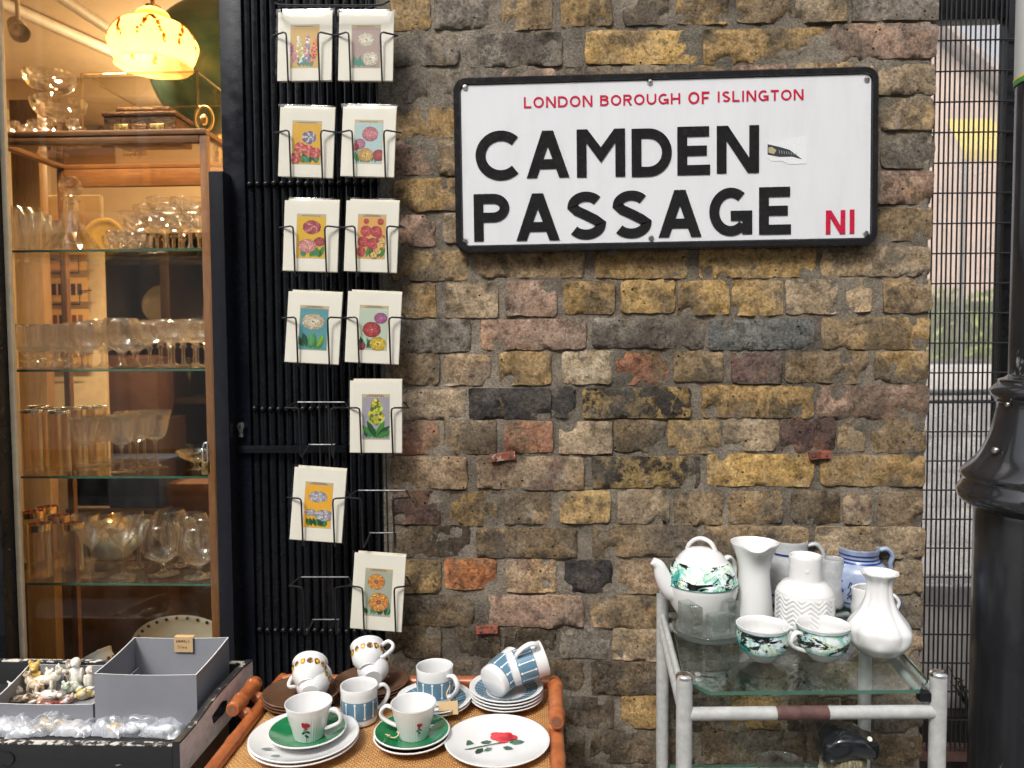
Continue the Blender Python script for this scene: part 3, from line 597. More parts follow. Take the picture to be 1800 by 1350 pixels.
# straggling weeds
def twig(bx, by, bz, seed, n=9, hh=.10):
    rnd = random.Random(seed); m = MB()
    for i in range(n):
        a = rnd.uniform(0, 2 * PI); l = rnd.uniform(.4, 1) * hh; pts = curve3([(0, 0, 0), (.2 * l * math.cos(a), .2 * l * math.sin(a), l * .5), (.55 * l * math.cos(a), .5 * l * math.sin(a), l)], 3); m.add(tube(pts, .0012, 4))
        for k in range(5):
            c = pts[rnd.randrange(2, len(pts))]; d = Vector((rnd.uniform(-1, 1), rnd.uniform(-1, 1), rnd.uniform(-.3, 1))).normalized() * .018; e = d.cross(Vector((0, .3, 1))).normalized() * .005
            m.add(([c, c + d * .5 + e, c + d, c + d * .5 - e], [(0, 1, 2, 3)]), 0, False)
    return m
p = PY(1700, 1250, .50)
t = thing('dry_weed', 'dry dark weed growing at the foot of the pale plinth', 'weed', p); twig(0, 0, 0, 5, 14, .12).build('stems', paint('dry_weed', (.05, .055, .03), .8, .4), t)
# yard wall and bench, hedge, houses seen through the mesh
def at_d(px, py, Y): return PY(px, py, Y)
a = at_d(1690, 700, 3.2)
t = thing('yard_wall', 'low pale block wall across the yard behind the mesh gate', 'wall', (a.x, 3.2, 0))
zt = at_d(1690, 640, 3.2).z
for j in range(5):
    for i in range(6):
        MB().add(cbox(-1.2 + i * .5 + (j % 2) * .25, -1.2 + i * .5 + (j % 2) * .25 + .49, 0, .2, zt - (j + 1) * .22, zt - j * .22 - .012, .008)).build('block', paint('pale_block', (.68, .65, .63), .85, .12, 6, .4, 40, .004) if (i + j) == 0 else bpy.data.materials['pale_block'], t)
MB().add(box(-1.2, 1.9, .02, .18, 0, zt - .006)).build('core', bpy.data.materials['pale_block'], t)
a = at_d(1660, 625, 4.5)
t = thing('garden_bench', 'dark garden bench standing beyond the low block wall', 'bench', (a.x, 4.5, 0)); zs = at_d(1660, 640, 4.5).z
for k in range(4): MB().add(cbox(-.9, .4, .1 * k, .1 * k + .08, zs, zs + .03, .004)).build('seat_slat', paint('bench_dark', (.09, .08, .085), .6) if k == 0 else bpy.data.materials['bench_dark'], t)
for x in (-.8, .3): MB().add(cbox(x - .03, x + .03, .02, .34, 0, zs - .001, .004)).build('leg', bpy.data.materials['bench_dark'], t)
def leaf_mass(name, x0, x1, y0, y1, z0, z1, n, seed, mat_, parent, size=.09):
    rnd = random.Random(seed); v = []; f = []
    for i in range(n):
        c = Vector((rnd.uniform(x0, x1), rnd.uniform(y0, y1), rnd.uniform(z0, z1) + .12 * fb(i * .37, 1, seed))); d = Vector((rnd.uniform(-1, 1), rnd.uniform(-1, 1), rnd.uniform(-1, 1))).normalized() * size * rnd.uniform(.5, 1.2); e = d.cross(Vector((rnd.uniform(-1, 1), rnd.uniform(-1, 1), 1))).normalized() * size * .35; o = len(v)
        v += [c - d, c + e, c + d, c - e]; f.append((o, o + 1, o + 2, o + 3))
    return MB().add((v, f), 0, False).build(name, mat_, parent)
a = at_d(1690, 560, 8.0); zt = at_d(1690, 505, 8.0).z; zb2 = at_d(1690, 615, 8.0).z
t = thing('hedge', 'bright yellow green hedge in the distance beyond the mesh gate', 'hedge', (a.x, 8, 0))
MB().add(cbox(-2.2, 2.2, .25, 1.0, 0, zt - .15, .05)).build('core', paint('hedge_core', (.10, .14, .03), .9, .4, 4), t)
leaf_mass('foliage', -2.4, 2.4, 0, 1.0, .05, zt, 5200, 3, paint('hedge_leaf', (.26, .33, .06), .6, .4, 2.0), t)
def house(name, label, x, y, w, d, hw, hr, wallc, roofc, wins):
    t = thing(name, label, 'house', (x, y, 0))
    MB().add(box(-w / 2, w / 2, 0, d, 0, hw), 0, False).build('wall', paint(name + '_wall', wallc, .85, .12, 2, .3, 20, .004), t)
    e = .25; pts = [(-w / 2 - e, hw - .1), (w / 2 + e, hw - .1), (0, hw + hr)]
    MB().add(prism([(-w / 2, hw + .001), (w / 2, hw + .001), (0, hw + hr - .12)], .02, d), 0, False).build('gable', bpy.data.materials[name + '_wall'], t)
    m = MB()
    for sgn in (-1, 1):
        a = (sgn * (w / 2 + e), hw - .12); b = (0, hw + hr); nrm = .12
        poly = [a, (a[0], a[1] + nrm), (b[0], b[1] + nrm), b] if sgn > 0 else [b, (b[0], b[1] + nrm), (a[0], a[1] + nrm), a]
        m.add(prism(poly if sgn < 0 else poly, -.3, d + .3), 0, False)
    m.build('roof', paint(name + '_roof', roofc, .8, .2, 5, .4, 30, .006), t)
    for (wx, wz, ww, wh) in wins:
        f_ = MB().add(cbox(wx - ww / 2 - .07, wx + ww / 2 + .07, -.06, -.002, wz - .07, wz + wh + .07, .01)).build('window', paint('house_white', (.8, .79, .76), .5) if 'house_white' not in bpy.data.materials else bpy.data.materials['house_white'], t)
        MB().add(box(wx - ww / 2, wx + ww / 2, -.075, -.064, wz, wz + wh), 0, False).build('pane', bpy.data.materials.get('house_pane') or paint('house_pane', (.22, .24, .27), .2), f_)
    return t
a = at_d(1660, 300, 11); ze = at_d(1660, 160, 11).z
house('brick_house', 'pink brick gabled house seen through the mesh gate', a.x - 1.2, 11, 5.2, 6, ze - .6, 2.4, (.66, .50, .42), (.46, .40, .38), [(-.9, 1.0, .9, 1.2), (-1.9, 3.1, .8, 1.0), (-.3, 3.1, .8, 1.0)])
a = at_d(1740, 240, 15); ze = at_d(1740, 200, 15).z
house('rendered_house', 'cream rendered house with a grey roof behind the pink brick house', a.x + 2.6, 15, 5.0, 6, ze - 1.0, 2.6, (.62, .56, .47), (.30, .28, .28), [(-1.4, 1.0, 1.0, 1.3), (-1.4, 3.2, 1.0, 1.2)])
a = at_d(1735, 235, 7.0); s7 = mpp(a)
t = thing('yellow_awning', 'bright yellow shop blind beyond the mesh gate', 'awning', (a.x, 7.0, a.z)); w = 84 * s7
MB().add(([(-w / 2, .35, 42 * s7), (w / 2, .35, 42 * s7), (w / 2, 0, -28 * s7), (-w / 2, 0, -28 * s7), (-w / 2, 0, -46 * s7), (w / 2, 0, -46 * s7)], [(0, 3, 2, 1), (3, 4, 5, 2)]), 0, False).build('canvas', paint('yellow_canvas', (.78, .58, .12), .7, .08, 3), t)
for x in (-w / 2 + .03, w / 2 - .03): MB().add(tube([(x, .02, -44 * s7), (x, .02, -a.z)], .025, 8)).build('post', M['steel'], t)

# ---------------------------------------------------------------- lamp post
YP = -.20
c = PY(1829, 1000, YP); sp = mpp(c)
post = thing('lamp_post', 'black cast iron lamp post with a moulded bell shaped base', 'lamp post', (c.x, YP, 0))
def zz(py): return PY(1740, py, YP).z
rb, rs = .108, .058
LPB = worn('scuffed_black_iron', (.012, .0125, .015), (.22, .225, .23), .33, 11, .22, .55, (1, 1, .45), bump=.25, sharp=.03, bd=.0008)
LPG = paint('black_iron_gloss', (.012, .0125, .015), .16, .3, 14, .3, 45, .0012, coat=.4)
MB().add(lathe([(0, 0), (rb + .02, 0), (rb + .02, .06), (rb, .08), (rb, zz(905)), (rb - .002, zz(897))], 48)).build('base_column', LPB, post)
prof = smoothprof([(rb - .004, zz(900)), (rb + .008, zz(893)), (rb + .025, zz(882)), (rb + .029, zz(866)), (rb + .022, zz(853)), (rb + .020, zz(846)), (rb + .024, zz(836)), (rb + .016, zz(824)), (rb - .006, zz(800)), (rb - .022, zz(765)), (rb - .030, zz(735)), (rb - .033, zz(712)), (rb - .030, zz(706)), (rb - .029, zz(702)), (rb - .022, zz(694)), (rb - .022, zz(684)), (rb - .030, zz(677)), (rb - .034, zz(672)), (rb - .034, zz(668)), (rb - .046, zz(663)), (rs - .002, zz(656))], 4)
MB().add(lathe(prof, 56)).build('bell_moulding', LPG, post, 60)
MB().add(lathe([(rs, zz(664)), (rs, 3.3), (rs - .01, 3.32), (0, 3.32)], 40)).build('shaft', LPB, post)
MB().add(lathe([(rs + .0015, zz(138)), (rs + .0020, zz(136)), (rs + .0020, 2.55), (rs + .0015, 2.551)], 40)).build('grey_wrap', paint('grey_wrap', (.52, .52, .51), .55, .08, 6, .1), post)
MB().add(lathe([(rs + .0012, zz(147)), (rs + .0026, zz(146.5)), (rs + .0026, zz(138)), (rs + .0012, zz(137.5))], 40)).build('green_band', paint('green_band', (.06, .22, .06), .5, .1), post)
MB().add(lathe([(rs + .0012, zz(138.5)), (rs + .0030, zz(138)), (rs + .0030, zz(135)), (rs + .0012, zz(134.5))], 40)).build('yellow_band', paint('yellow_band', (.65, .5, .03), .5, .1), post)
for (px, py, r_) in ((1770, 711, .0045), (1748, 792, .0062)):
    # rivet heads on the moulding facing the street
    d = ray(px, py); best = None
    for i in range(400):
        q = CAM + d * (1.0 + i * .002); rr = math.hypot(q.x - c.x, q.y - YP)
        if rr < (rb - .028 if py < 740 else rb - .005) + .001: best = q; break
    if best is not None:
        nrm = Vector((best.x - c.x, best.y - YP, 0)).normalized(); q = best - Vector((c.x, YP, 0))
        MB().add(lathe([(0, r_ * .5), (r_ * .7, r_ * .35), (r_, 0), (r_, -.004)], 14), 0, True, None, Matrix.Translation(q) @ nrm.to_track_quat('Z', 'Y').to_matrix().to_4x4()).build('screw', M['steel'], post)
# small sticker ring at the frame edge is outside this view

# ---------------------------------------------------------------- opposite side of the passage (lights the wall, seen in reflections)
def facing_mat():
    t = NT('facing_brick'); v = t.coords(False); br = t.new('ShaderNodeTexBrick'); mp = t.new('ShaderNodeMapping'); mp.inputs['Rotation'].default_value = (R(90), 0, 0); t.l.new(v, mp.inputs[0]); t.l.new(mp.outputs[0], br.inputs['Vector'])
    br.inputs['Scale'].default_value = 1; br.inputs['Brick Width'].default_value = .225; br.inputs['Row Height'].default_value = .075; br.inputs['Mortar Size'].default_value = .006
    br.inputs['Color1'].default_value = (.26, .19, .12, 1); br.inputs['Color2'].default_value = (.18, .12, .075, 1); br.inputs['Mortar'].default_value = (.3, .28, .25, 1)
    return t.fin(br.outputs[0], .9)
t = thing('facing_building', 'brick shop building on the other side of the passage', 'building', (0, -6.0, 0))
MB().add(box(-9, 9, -4, 0, 2.9, 6.2), 0, False).build('wall', facing_mat(), t)
MB().add(box(-9, 9, -3.9, -.15, 0, 2.88), 0, False).build('shop_front', paint('facing_shop', (.05, .06, .07), .5), t)
HW = paint('facing_white', (.75, .74, .70), .5)
for i in range(6):
    x = -7.5 + 3 * i
    w_ = MB().add(cbox(x - .55, x + .55, .002, .06, 3.5, 5.3, .02)).build('window', HW, t); MB().add(box(x - .47, x + .47, .062, .07, 3.58, 5.22), 0, False).build('pane', M['navy'], w_)
    MB().add(cbox(x - 1.3, x + 1.3, -.148, -.09, .5, 2.5, .02)).build('display_window', HW if i % 2 else M['navy'], t)
MB().add(cbox(-9, 9, .002, .12, 2.72, 2.92, .02)).build('fascia', HW, t)

# ================================================================ FOLDING GATE, SHOP FRONT POSTS
YC = .045                                          # face of the folded lattice gate
g0 = PY(560, 1340, YC); gx = g0.x
fg = thing('folding_gate', 'black folded security gate of upright channels with rows of round rivets', 'gate', (gx, YC, 0))
ZT = 2.45
xs = []
for i in range(19): xs.append(PY(449 + i * 14.1, 700, YC).x)
wch = (xs[1] - xs[0]) * .88
pr = [(-wch / 2, .022), (-wch / 2, .004), (-wch / 2 + .0015, .001), (-wch / 4, -.0008), (0, -.0014), (wch / 4, -.0008), (wch / 2 - .0015, .001), (wch / 2, .004), (wch / 2, .022)]
n = len(pr); v = [(x, y, .12) for x, y in pr] + [(x, y, ZT) for x, y in pr]
cm = MB().add((v, [(i, i + 1, n + i + 1, n + i) for i in range(n - 1)])).mesh('channel', M['black_gate'], 50)
rv = MB().add(lathe([(0, .0075), (.003, .0072), (.0058, .0048), (.0068, .0010), (.0066, -.004)], 14), 0, True, None, Matrix.Rotation(R(90), 4, 'X')).mesh('rivet', M['black_gate'], 60)
rnd = random.Random(3)
for i, x in enumerate(xs):
    link('channel', cm, fg, (x - gx + rnd.uniform(-.0008, .0008), rnd.uniform(-.004, .004), 0), (0, rnd.uniform(-.0012, .0012), rnd.uniform(-.12, .12)))
    for py in (323, 718, 1107):
        link('rivet', rv, fg, (x - gx, -.0035, PY(560, py + rnd.uniform(-1, 1), YC).z))
a, b = PY(403, 700, YC).x, PY(441, 700, YC).x
MB().add(cbox(a - gx, b - gx, -.006, .03, .05, ZT, .002)).build('lock_stile', M['navy'], fg)
zc = PY(560, 788, YC).z
MB().add(cbox(a - gx, PY(612, 788, YC).x - gx, -.017, -.0095, zc - .008, zc + .008, .001)).build('cross_bar', M['black_gate'], fg)
lx = PY(428, 748, YC).x - gx; lz = PY(428, 748, YC).z
rp = lambda m, y: m.add(lathe([(0, 0), (.0078, 0), (.0085, -.001), (.0085, -.010)], 18), 0, True, None, Matrix.Translation((lx, y, lz)) @ Matrix.Rotation(R(90), 4, 'X'))
m = MB(); rp(m, -.018); m.add(cbox(lx - .0052, lx + .0052, -.0178, -.008, lz - .024, lz - .002, .002)); lk = m.build('lock_cylinder', M['steel'], fg)
MB().add(box(lx - .0008, lx + .0008, -.0186, -.0179, lz - .005, lz + .004), 0, False).build('keyhole', M['navy'], lk)
MB().add(box(a - gx, PY(705, 700, YC).x - gx, .034, .05, 0, ZT), 0, False).build('backing', M['navy'], fg)

# ================================================================ WIRE CARD RACK AND CARDS
YR = -.055
rk = thing('card_rack', 'black wire card rack hanging in front of the folded gate', 'card rack', (PY(600, 1100, YR).x, YR, 0)); rx = rk.location.x
hookY = [60, 231, 398, 557, 715, 873, 1028]
colX = [(483, 592), (488, 598), (495, 603), (500, 607), (505, 611), (509, 614), (512, 616)]
def rl(px, py, dy=0.0): p = PY(px, py, YR); return Vector((p.x - rx, dy, p.z))
for (hy, cx2) in zip(hookY, colX):
    for x0 in cx2:
        m = MB(); W = .0019
        for sgn, xa_, xb_ in ((1, x0 - 4, x0 + 24), (-1, x0 + 107, x0 + 79)):
            e = 2 * sgn
            m.add(tube([rl(xa_ + sgn * 12, hy - 6, .030), rl(xa_, hy + 2, .002), rl(xb_ - 5 * sgn, hy + 1, -.012), rl(xb_ - sgn, hy + 3, -.013), rl(xb_, hy + 8, -.013), rl(xb_ + 2.5, hy + 84, -.011), rl(xb_ + 3, hy + 88, -.006), rl(xb_ + 3 + 5 * sgn, hy + 70, .028)], W, 6))
        m.add(tube([rl(x0 + 10, hy - 6, .030), rl(x0 + 94, hy - 6, .030)], W, 6)); m.add(tube([rl(x0 + 30, hy + 70, .030), rl(x0 + 78, hy + 70, .030)], W, 6))
        m.build('pocket_wire', M['wire'], rk)
for x0, x1 in ((536, 562), (552, 579), (636, 664), (652, 680)):
    MB().add(tube([rl(x0, -60, .033), rl(x1, 1112, .033)], .0018, 6)).build('upright_wire', M['wire'], rk)
lp = [rl(497, 2, .02), rl(489, 3, .0), rl(490, 12, -.015), rl(520, 18, -.022), rl(660, 18, -.022), rl(682, 10, -.015), rl(684, 2, .0), rl(676, -3, .02)]
MB().add(tube(curve3(lp, 4), .002, 6)).build('top_loop', M['wire'], rk)

def rosette(m, x, z, r, cols, y, n=9, layers=4, sq=.85, seed=0):
    rnd = random.Random(seed); n = int(n * 1.5); layers += 2
    for L in range(layers):
        rr = r * (1 - L / layers * .8); k = max(5, n - L)
        for i in range(k):
            a = 2 * PI * (i + .5 * L) / k + rnd.uniform(-.15, .15); c_ = cols[(i + L) % len(cols)]; c_ = tuple(min(1, q * f_) for q, f_ in zip(c_, [rnd.uniform(.62, 1.2)] * 3))
            px_, pz_ = x + math.cos(a) * rr * .58, z + math.sin(a) * rr * .58 * sq; w_ = rr * .36
            pts = [(px_ + w_ * math.cos(a + t_) * (1.0 if abs(t_) < 1.6 else .8), pz_ + sq * w_ * math.sin(a + t_)) for t_ in (-2.6, -1.7, -.9, -.3, .3, .9, 1.7, 2.6)]
            c_ = tuple(.90 * q + .10 * g_ for q, g_ in zip(c_, (.62, .55, .42))); q0 = y - .00004 * (L * 12 + i); mx_, mz_ = sum(p_[0] for p_ in pts) / 8, sum(p_[1] for p_ in pts) / 8
            m.add(([(u, q0, w) for u, w in pts], [tuple(range(8))]), 0, False, tuple(q * .50 for q in c_)); m.add(([(mx_ + (u - mx_) * .78, q0 - .00002, mz_ + (w - mz_) * .78) for u, w in pts], [tuple(range(8))]), 0, False, c_); m.add(([(mx_ + (u - mx_) * .40 + .2 * (pts[3][0] - mx_), q0 - .00003, mz_ + (w - mz_) * .40 + .2 * (pts[3][1] - mz_)) for u, w in pts], [tuple(range(8))]), 0, False, tuple(min(1, q * 1.25 + .05) for q in c_))
def spike(m, x, z, l, w, ang, cols, y, seed):
    rnd = random.Random(seed)
    for i in range(34):
        t_ = i / 34; q = w * (1 - t_) ** .55 * (.55 + .6 * min(1, t_ * 4)); u = rnd.uniform(-1, 1) * q; px_ = x + math.sin(ang) * l * t_ + u * math.cos(ang); pz_ = z + math.cos(ang) * l * t_ - u * math.sin(ang); s_ = w * .34; c_ = rnd.choice(cols); c_ = tuple(min(1, v_ * rnd.uniform(.75, 1.2)) for v_ in c_)
        m.add(([(px_ + s_ * math.cos(k * 1.2566), y - i * .00002, pz_ + s_ * math.sin(k * 1.2566)) for k in range(5)], [(0, 1, 2, 3, 4)]), 0, False, c_)
def leaf(m, x, z, l, w, ang, c_, y):
    d = (math.sin(ang), math.cos(ang)); e = (d[1], -d[0]); P = lambda t_, s_: (x + d[0] * l * t_ + e[0] * w * s_, y, z + d[1] * l * t_ + e[1] * w * s_)
    m.add(([P(0, 0), P(.35, .5), P(.7, .42), P(1, 0), P(.7, -.42), P(.35, -.5)], [(5, 4, 3, 2, 1, 0)]), 0, False, c_)
    m.add(([(p_[0], y - .00002, p_[2]) for p_ in (P(.05, .03), P(.9, .06), P(.9, -.06), P(.05, -.03))], [(3, 2, 1, 0)]), 0, False, tuple(v_ * 1.7 for v_ in c_))
RED, CRI, PNK, MAU, WHT, CRM, YEL, ORG, LIL = lin('c81a28'), lin('9e1440'), lin('e88a90'), lin('b06aa0'), lin('e8e6dc'), lin('efdcb6'), lin('ecc21e'), lin('e07a20'), lin('8d85b8')
GRN, DGR, TEA = lin('3f7a3a'), lin('1f4a2c'), lin('3f7f6c')
def card_art(k, m, w, h, y):
    """flat print: background, caption strip, flowers; w,h of the print, origin bottom left"""
    BGC = ['c9a35c', 'a8918a', 'dba93c', 'a9c3c4', 'd9ae35', 'd8a25c', '56929b', 'b9c7b4', '9d9ba6', 'e8ac38', 'a3aa9c'][k]
    q = lambda x0, x1, z0, z1, c_, yy: m.add(([(x0, yy, z0), (x1, yy, z0), (x1, yy, z1), (x0, yy, z1)], [(0, 1, 2, 3)]), 0, False, c_)
    q(0, w, 0, h, lin('bfae8c'), y); q(.02 * w, .98 * w, .015 * h, .93 * h, lin(BGC), y - .0001); rnd = random.Random(k)
    for i in range(9): x_ = w * (.18 + .07 * i); q(x_, x_ + w * .045, h * .945, h * .963, lin('4a3a30'), y - .0001)
    if k > 4:
        for i in range(7): x_ = w * (.26 + .07 * i); q(x_, x_ + w * .045, h * .972, h * .988, lin('4a3a30'), y - .0001)
    y -= .0002
    for i in range(12): leaf(m, w * rnd.uniform(.12, .88), h * .03, h * rnd.uniform(.16, .30), w * .13, rnd.uniform(-.5, .5), random.choice([GRN, DGR, TEA]) if k not in (0, 1) else TEA, y - i * .00005)
    y -= .0008
    if k == 0:
        for i, (x_, a_, cc) in enumerate(((.18, -.25, [MAU, PNK]), (.38, -.12, [WHT, lin('c9d09a')]), (.58, .03, [LIL, MAU, WHT]), (.74, .22, [PNK, RED, ORG]))): spike(m, w * x_, h * .14, h * (.45 if i == 0 else .6), w * .12, a_, cc, y - i * .0008, i)
    elif k == 1: rosette(m, w * .5, h * .66, w * .30, [CRM, WHT], y, 12, 4, .9, 1); rosette(m, w * .66, h * .22, w * .30, [CRM, WHT], y - .001, 12, 4, .9, 2)
    elif k == 2:
        rosette(m, w * .58, h * .62, w * .26, [LIL, lin('6a659c'), WHT], y, 11, 4, .9, 1)
        for i, (x_, z_) in enumerate(((.28, .38), (.8, .27), (.14, .14), (.55, .33))): rosette(m, w * x_, h * z_, w * .22, [PNK, RED, lin('d8504c')], y - .001 * (i + 1), 8, 3, .9, i)
    elif k == 3:
        for i, (x_, z_, r_, cc) in enumerate(((.2, .45, .24, [MAU, PNK]), (.55, .68, .33, [PNK, lin('c76a84')]), (.88, .2, .26, [RED, CRI]), (.05, .38, .16, [CRI, RED]), (.42, .20, .31, [lin('eec26a'), lin('e3a94c')]))): rosette(m, w * x_, h * z_, w * r_ * .92, cc, y - .001 * i, 14, 5, .9, i)
    elif k == 4:
        for i, (x_, z_, r_, cc) in enumerate(((.52, .70, .34, [CRI, lin('b82850'), lin('d87888')]), (.80, .38, .22, [CRI, lin('c23050')]), (.38, .28, .34, [PNK, lin('f0b0a8'), lin('e89890')]))): rosette(m, w * x_, h * z_, w * r_, cc, y - .001 * i, 9, 5, .75, i)
    elif k == 5:
        for i, (x_, z_, r_) in enumerate(((.3, .62, .22), (.66, .62, .22), (.22, .38, .22), (.55, .34, .24), (.82, .46, .18), (.14, .16, .18), (.3, .84, .1), (.8, .84, .12))): rosette(m, w * x_, h * z_, w * r_, [RED, CRI, lin('d83a4a')], y - .0008 * i, 7, 4, .95, i)
        for i, (x_, z_) in enumerate(((.82, .3), (.74, .16), (.6, .07), (.88, .40))): rosette(m, w * x_, h * z_ + .02 * h, w * .13, [lin('ecc870'), lin('d9a94a')], y - .009 - .0008 * i, 6, 2, 1, i)
    elif k == 6: rosette(m, w * .48, h * .64, w * .42, [CRM, WHT, lin('e6c9a4')], y, 12, 6, .72, 4); [leaf(m, w * x_, h * .08, h * .32, w * .2, a_, c_, y - .004 - i * .0001) for i, (x_, a_, c_) in enumerate(((.3, -.3, DGR), (.5, .1, GRN), (.66, .45, lin('6f9a3a')), (.45, -.05, lin('4f8f5a')), (.2, -.7, DGR)))]
    elif k == 7:
        for i, (x_, z_, r_, cc) in enumerate(((.74, .72, .26, [lin('b53a86'), MAU]), (.45, .46, .36, [RED, lin('d63a3a'), CRI]), (.1, .08, .18, [CRI]), (.68, .15, .32, [YEL, lin('f0d24a')]))): rosette(m, w * x_, h * z_, w * r_ * .95, cc, y - .001 * i, 12, 5, .85, i)
    elif k == 8: spike(m, w * .5, h * .36, h * .52, w * .27, 0.0, [lin('8f9a3a'), lin('c2b84a'), lin('6c7a30'), lin('d9d070')], y, 5); spike(m, w * .5, h * .38, h * .5, w * .22, 0.0, [lin('a8a83a'), lin('d2c85a'), lin('5f6e2c')], y - .001, 8); [leaf(m, w * .5, h * .05, h * .42, w * .2, a_, DGR if i % 2 else GRN, y - .002 - i * .0001) for i, a_ in enumerate((-.9, -.5, .5, .9, 1.2))]
    elif k == 9:
        for i, (x_, z_, r_) in enumerate(((.48, .68, .36), (.25, .33, .22), (.74, .28, .36))): rosette(m, w * x_, h * z_, w * r_, [lin('b8b8ca'), lin('d8d6dc'), lin('9a9ab4')], y - .001 * i, 11, 4, .6, i)
    elif k == 10:
        for i, (x_, z_, r_) in enumerate(((.42, .72, .34), (.55, .30, .40))):
            rosette(m, w * x_, h * z_, w * r_, [ORG, lin('e8b040'), lin('f0a030')], y - .001 * i, 15, 2, .9, i); rosette(m, w * x_, h * z_, w * r_ * .5, [lin('a82818'), lin('8a1a18')], y - .001 * i - .0005, 9, 3, .9, i + 3)
CARDS = [  # pocket px rect (left at top, left at bottom, width, top, bottom), label
 (483, 484, 104, 13, 145, 'greeting card printed with pink, white and lilac lupin spikes'),
 (592, 591, 104, 15, 145, 'greeting card printed with two cream flowers on a mauve ground'),
 (489, 486, 104, 184, 314, 'greeting card printed with one lilac flower above coral pink flowers'),
 (598, 595, 102, 181, 313, 'greeting card printed with pink asters and a yellow flower on pale blue'),
 (496, 494, 104, 347, 479, 'greeting card printed with a crimson flower above a pale pink one'),
 (605, 601, 101, 348, 480, 'greeting card printed with massed red stocks and small yellow flowers'),
 (502, 497, 103, 508, 640, 'greeting card printed with one cream carnation on teal'),
 (608, 603, 102, 508, 640, 'greeting card printed with magenta, red and yellow flowers'),
 (611, 612, 99, 664, 797, 'greeting card printed with a yellow green flower cone on grey'),
 (513, 506, 99, 819, 952, 'greeting card printed with grey white flowers on orange yellow'),
 (619, 612, 98, 970, 1108, 'greeting card printed with two orange and red daisy flowers'),
]
for k, (xt, xb2, wd, yt, yb, lab) in enumerate(CARDS):
    p = PY(xb2 + wd / 2, yb, YR); s_ = mpp(p); q = PY(xt + wd / 2, yt, YR); w = wd * s_; h = q.z - p.z
    lean = math.atan2(q.x - p.x, h); t = thing('greeting_card', lab, 'card', (p.x, YR - .004, p.z), 0, 'flower cards in the wire rack'); t.rotation_euler = (R(-4 + (k % 3)), lean, R(((k * 37 % 5) - 2) * .5))
    bw = w * .93
    MB().add(cbox(-bw / 2, bw / 2, -.0006, .0022, .002, h - .006, .0004, 1), 0, False).build('card', M['paper'], t)
    m = MB(); rnd = random.Random(k); NX, NZ = 12, 16; v = []; f = []
    for j in range(NZ + 1):
        for i in range(NX + 1):
            x = -w / 2 + w * i / NX; z = h * j / NZ; e = min(i, NX - i, j, NZ - j)
            v.append((x, -.0024 - (.0016 * abs(fb(x * 30, z * 22, k * 7.1, 3)) if e > 0 else -.0016), z))
    for j in range(NZ):
        for i in range(NX): a = j * (NX + 1) + i; f.append((a, a + 1, a + NX + 2, a + NX + 1))
    m.add((v, f)).build('cellophane_sleeve', M['sleeve'], t)
    MB().add(cbox(-w * .44 + .004, w * .44 + .003, .0028, .0038, .001, h - .002, .0003, 1), 0, False).build('envelope', bpy.data.materials.get('envelope') or paint('envelope', (.70, .66, .54), .7, .04, 10, .1), t)
    m = MB(); pw, ph = w * .50, h * .60; card_art(k, m, pw, ph, 0.0)
    cl = [(max(0, min(pw, x_)), y_, max(0, min(ph, z_))) for x_, y_, z_ in m.v]; m.v = [(x_ - pw / 2, -.0007 + y_ * .12, z_ + h * .185) for x_, y_, z_ in cl]
    m.build('flower_print', M['vcol'], t)

# ================================================================ BAMBOO TRAY TABLE
ZTR = .85
A, B_, C_, D_ = PZ(505, 1186, ZTR + .02), PZ(968, 1186, ZTR + .02), PZ(388, 1352, ZTR + .02), PZ(972, 1352, ZTR + .02)
ca, cb = A.x - .01, B_.x + .004; yb0 = A.y; yf0 = -.56
tx, ty = (ca + cb) / 2, (yb0 + yf0) / 2
tbl = thing('bamboo_tray_table', 'reddish bamboo tray table with a woven rattan top', 'table', (tx, ty, 0))
hwid = (cb - ca) / 2; hdep = (yb0 - yf0) / 2
def bamboo_mat():
    t = NT('red_bamboo'); v = t.coords(); n = t.noise(v, 14, 6, .65, .8); n2 = t.noise(v, 60, 4)
    c = t.ramp(n, [(.3, (.24, .055, .018)), (.55, (.42, .125, .038)), (.75, (.56, .22, .075))]); return t.fin(t.mix(t.ramp(n2, [(.55, 0.0), (.75, .5)]), c, (.14, .04, .018)), .32, t.bump(n2, .2, .0008), Coat_Weight=.3, Coat_Roughness=.2)
BAM = bamboo_mat()
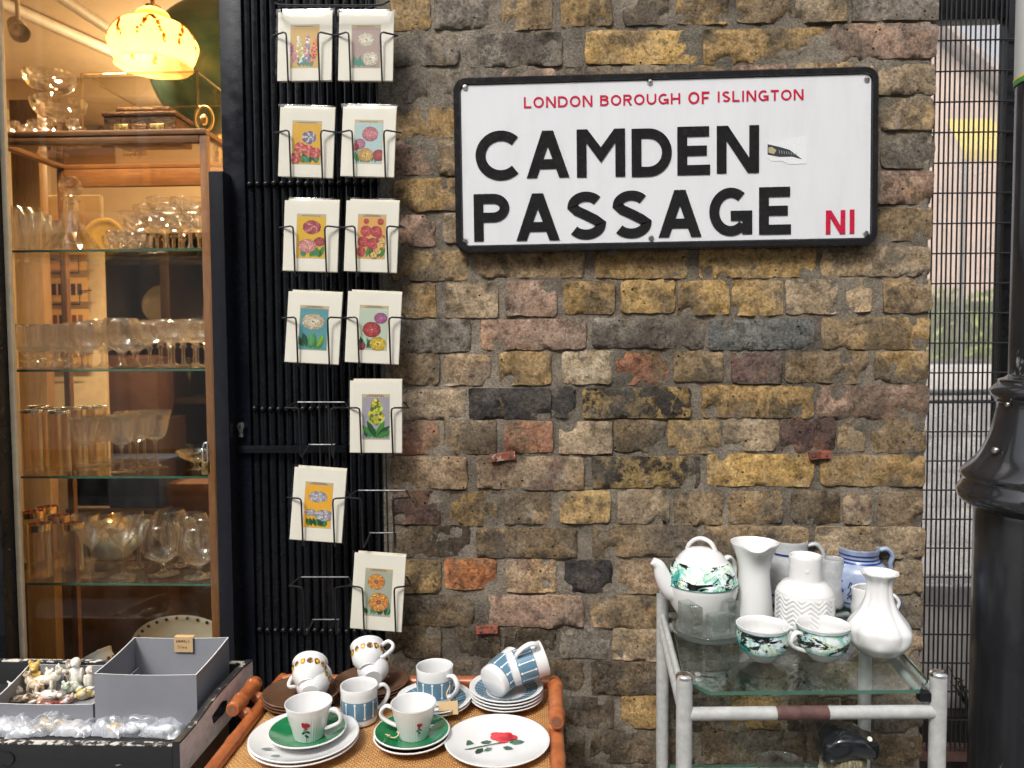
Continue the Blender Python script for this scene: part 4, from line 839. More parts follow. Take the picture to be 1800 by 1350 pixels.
def weave_mat():
    t = NT('rattan_weave'); v = t.coords(False); s_ = 1 / .0042
    sx = t.new('ShaderNodeSeparateXYZ'); t.l.new(v, sx.inputs[0]); 
    def wv(sock, ph=0.0): return t.math('SINE', t.math('ADD', t.math('MULTIPLY', sock, PI * s_), ph))
    chk = t.new('ShaderNodeTexChecker'); chk.inputs['Scale'].default_value = s_; nv = t.new('ShaderNodeVectorMath', operation='MULTIPLY_ADD'); nz_ = t.new('ShaderNodeTexNoise'); t.l.new(v, nz_.inputs[0]); nz_.inputs['Scale'].default_value = 90
    t.l.new(nz_.outputs['Color'], nv.inputs[0]); nv.inputs[1].default_value = (.0016, .0016, .0); t.l.new(v, nv.inputs[2]); s2 = t.new('ShaderNodeSeparateXYZ'); t.l.new(nv.outputs[0], s2.inputs[0])
    cx_ = t.new('ShaderNodeCombineXYZ'); t.l.new(s2.outputs[0], cx_.inputs[0]); t.l.new(s2.outputs[1], cx_.inputs[1]); cx_.inputs[2].default_value = .001; t.l.new(cx_.outputs[0], chk.inputs[0])
    hx = t.math('ABSOLUTE', wv(s2.outputs[0])); hy = t.math('ABSOLUTE', wv(s2.outputs[1])); h = t.math('MULTIPLY', t.mix(chk.outputs['Fac'], hx, hy), 1.0); g = t.math('MULTIPLY', hx, hy)
    n = t.noise(v, 40, 6, .7); n2 = t.noise(v, 8, 3); c = t.mix(chk.outputs['Fac'], (.50, .245, .075), (.66, .37, .135)); c = t.mix(t.ramp(n, [(.35, .0), (.7, .6)]), c, (.36, .145, .04)); c = t.mix(t.ramp(g, [(.0, .8), (.35, 0.0)]), c, (.13, .05, .015)); c = t.mix(t.ramp(n2, [(.4, 0.0), (.7, .35)]), c, (.70, .42, .17))
    return t.fin(c, .5, t.bump(h, .8, .0015))
MB().add(cbox(-hwid + .008, hwid - .008, -hdep + .008, hdep - .008, ZTR - .012, ZTR, .001), 0, False).build('woven_top', weave_mat(), tbl)
def bamboo(p0, p1, r, nodes=3, seed=1):
    p0, p1 = Vector(p0), Vector(p1); L = (p1 - p0).length; pts = []; rs_ = []; rnd = random.Random(seed); ks = [(i + rnd.uniform(.2, .8)) / nodes for i in range(nodes)]
    N = 40
    for i in range(N + 1):
        t_ = i / N; q = r * (1 + .02 * math.sin(t_ * 9 + seed))
        for k_ in ks:
            d = abs(t_ - k_) * L
            if d < .010: q += r * .20 * (1 - d / .010)
        if i in (0, N): q *= .88
        pts.append(p0.lerp(p1, t_)); rs_.append(q)
    return tube(pts, rs_, 14)
rr = .0125
for nm, p0, p1, sd_ in (('rail', (-hwid, hdep, ZTR + .008), (hwid, hdep, ZTR + .008), 1), ('rail', (-hwid, -hdep, ZTR + .008), (hwid, -hdep, ZTR + .008), 2), ('rail', (-hwid - .004, -hdep - .02, ZTR + .006), (-hwid - .004, hdep + .016, ZTR + .006), 3), ('rail', (hwid + .004, -hdep - .02, ZTR + .006), (hwid + .004, hdep + .016, ZTR + .006), 4)):
    MB().add(bamboo(p0, p1, rr, 3, sd_), 0).build(nm, BAM, tbl, 50)
# carrying handles: a short bar held up on two pegs at each side
for sgn, pxa, pya, pxb, pyb in ((-1, 462, 1199, 431, 1247), (1, 962, 1196, 970, 1255)):
    za_ = ZTR + (.034 if sgn < 0 else .040); pa = PZ(pxa, pya, za_); pb = PZ(pxb, pyb, za_); xh = (-hwid - .030 if sgn < 0 else hwid + .004) + tx; ya, yb_ = pa.y, pb.y - .004
    if sgn > 0: ya, yb_ = pa.y - .01, pb.y - .03
    hd = MB().add(bamboo((xh - tx, yb_ - ty, za_), (xh - tx, ya - ty, za_), .0135, 2, 7 + sgn), 0).build('handle', BAM, tbl, 50)
    MB().add(lathe([(0, 0), (.0085, 0)], 14), 0, True, None, Matrix.Translation((xh - tx, yb_ - ty - .0006, za_)) @ Matrix.Rotation(R(90), 4, 'X')).build('cut_end', paint('cut_bamboo' + str(sgn), (.20, .085, .045), .7, .3, 80), hd)
    for yy in (ya - .03, yb_ + .025): MB().add(bamboo((xh - tx, yy - ty, za_ - .008), ((-hwid if sgn < 0 else hwid) - .002 * sgn, yy - ty, ZTR + .004), .010, 1, 9), 0).build('peg', BAM, tbl, 50)
for sx in (-1, 1):
    for sy in (-1, 1): MB().add(bamboo((sx * (hwid - .02), sy * (hdep - .02), 0), (sx * (hwid - .02), sy * (hdep - .02), ZTR - .006), .014, 5, 20 + sx + 2 * sy), 0).build('leg', BAM, tbl, 50)
for sx in (-1, 1): MB().add(bamboo((sx * (hwid - .02), -hdep + .034, .35), (sx * (hwid - .02), hdep - .034, .35), .010, 3, 30 + sx), 0).build('stretcher', BAM, tbl, 50)

# ---------------------------------------------------------------- crockery
WC = M['white_ceramic']
def shell(prof, th=.0026): # outer profile (bottom to rim) -> closed cup wall with thickness
    inner = [(max(0.0, r_ - th), z_ + (th if i == 0 or r_ - th <= 0 else 0)) for i, (r_, z_) in enumerate(prof)]
    inner = [(r_, max(z_, prof[0][1] + th * 1.4)) for r_, z_ in inner]
    top = prof[-1]; return [(0, prof[0][1])] + list(prof) + [(top[0] - th * .15, top[1] + th * .35), (top[0] - th * .75, top[1] + th * .35)] + inner[::-1] + [(0, prof[0][1] + th * 1.4)]
def plate_prof(r_, h=.018, foot=.55, flat=.0): return [(0, .003), (r_ * foot * .9, .003), (r_ * foot, 0), (r_ * foot + .003, .003), (r_ * .8, h * .55), (r_, h), (r_ + .0005, h + .0015), (r_ - .002, h + .0022), (r_ * .80, h * .55 + .0035), (r_ * foot, .0065 + flat), (0, .0062 + flat)]
def dish(name, label, cat, p, r_, mat_top, group=None, h=.018, n=56, flute=0, rz=0.0):
    t = thing(name, label, cat, p, rz, group); pr_ = plate_prof(r_, h)
    mod = (lambda r, z, a, i: (r, z + (.0007 * math.cos(a * 40) if flute and i in (7, 8) else 0))) if flute else None
    m = MB(); vf = lathe(pr_, 160 if flute else n, mod); m.add(vf, 0); N = 160 if flute else n
    return t, m
def simple_dish(name, label, cat, p, r_, mats, top=1, group=None, h=.018, rimw=0):
    """mats: [underside and rim, upper face]"""
    t = thing(name, label, cat, p, 0, group); pr_ = plate_prof(r_, h)
    m = MB(); m.add(lathe(pr_[:8], 64), 0); m.add(lathe(pr_[7:], 64), top); o = m.build('dish', mats, t, 60); return t
GREEN = paint('green_glaze', (.012, .17, .062), .10, .1, 10, 0, coat=.4)
BROWN = paint('brown_glaze', (.12, .062, .036), .16, .15, 10, 0, coat=.4)
BLUEG = (.105, .205, .285)
def wrap(m, polys, rfun, a0, colr, off=.0005, mi=0):
    """flat shapes given as (arc metres, z) laid on a turned surface"""
    for P in polys:
        v = []
        for u, z in P: r_ = rfun(z) + off; a = a0 + u / r_; v.append((r_ * math.cos(a), r_ * math.sin(a), z))
        m.add((v, [tuple(range(len(v)))]), mi, True, colr)
def ell(cx, cz, rx, rz, n=10, rot=0.0): return [(cx + rx * math.cos(k * 2 * PI / n) * math.cos(rot) - rz * math.sin(k * 2 * PI / n) * math.sin(rot), cz + rx * math.cos(k * 2 * PI / n) * math.sin(rot) + rz * math.sin(k * 2 * PI / n) * math.cos(rot)) for k in range(n)]
def handle_pts(r_top, r_bot, z1, z0, out): return curve3([(r_top - .002, 0, z1), (r_top + out * .55, 0, z1 + .004), (r_top + out, 0, z1 - (z1 - z0) * .22), (r_top + out * .85, 0, z1 - (z1 - z0) * .6), (r_bot + out * .35, 0, z0 + .002), (r_bot - .002, 0, z0)], 5)
def add_handle(t, pts, r_, rz, mat_, flat=1.5, name='handle'):
    vf = tube(pts, r_, 10); Mx = Matrix.Rotation(rz, 4, 'Z') @ Matrix.Diagonal((1, flat, 1, 1)); return MB().add(vf, 0, True, None, Mx).build(name, mat_, t, 70)
def face_ang(p):                                   # angle of the side that faces the street
    return math.atan2(CAM.y - p.y, CAM.x - p.x)
def rose(m, rf, a0, z, s_, big=1.0):
    rnd = random.Random(int(z * 1000))
    for i, (u, w_) in enumerate(((0, -.2), (.3, -.5), (-.3, -.55), (.1, -.9))): wrap(m, [ell(u * s_, z + w_ * s_ * 1.6, s_ * .34, s_ * .17, 8, .7 * (-1) ** i)], rf, a0, lin('1e4430'), .0004 + i * .00006)
    wrap(m, [[(-.03 * s_, z), (.04 * s_, z), (.1 * s_, z - 2.4 * s_), (.04 * s_, z - 2.4 * s_)]], rf, a0, lin('2a4a38'), .0003)
    for i in range(9): a = i * 2.4; q = .34 * s_ * (1 - i / 12); wrap(m, [ell(q * math.cos(a), z + .25 * s_ + q * math.sin(a), s_ * .34 * (1 - i * .05), s_ * .30 * (1 - i * .05), 9, a)], rf, a0, tuple(min(1, x * rnd.uniform(.6, 1.3)) for x in lin('b02234')), .0008 + i * .00006)
def cupA(name, label, p, r_rim, hgt, rz_handle, a_rose, small=False, group=None):
    """tapering white cup with fluted foot, rose transfer"""
    t = thing(name, label, 'cup', p, 0, group); prof = smoothprof([(r_rim * .60, 0), (r_rim * .62, hgt * .05), (r_rim * .70, hgt * .25), (r_rim * .86, hgt * .65), (r_rim * .95, hgt * .88), (r_rim, hgt)], 4)
    def rf(z):
        for (r0, z0), (r1, z1) in zip(prof, prof[1:]):
            if z0 <= z <= z1 and z1 > z0: return r0 + (r1 - r0) * (z - z0) / (z1 - z0)
        return prof[-1][0]
    N = 128; sp_ = shell(prof)
    MB().add(lathe(sp_, N, lambda r, z, a, i: (r + (.0006 * math.cos(a * 42) * (1 if z < hgt * .78 and 1 <= i <= len(prof) else 0)), z)), 0).build('body', WC, t, 60)
    add_handle(t, handle_pts(rf(hgt * .78), rf(hgt * .28), hgt * .80, hgt * .28, r_rim * .55), .0034, rz_handle, WC)
    m = MB(); rose(m, rf, a_rose, hgt * .52, hgt * (.21 if not small else .15)); m.build('rose_transfer', M['vcol_gloss'], t, 80); return t
def mug_pattern(rf, z0, z1, n=12):
    m = MB(); K = 72; v = []; f = []
    for j in range(7):
        z = z0 + (z1 - z0) * j / 6
        for k in range(K): a = 2 * PI * k / K; r_ = rf(z) + .0003; v.append((r_ * math.cos(a), r_ * math.sin(a), z))
    for j in range(6):
        for k in range(K): l = (k + 1) % K; f.append((j * K + k, j * K + l, (j + 1) * K + l, (j + 1) * K + k))
    m.add((v, f), 0, True, BLUEG); W = lin('dfe6e6'); H = z1 - z0
    for k in range(n):
        a = 2 * PI * k / n; c_ = 2 * PI * rf(z0) / n
        wrap(m, [[(-.0011, z0 + H * .16), (.0011, z0 + H * .16), (.0011, z0 + H * .5), (-.0011, z0 + H * .5)], [(-.0011, z0 + H * .5), (.0011, z0 + H * .5), (.0011, z0 + H * .86), (-.0011, z0 + H * .86)]] +
             [[(-c_ * .16, z), (0, z - H * .09), (c_ * .16, z), (0, z + H * .09)] for z in (z0 + H * .12, z0 + H * .90)], rf, a, W, .0007)
        wrap(m, [[(-c_ * .30, z0 + H * .28), (-c_ * .16, z0 + H * .2), (-c_ * .10, z0 + H * .3), (-c_ * .10, z0 + H * .72), (-c_ * .16, z0 + H * .8), (-c_ * .30, z0 + H * .72)]], rf, a + .5 * c_ / rf(z0) + .12, lin('53809c'), .0006)
    return m
def mugB(name, label, p, r_rim, hgt, rz_handle, group=None):
    t = thing(name, label, 'mug', p, 0, group); prof = [(r_rim * .80, 0), (r_rim * .93, .003), (r_rim * .955, .008), (r_rim * .965, hgt * .5), (r_rim, hgt)]
    prof = [(r_rim * .80, 0)] + smoothprof(prof[1:], 3)
    rf = lambda z: r_rim * (.955 + .045 * z / hgt)
    MB().add(lathe(shell(prof), 56), 0).build('body', WC, t, 60); mug_pattern(rf, hgt * .20, hgt * .70).build('blue_pattern', M['vcol_gloss'], t, 80)
    add_handle(t, handle_pts(rf(hgt), rf(0), hgt * .82, hgt * .25, r_rim * .62), .0036, rz_handle, WC); return t
def cupC(name, label, p, r_rim, hgt, rz_handle, group=None):
    """rounded white cup with a brown floral band"""
    t = thing(name, label, 'cup', p, 0, group); prof = [(r_rim * .50, 0)] + smoothprof([(r_rim * .54, .003), (r_rim * .62, .006), (r_rim * .86, hgt * .35), (r_rim * .95, hgt * .65), (r_rim * .94, hgt * .85), (r_rim, hgt)], 4)
    rf = lambda z: r_rim * (.86 + .10 * min(1, max(0, (z / hgt - .35) / .3)))
    MB().add(lathe(shell(prof), 56), 0).build('body', WC, t, 60); m = MB(); rnd = random.Random(4)
    for k in range(15):
        a = 2 * PI * k / 15
        for q in range(8): wrap(m, [ell(.0035 * math.cos(q * .8) + rnd.uniform(-.001, .001), hgt * .60 + .0045 * math.sin(q * .8), .0026, .0022, 7)], rf, a, rnd.choice([lin('7a4a22'), lin('b08030'), lin('4a2c1a'), lin('c8a850'), lin('8a6a3a')]), .0005 + q * .00008)
        wrap(m, [ell(0, hgt * .60, .0028, .0028, 8)], rf, a, lin('e0b828') if k % 2 else lin('5a3418'), .0014)
    m.build('floral_band', M['vcol_gloss'], t, 80); add_handle(t, handle_pts(rf(hgt * .85), r_rim * .8, hgt * .84, hgt * .30, r_rim * .58), .0036, rz_handle, WC); return t
def tilt(t, axis_dir, loc):                        # lay a thing so that its +z points along axis_dir
    q = Vector(axis_dir).to_track_quat('Z', 'Y'); t.rotation_mode = 'QUATERNION'; t.rotation_quaternion = q; t.location = loc
def stack(px, py, wpx, name, labels, mats, n, h=.016, step=.0052, z0=ZTR, group=None):
    p = PZ(px, py, z0 + h * .8); s_ = mpp(p); r_ = wpx * s_ / 2; p.z = z0 + .0008
    for i in range(n):
        simple_dish(name, labels[i] if isinstance(labels, list) else labels, 'plate' if 'plate' in name else 'saucer', (p.x, p.y, p.z + i * step), r_ * (1 - .004 * i), mats, 1, group, h)
    return Vector((p.x, p.y, p.z + (n - 1) * step + .0066)), r_
# left: two white plates, green saucer, rose cup
top, r_ = stack(535, 1302, 189, 'plate', ['white dinner plate at the bottom beneath the green saucer', 'white plate with a leaf sprig directly under the green saucer'], [WC, WC], 2, .017, .0065)
m = MB()
for x, y, a in ((-.052, -.040, .3), (-.030, -.062, 1.0)):
    m.add(([(x + .008 * math.cos(a + k * PI / 3) * (1 if k % 3 else 1.5), y + .0045 * math.sin(a + k * PI / 3), 0) for k in range(6)], [tuple(range(6))]), 0, False, lin('6f7f78'))
lf = m.build('leaf_transfer', M['vcol_gloss'], None); lf.parent = [o for o in col.objects if o.name.startswith('plate') and o.parent is None][-1]; lf.location = (0, 0, .0125)
p = Vector((top.x + .004, top.y + .006, top.z + .001)); s_ = mpp(p); sg = simple_dish('saucer', 'green saucer on two white plates under a rose cup', 'saucer', p, 134 * s_ / 2, [WC, GREEN], 1, 'green saucers', .016)
cp = p + Vector((.004, -.004, .0068)); cupA('cup', 'white cup with a long stemmed rose on the green saucer over white plates', cp, 41 * mpp(cp), .060, R(-10), face_ang(cp) - .18)
# middle: green saucer over a dark saucer, rose cup with string
top, r_ = stack(724, 1296, 133, 'saucer', ['dark green saucer lowest under the cup with string'], [WC, BROWN], 1, .016, .006)
p = Vector((top.x, top.y + .002, top.z + .001)); simple_dish('saucer', 'green saucer with a loop of string under a rose cup', 'saucer', p, 132 * mpp(p) / 2, [WC, GREEN], 1, 'green saucers', .016)
cp = p + Vector((.003, 0, .0068)); cupA('cup', 'white cup with a small rosebud and string on its handle', cp, 40 * mpp(cp), .059, R(176), face_ang(cp) + .30, True)
m = MB(); rnd = random.Random(2); pts = [(-.045 + .004 * i + .006 * math.sin(i * 1.7), -.012 - .012 * math.sin(i * .55) + .004 * math.cos(i * 2.1), .012 + .006 * abs(math.sin(i * .9))) for i in range(14)]
st = m.add(tube(curve3(pts, 3), .0011, 5)).build('string', paint('jute_string', (.62, .46, .24), .8), None); tag(st, 'loop of jute string lying in the green saucer', 'string'); st.location = p
# right: white plate with red rose
pl = PZ(874, 1303, ZTR + .012); pl.z = ZTR + .0008; rP = 184 * mpp(pl) / 2
t = simple_dish('plate', 'white plate with a big red rose', 'plate', pl, rP, [WC, WC], 1, None, .014)
m = MB(); rnd = random.Random(9)
def fl(poly, z, c_): m.add(([(x, y, z) for x, y in poly], [tuple(range(len(poly)))]), 0, False, c_)
for i, (x, y, a, l_) in enumerate(((-.055, -.030, 3.4, .024), (-.038, -.006, 2.9, .030), (-.022, -.020, 4.2, .022), (-.006, -.018, 3.9, .018), (.012, -.016, -.3, .020), (.022, .000, .1, .028), (-.008, .002, 3.4, .020), (-.058, -.016, 2.8, .02))):
    d = (math.cos(a), math.sin(a)); e = (-d[1], d[0]); fl([(x + d[0] * l_ * t_ + e[0] * l_ * w_, y + d[1] * l_ * t_ + e[1] * l_ * w_) for t_, w_ in ((0, 0), (.35, -.30), (.75, -.22), (1, 0), (.75, .22), (.35, .30))], .0001 * i, lin(['2f5a42', '3c6350', '254836', '4a7060'][i % 4]))
fl([(-.075, -.036), (-.074, -.039), (.012, -.002), (.012, .001)], .0012, lin('3a5a48'))
for i in range(16): a = i * 2.4; q = .017 * (1 - i / 18); u, w_ = .010 + q * math.cos(a), .016 + .8 * q * math.sin(a); c_ = tuple(min(1, x * rnd.uniform(.55, 1.35)) for x in lin('d0202a')); fl([(u + .0105 * (1 - i * .035) * math.cos(k * .7), w_ + .0085 * (1 - i * .035) * math.sin(k * .7)) for k in range(9)], .0014 + i * .0001, c_)
lf = m.build('rose_transfer', M['vcol_gloss'], t); lf.location = (-.002, .004, .0072)
# blue patterned mugs
mp_ = PZ(632, 1268, ZTR); mugB('mug', 'blue patterned mug standing directly on the rattan weave', mp_ + Vector((0, 0, .001)), 32.5 * mpp(mp_), .069, R(28))
BLUES = vcol('blue_saucer_glaze', .12, .02, .4)
def blue_saucer(p, r_, label):
    t = thing('saucer', label, 'saucer', p, 0, 'blue patterned saucers'); pr_ = plate_prof(r_, .016); MB().add(lathe(pr_, 64), 0).build('dish', WC, t, 60); m = MB()
    K = 72; v = []
    for rr_, z in ((r_ * .56, .0073), (r_ * .92, .0150)): v += [(rr_ * math.cos(2 * PI * k / K), rr_ * math.sin(2 * PI * k / K), z + .0006) for k in range(K)]
    m.add((v, [(k, (k + 1) % K, K + (k + 1) % K, K + k) for k in range(K)]), 0, True, BLUEG)
    for k in range(30):
        a = 2 * PI * k / 30; zf = lambda q: .0073 + (.015 - .0073) * (q - .56) / .36 + .0011
        for q0, q1, w_ in ((.60, .88, .006), (.58, .63, .020), (.85, .90, .022)): m.add(([((q * r_) * math.cos(a + da), (q * r_) * math.sin(a + da), zf(q)) for q, da in ((q0, -w_), (q1, -w_), (q1, w_), (q0, w_))], [(0, 1, 2, 3)]), 0, False, lin('dfe6e6'))
    m.build('blue_pattern', BLUES, t, 80); return t
p = PZ(763, 1233, ZTR + .014); p.z = ZTR + .0008; r_ = 131 * mpp(p) / 2
for i in range(2): blue_saucer(p + Vector((0, 0, .006 * i)), r_, ['blue patterned saucer lower of two below the tagged mug', 'blue patterned saucer directly below the tagged mug'][i])
cp = p + Vector((.001, .006, .0136)); mugB('mug', 'blue patterned mug with a price tag standing on saucers', cp, 32.5 * mpp(cp), .067, R(-35))
tp = PZ(788, 1245, ZTR + .028); t = thing('price_tag', 'brown paper price tag tied to a blue mug', 'price tag', tp, R(12)); t.rotation_euler = (R(-35), 0, R(12))
TAGM = paint('kraft_paper', (.48, .33, .17), .8, .06, 20, .1); MB().add(cbox(-.018, .018, -.0005, .0005, -.012, .012, .0003, 1), 0, False).build('paper', TAGM, t); MB().add(box(-.018, .008, -.0012, -.0006, -.011, -.004), 0, False).build('dark_strip', paint('dark_strip', (.10, .07, .03), .6), t)
MB().add(tube(curve3([(.004, 0, .010), (-.002, -.002, .024), (.006, .002, .040)], 4), .0009, 5)).build('string', bpy.data.materials['jute_string'], t)
# stack of blue saucers with two tipped mugs
p = PZ(890, 1216, ZTR + .024); p.z = ZTR + .0008; r_ = 129 * mpp(p) / 2
for i in range(4): blue_saucer(p + Vector((0, 0, .0062 * i)), r_, ['blue patterned saucer lowest of the stack of four under tipped mugs', 'blue patterned saucer second from bottom of the stack of four', 'blue patterned saucer third from bottom of the stack of four', 'blue patterned saucer on top of the stack of four'][i])
zt = p.z + .0186 + .0075
t1 = mugB('mug', 'blue patterned mug lying tipped with its base showing', (0, 0, 0), .034, .072, R(-58)); b0 = PZ(864, 1201, zt + .030); ax = Vector((.62, .72, .26)); tilt(t1, ax, b0)
t2 = mugB('mug', 'blue patterned mug tipped over and nested behind the other tipped mug', (0, 0, 0), .034, .072, R(120)); b1 = PZ(895, 1178, zt + .046); tilt(t2, Vector((.93, .25, .25)), b1)
# brown saucers with nested floral cups
BRS = [BROWN, BROWN]
for (px, py, wp, n_, cups, nm) in ((530, 1228, 134, 3, ((546, 1219, .026, (-.14, .92, .22), 'front'), (541, 1205, .038, (-.16, .85, .42), 'behind')), 'left'), (653, 1208, 131, 3, ((656, 1193, .030, (-.20, .90, .28), 'front'), (648, 1176, .046, (-.22, .78, .52), 'behind')), 'mid')):
    side = 'nearest the crate' if nm == 'left' else 'standing by the folded gate'
    top, r_ = stack(px, py, wp, 'saucer', ['brown saucer lowest of the stack ' + side, 'brown saucer second in the stack ' + side, 'brown saucer on top of the stack ' + side], BRS, n_, .015, .0055)
    for (cx_, cy_, dz, ax, wh) in cups:
        t = cupC('cup', 'floral cup %s, saucers %s' % ('tipped with base showing on brown' if wh == 'front' else 'upper of tipped pair on brown', side), (0, 0, 0), .0345, .053, R(-60) if wh == 'front' else (R(-40) if nm == 'left' else R(160)))
        tilt(t, ax, PZ(cx_, cy_, top.z + dz))

# ================================================================ GLASS-TOPPED TROLLEY
ZG = 1.005
FL, FR = PZ(1203, 1186, 1.03), PZ(1650, 1182, 1.03); BL2, BR2 = PZ(1165, 1036, 1.045), PZ(1523, 1034, 1.045)
tc = (FL + FR + BL2 + BR2) / 4
tr = thing('glass_trolley', 'white metal trolley with two glass shelves against the bricks', 'trolley', (tc.x, tc.y, 0)); T0 = Vector((tc.x, tc.y, 0))
GREYP = worn('chipped_grey_white_paint', (.40, .405, .395), (.13, .06, .045), .245, 22, .35, .8, sharp=.02, bump=.35)
CHR = paint('chrome_cap', (.75, .75, .74), .12, .1, 60, 0, metal=1.0)
LEGR = .0128
for q, zt in ((FL, 1.03), (FR, 1.03), (BL2, 1.045), (BR2, 1.045)):
    l = q - T0; lg = MB().add(lathe([(0, .045), (LEGR, .046), (LEGR, zt - .005), (LEGR - .001, zt - .004)], 20), 0, True, None, Matrix.Translation((l.x, l.y, 0))).build('leg', GREYP, tr)
    MB().add(lathe([(LEGR + .0002, zt - .0055), (LEGR + .0006, zt - .001), (LEGR - .002, zt + .002), (LEGR - .006, zt + .0028), (0, zt + .0012)], 20), 0, True, None, Matrix.Translation((l.x, l.y, 0))).build('cap', CHR, lg)
    MB().add(ellipsoid((l.x, l.y, .024), (.012, .022, .024))).build('castor', M['black'], lg)
def rail(a, b, z, r_=.0105, nm='rail', mat_=GREYP): return MB().add(tube([(a.x - T0.x, a.y - T0.y, z), (b.x - T0.x, b.y - T0.y, z)], r_, 14)).build(nm, mat_, tr)
zr = PZ(1425, 1256, .96); 
def leg_z(px, py, q): d = ray(px, py); k = (q.y - CAM.y) / d.y; return (CAM + d * k).z
zrail = leg_z(1300, 1256, FL)
rf_ = rail(FL, FR, zrail); e = (FR - FL).normalized()
pa = FL + (FR - FL) * .36; pb = FL + (FR - FL) * .565
MB().add(tube([(pa.x - T0.x, pa.y - T0.y, zrail), (pb.x - T0.x, pb.y - T0.y, zrail)], .0109, 14)).build('bare_patch', paint('rust_brown', (.095, .045, .038), .7, .35, 60, .4, 200, .001), rf_)
for a, b in ((BL2, BR2), (FL, BL2), (FR, BR2)): rail(a, b, zrail - .002, .0095)
for a, b in ((BL2, BR2), (FL, FR), (FL, BL2), (FR, BR2)): rail(a, b, .655, .0095)
for a, b in ((FL, BL2), (FR, BR2), (BL2, BR2)): rail(a, b, ZG - .014, .006, 'shelf_rail')
# glass shelves (front corners cut off)
def shelf_poly(inset):
    a, b, c_, d = [Vector((q.x, q.y)) - Vector((T0.x, T0.y)) for q in (FL, FR, BR2, BL2)]; k = .040
    u = (b - a).normalized(); v_ = (d - a).normalized()
    return [a + u * k - v_ * .006, b - u * k * .8 - (c_ - b).normalized() * .006, b + (c_ - b).normalized() * k * .8 - u * .004, c_ - u * .015, d + u * .015, a + v_ * k + u * .004]
for nm, zs in (('glass_shelf', ZG), ('glass_shelf', .672)):
    P = shelf_poly(0); n = len(P); m = MB(); m.add(([(q.x, q.y, zs) for q in P] + [(q.x, q.y, zs - .006) for q in P], [tuple(range(n)), tuple(range(2 * n - 1, n - 1, -1))]), 0, False)
    gs = m.build(nm, M['shelf_glass'], tr)
    m = MB(); m.add(([(q.x, q.y, zs) for q in P] + [(q.x, q.y, zs - .006) for q in P], [(i, i + n, (i + 1) % n + n, (i + 1) % n) for i in range(n)]), 0, False); m.build('glass_edge', M['shelf_edge'], gs)
for q, sgn in ((FR, -1),):
    l = q - T0; MB().add(cbox(l.x - .030, l.x - .010, l.y - .004, l.y + .012, ZG - .022, ZG - .007, .003)).build('shelf_clip', M['black'], tr)
# marbled transfer: teal, pale green, white with black brush strokes
def marble(name, k=1.0):
    t = NT(name); v = t.coords(); n1 = t.noise(v, 20 * k, 4, .55, .8); n2 = t.noise(v, 30 * k, 4, .6, 1.4); st = t.coords(scale=(1, 1, 2.6)); n3 = t.noise(st, 20 * k, 6, .72, .8); n4 = t.noise(t.coords(scale=(1, 1, 1.4)), 16 * k, 3, .5, .4)
    c = t.ramp(n1, [(.34, lin('2f9088')), (.44, lin('8fcbb8')), (.54, lin('dfe8d2')), (.64, lin('9cc8cc')), (.74, lin('c3cb98'))]); c = t.mix(t.ramp(n2, [(.54, 0.0), (.58, 1.0)]), c, lin('dde4ea'))
    br = t.math('ABSOLUTE', t.math('SUBTRACT', n2, .47)); c = t.mix(t.ramp(br, [(0.0, 1.0), (.012, 0.0)]), c, (.03, .05, .05)); c = t.mix(t.ramp(n3, [(.53, 0.0), (.55, 1.0)]), c, (.006, .007, .008))
    return t.fin(c, .1, Coat_Weight=.4)
MARB = marble('marbled_transfer'); TEAL = paint('teal_line', (.02, .16, .14), .15, .1, 20, 0)
def gp(px, py): p = PZ(px, py, ZG); p.z += .0008; return p
# teapot
p = gp(1233, 1088); s_ = mpp(p); rT = 62 * s_; hB = .122
t = thing('teapot', 'white teapot with a marbled teal band and domed lid', 'teapot', p)
prof = smoothprof([(rT * .58, .001), (rT * .62, .004), (rT * .86, hB * .25), (rT * .99, hB * .52), (rT * .98, hB * .68), (rT * .84, hB * .88), (rT * .66, hB)], 5)
MB().add(lathe([(0, .002)] + prof + [(0, hB - .001)], 56)).build('body', WC, t, 60)
band = [(r_ + .0006, z) for r_, z in prof if hB * .60 <= z <= hB * .975]; MB().add(lathe(band, 72)).build('marbled_band', MARB, t, 80)
zb_ = band[0][1]; MB().add(tube([((band[0][0] + .0004) * math.cos(k * PI / 24), (band[0][0] + .0004) * math.sin(k * PI / 24), zb_) for k in range(48)], .0010, 6, True)).build('teal_line', TEAL, t)
lid = MB().add(lathe(smoothprof([(rT * .72, hB - .010), (rT * .70, hB - .004), (rT * .55, hB + .010), (rT * .30, hB + .020), (0, hB + .023)], 4), 48)).build('lid', WC, t, 60)
MB().add(tube([((rT * .71) * math.cos(k * PI / 24), (rT * .71) * math.sin(k * PI / 24), hB - .009) for k in range(48)], .0010, 6, True)).build('teal_line', TEAL, lid)
kn = curve3([(-.030, 0, hB + .008), (-.026, 0, hB + .024), (-.012, 0, hB + .037), (.004, 0, hB + .039), (.020, 0, hB + .030), (.030, 0, hB + .008)], 5); MB().add(tube(kn, .0042, 10), 0, True, None, Matrix.Rotation(R(-25), 4, 'Z') @ Matrix.Diagonal((1, 1.7, 1, 1))).build('lid_loop', WC, lid, 70)
spo = curve3([(-rT * .50, 0, hB * .46), (-rT * .88, 0, hB * .52), (-rT * 1.12, 0, hB * .72), (-rT * 1.24, 0, hB * .90), (-rT * 1.42, 0, hB * .98)], 6); N_ = len(spo)
MB().add(tube(spo, [.031 - .0235 * (i / (N_ - 1)) ** .7 for i in range(N_)], 16), 0, True, None, Matrix.Rotation(R(8), 4, 'Z')).build('spout', WC, t, 70)
add_handle(t, handle_pts(rT * .8, rT * .9, hB * .90, hB * .30, .030), .005, R(30), WC)
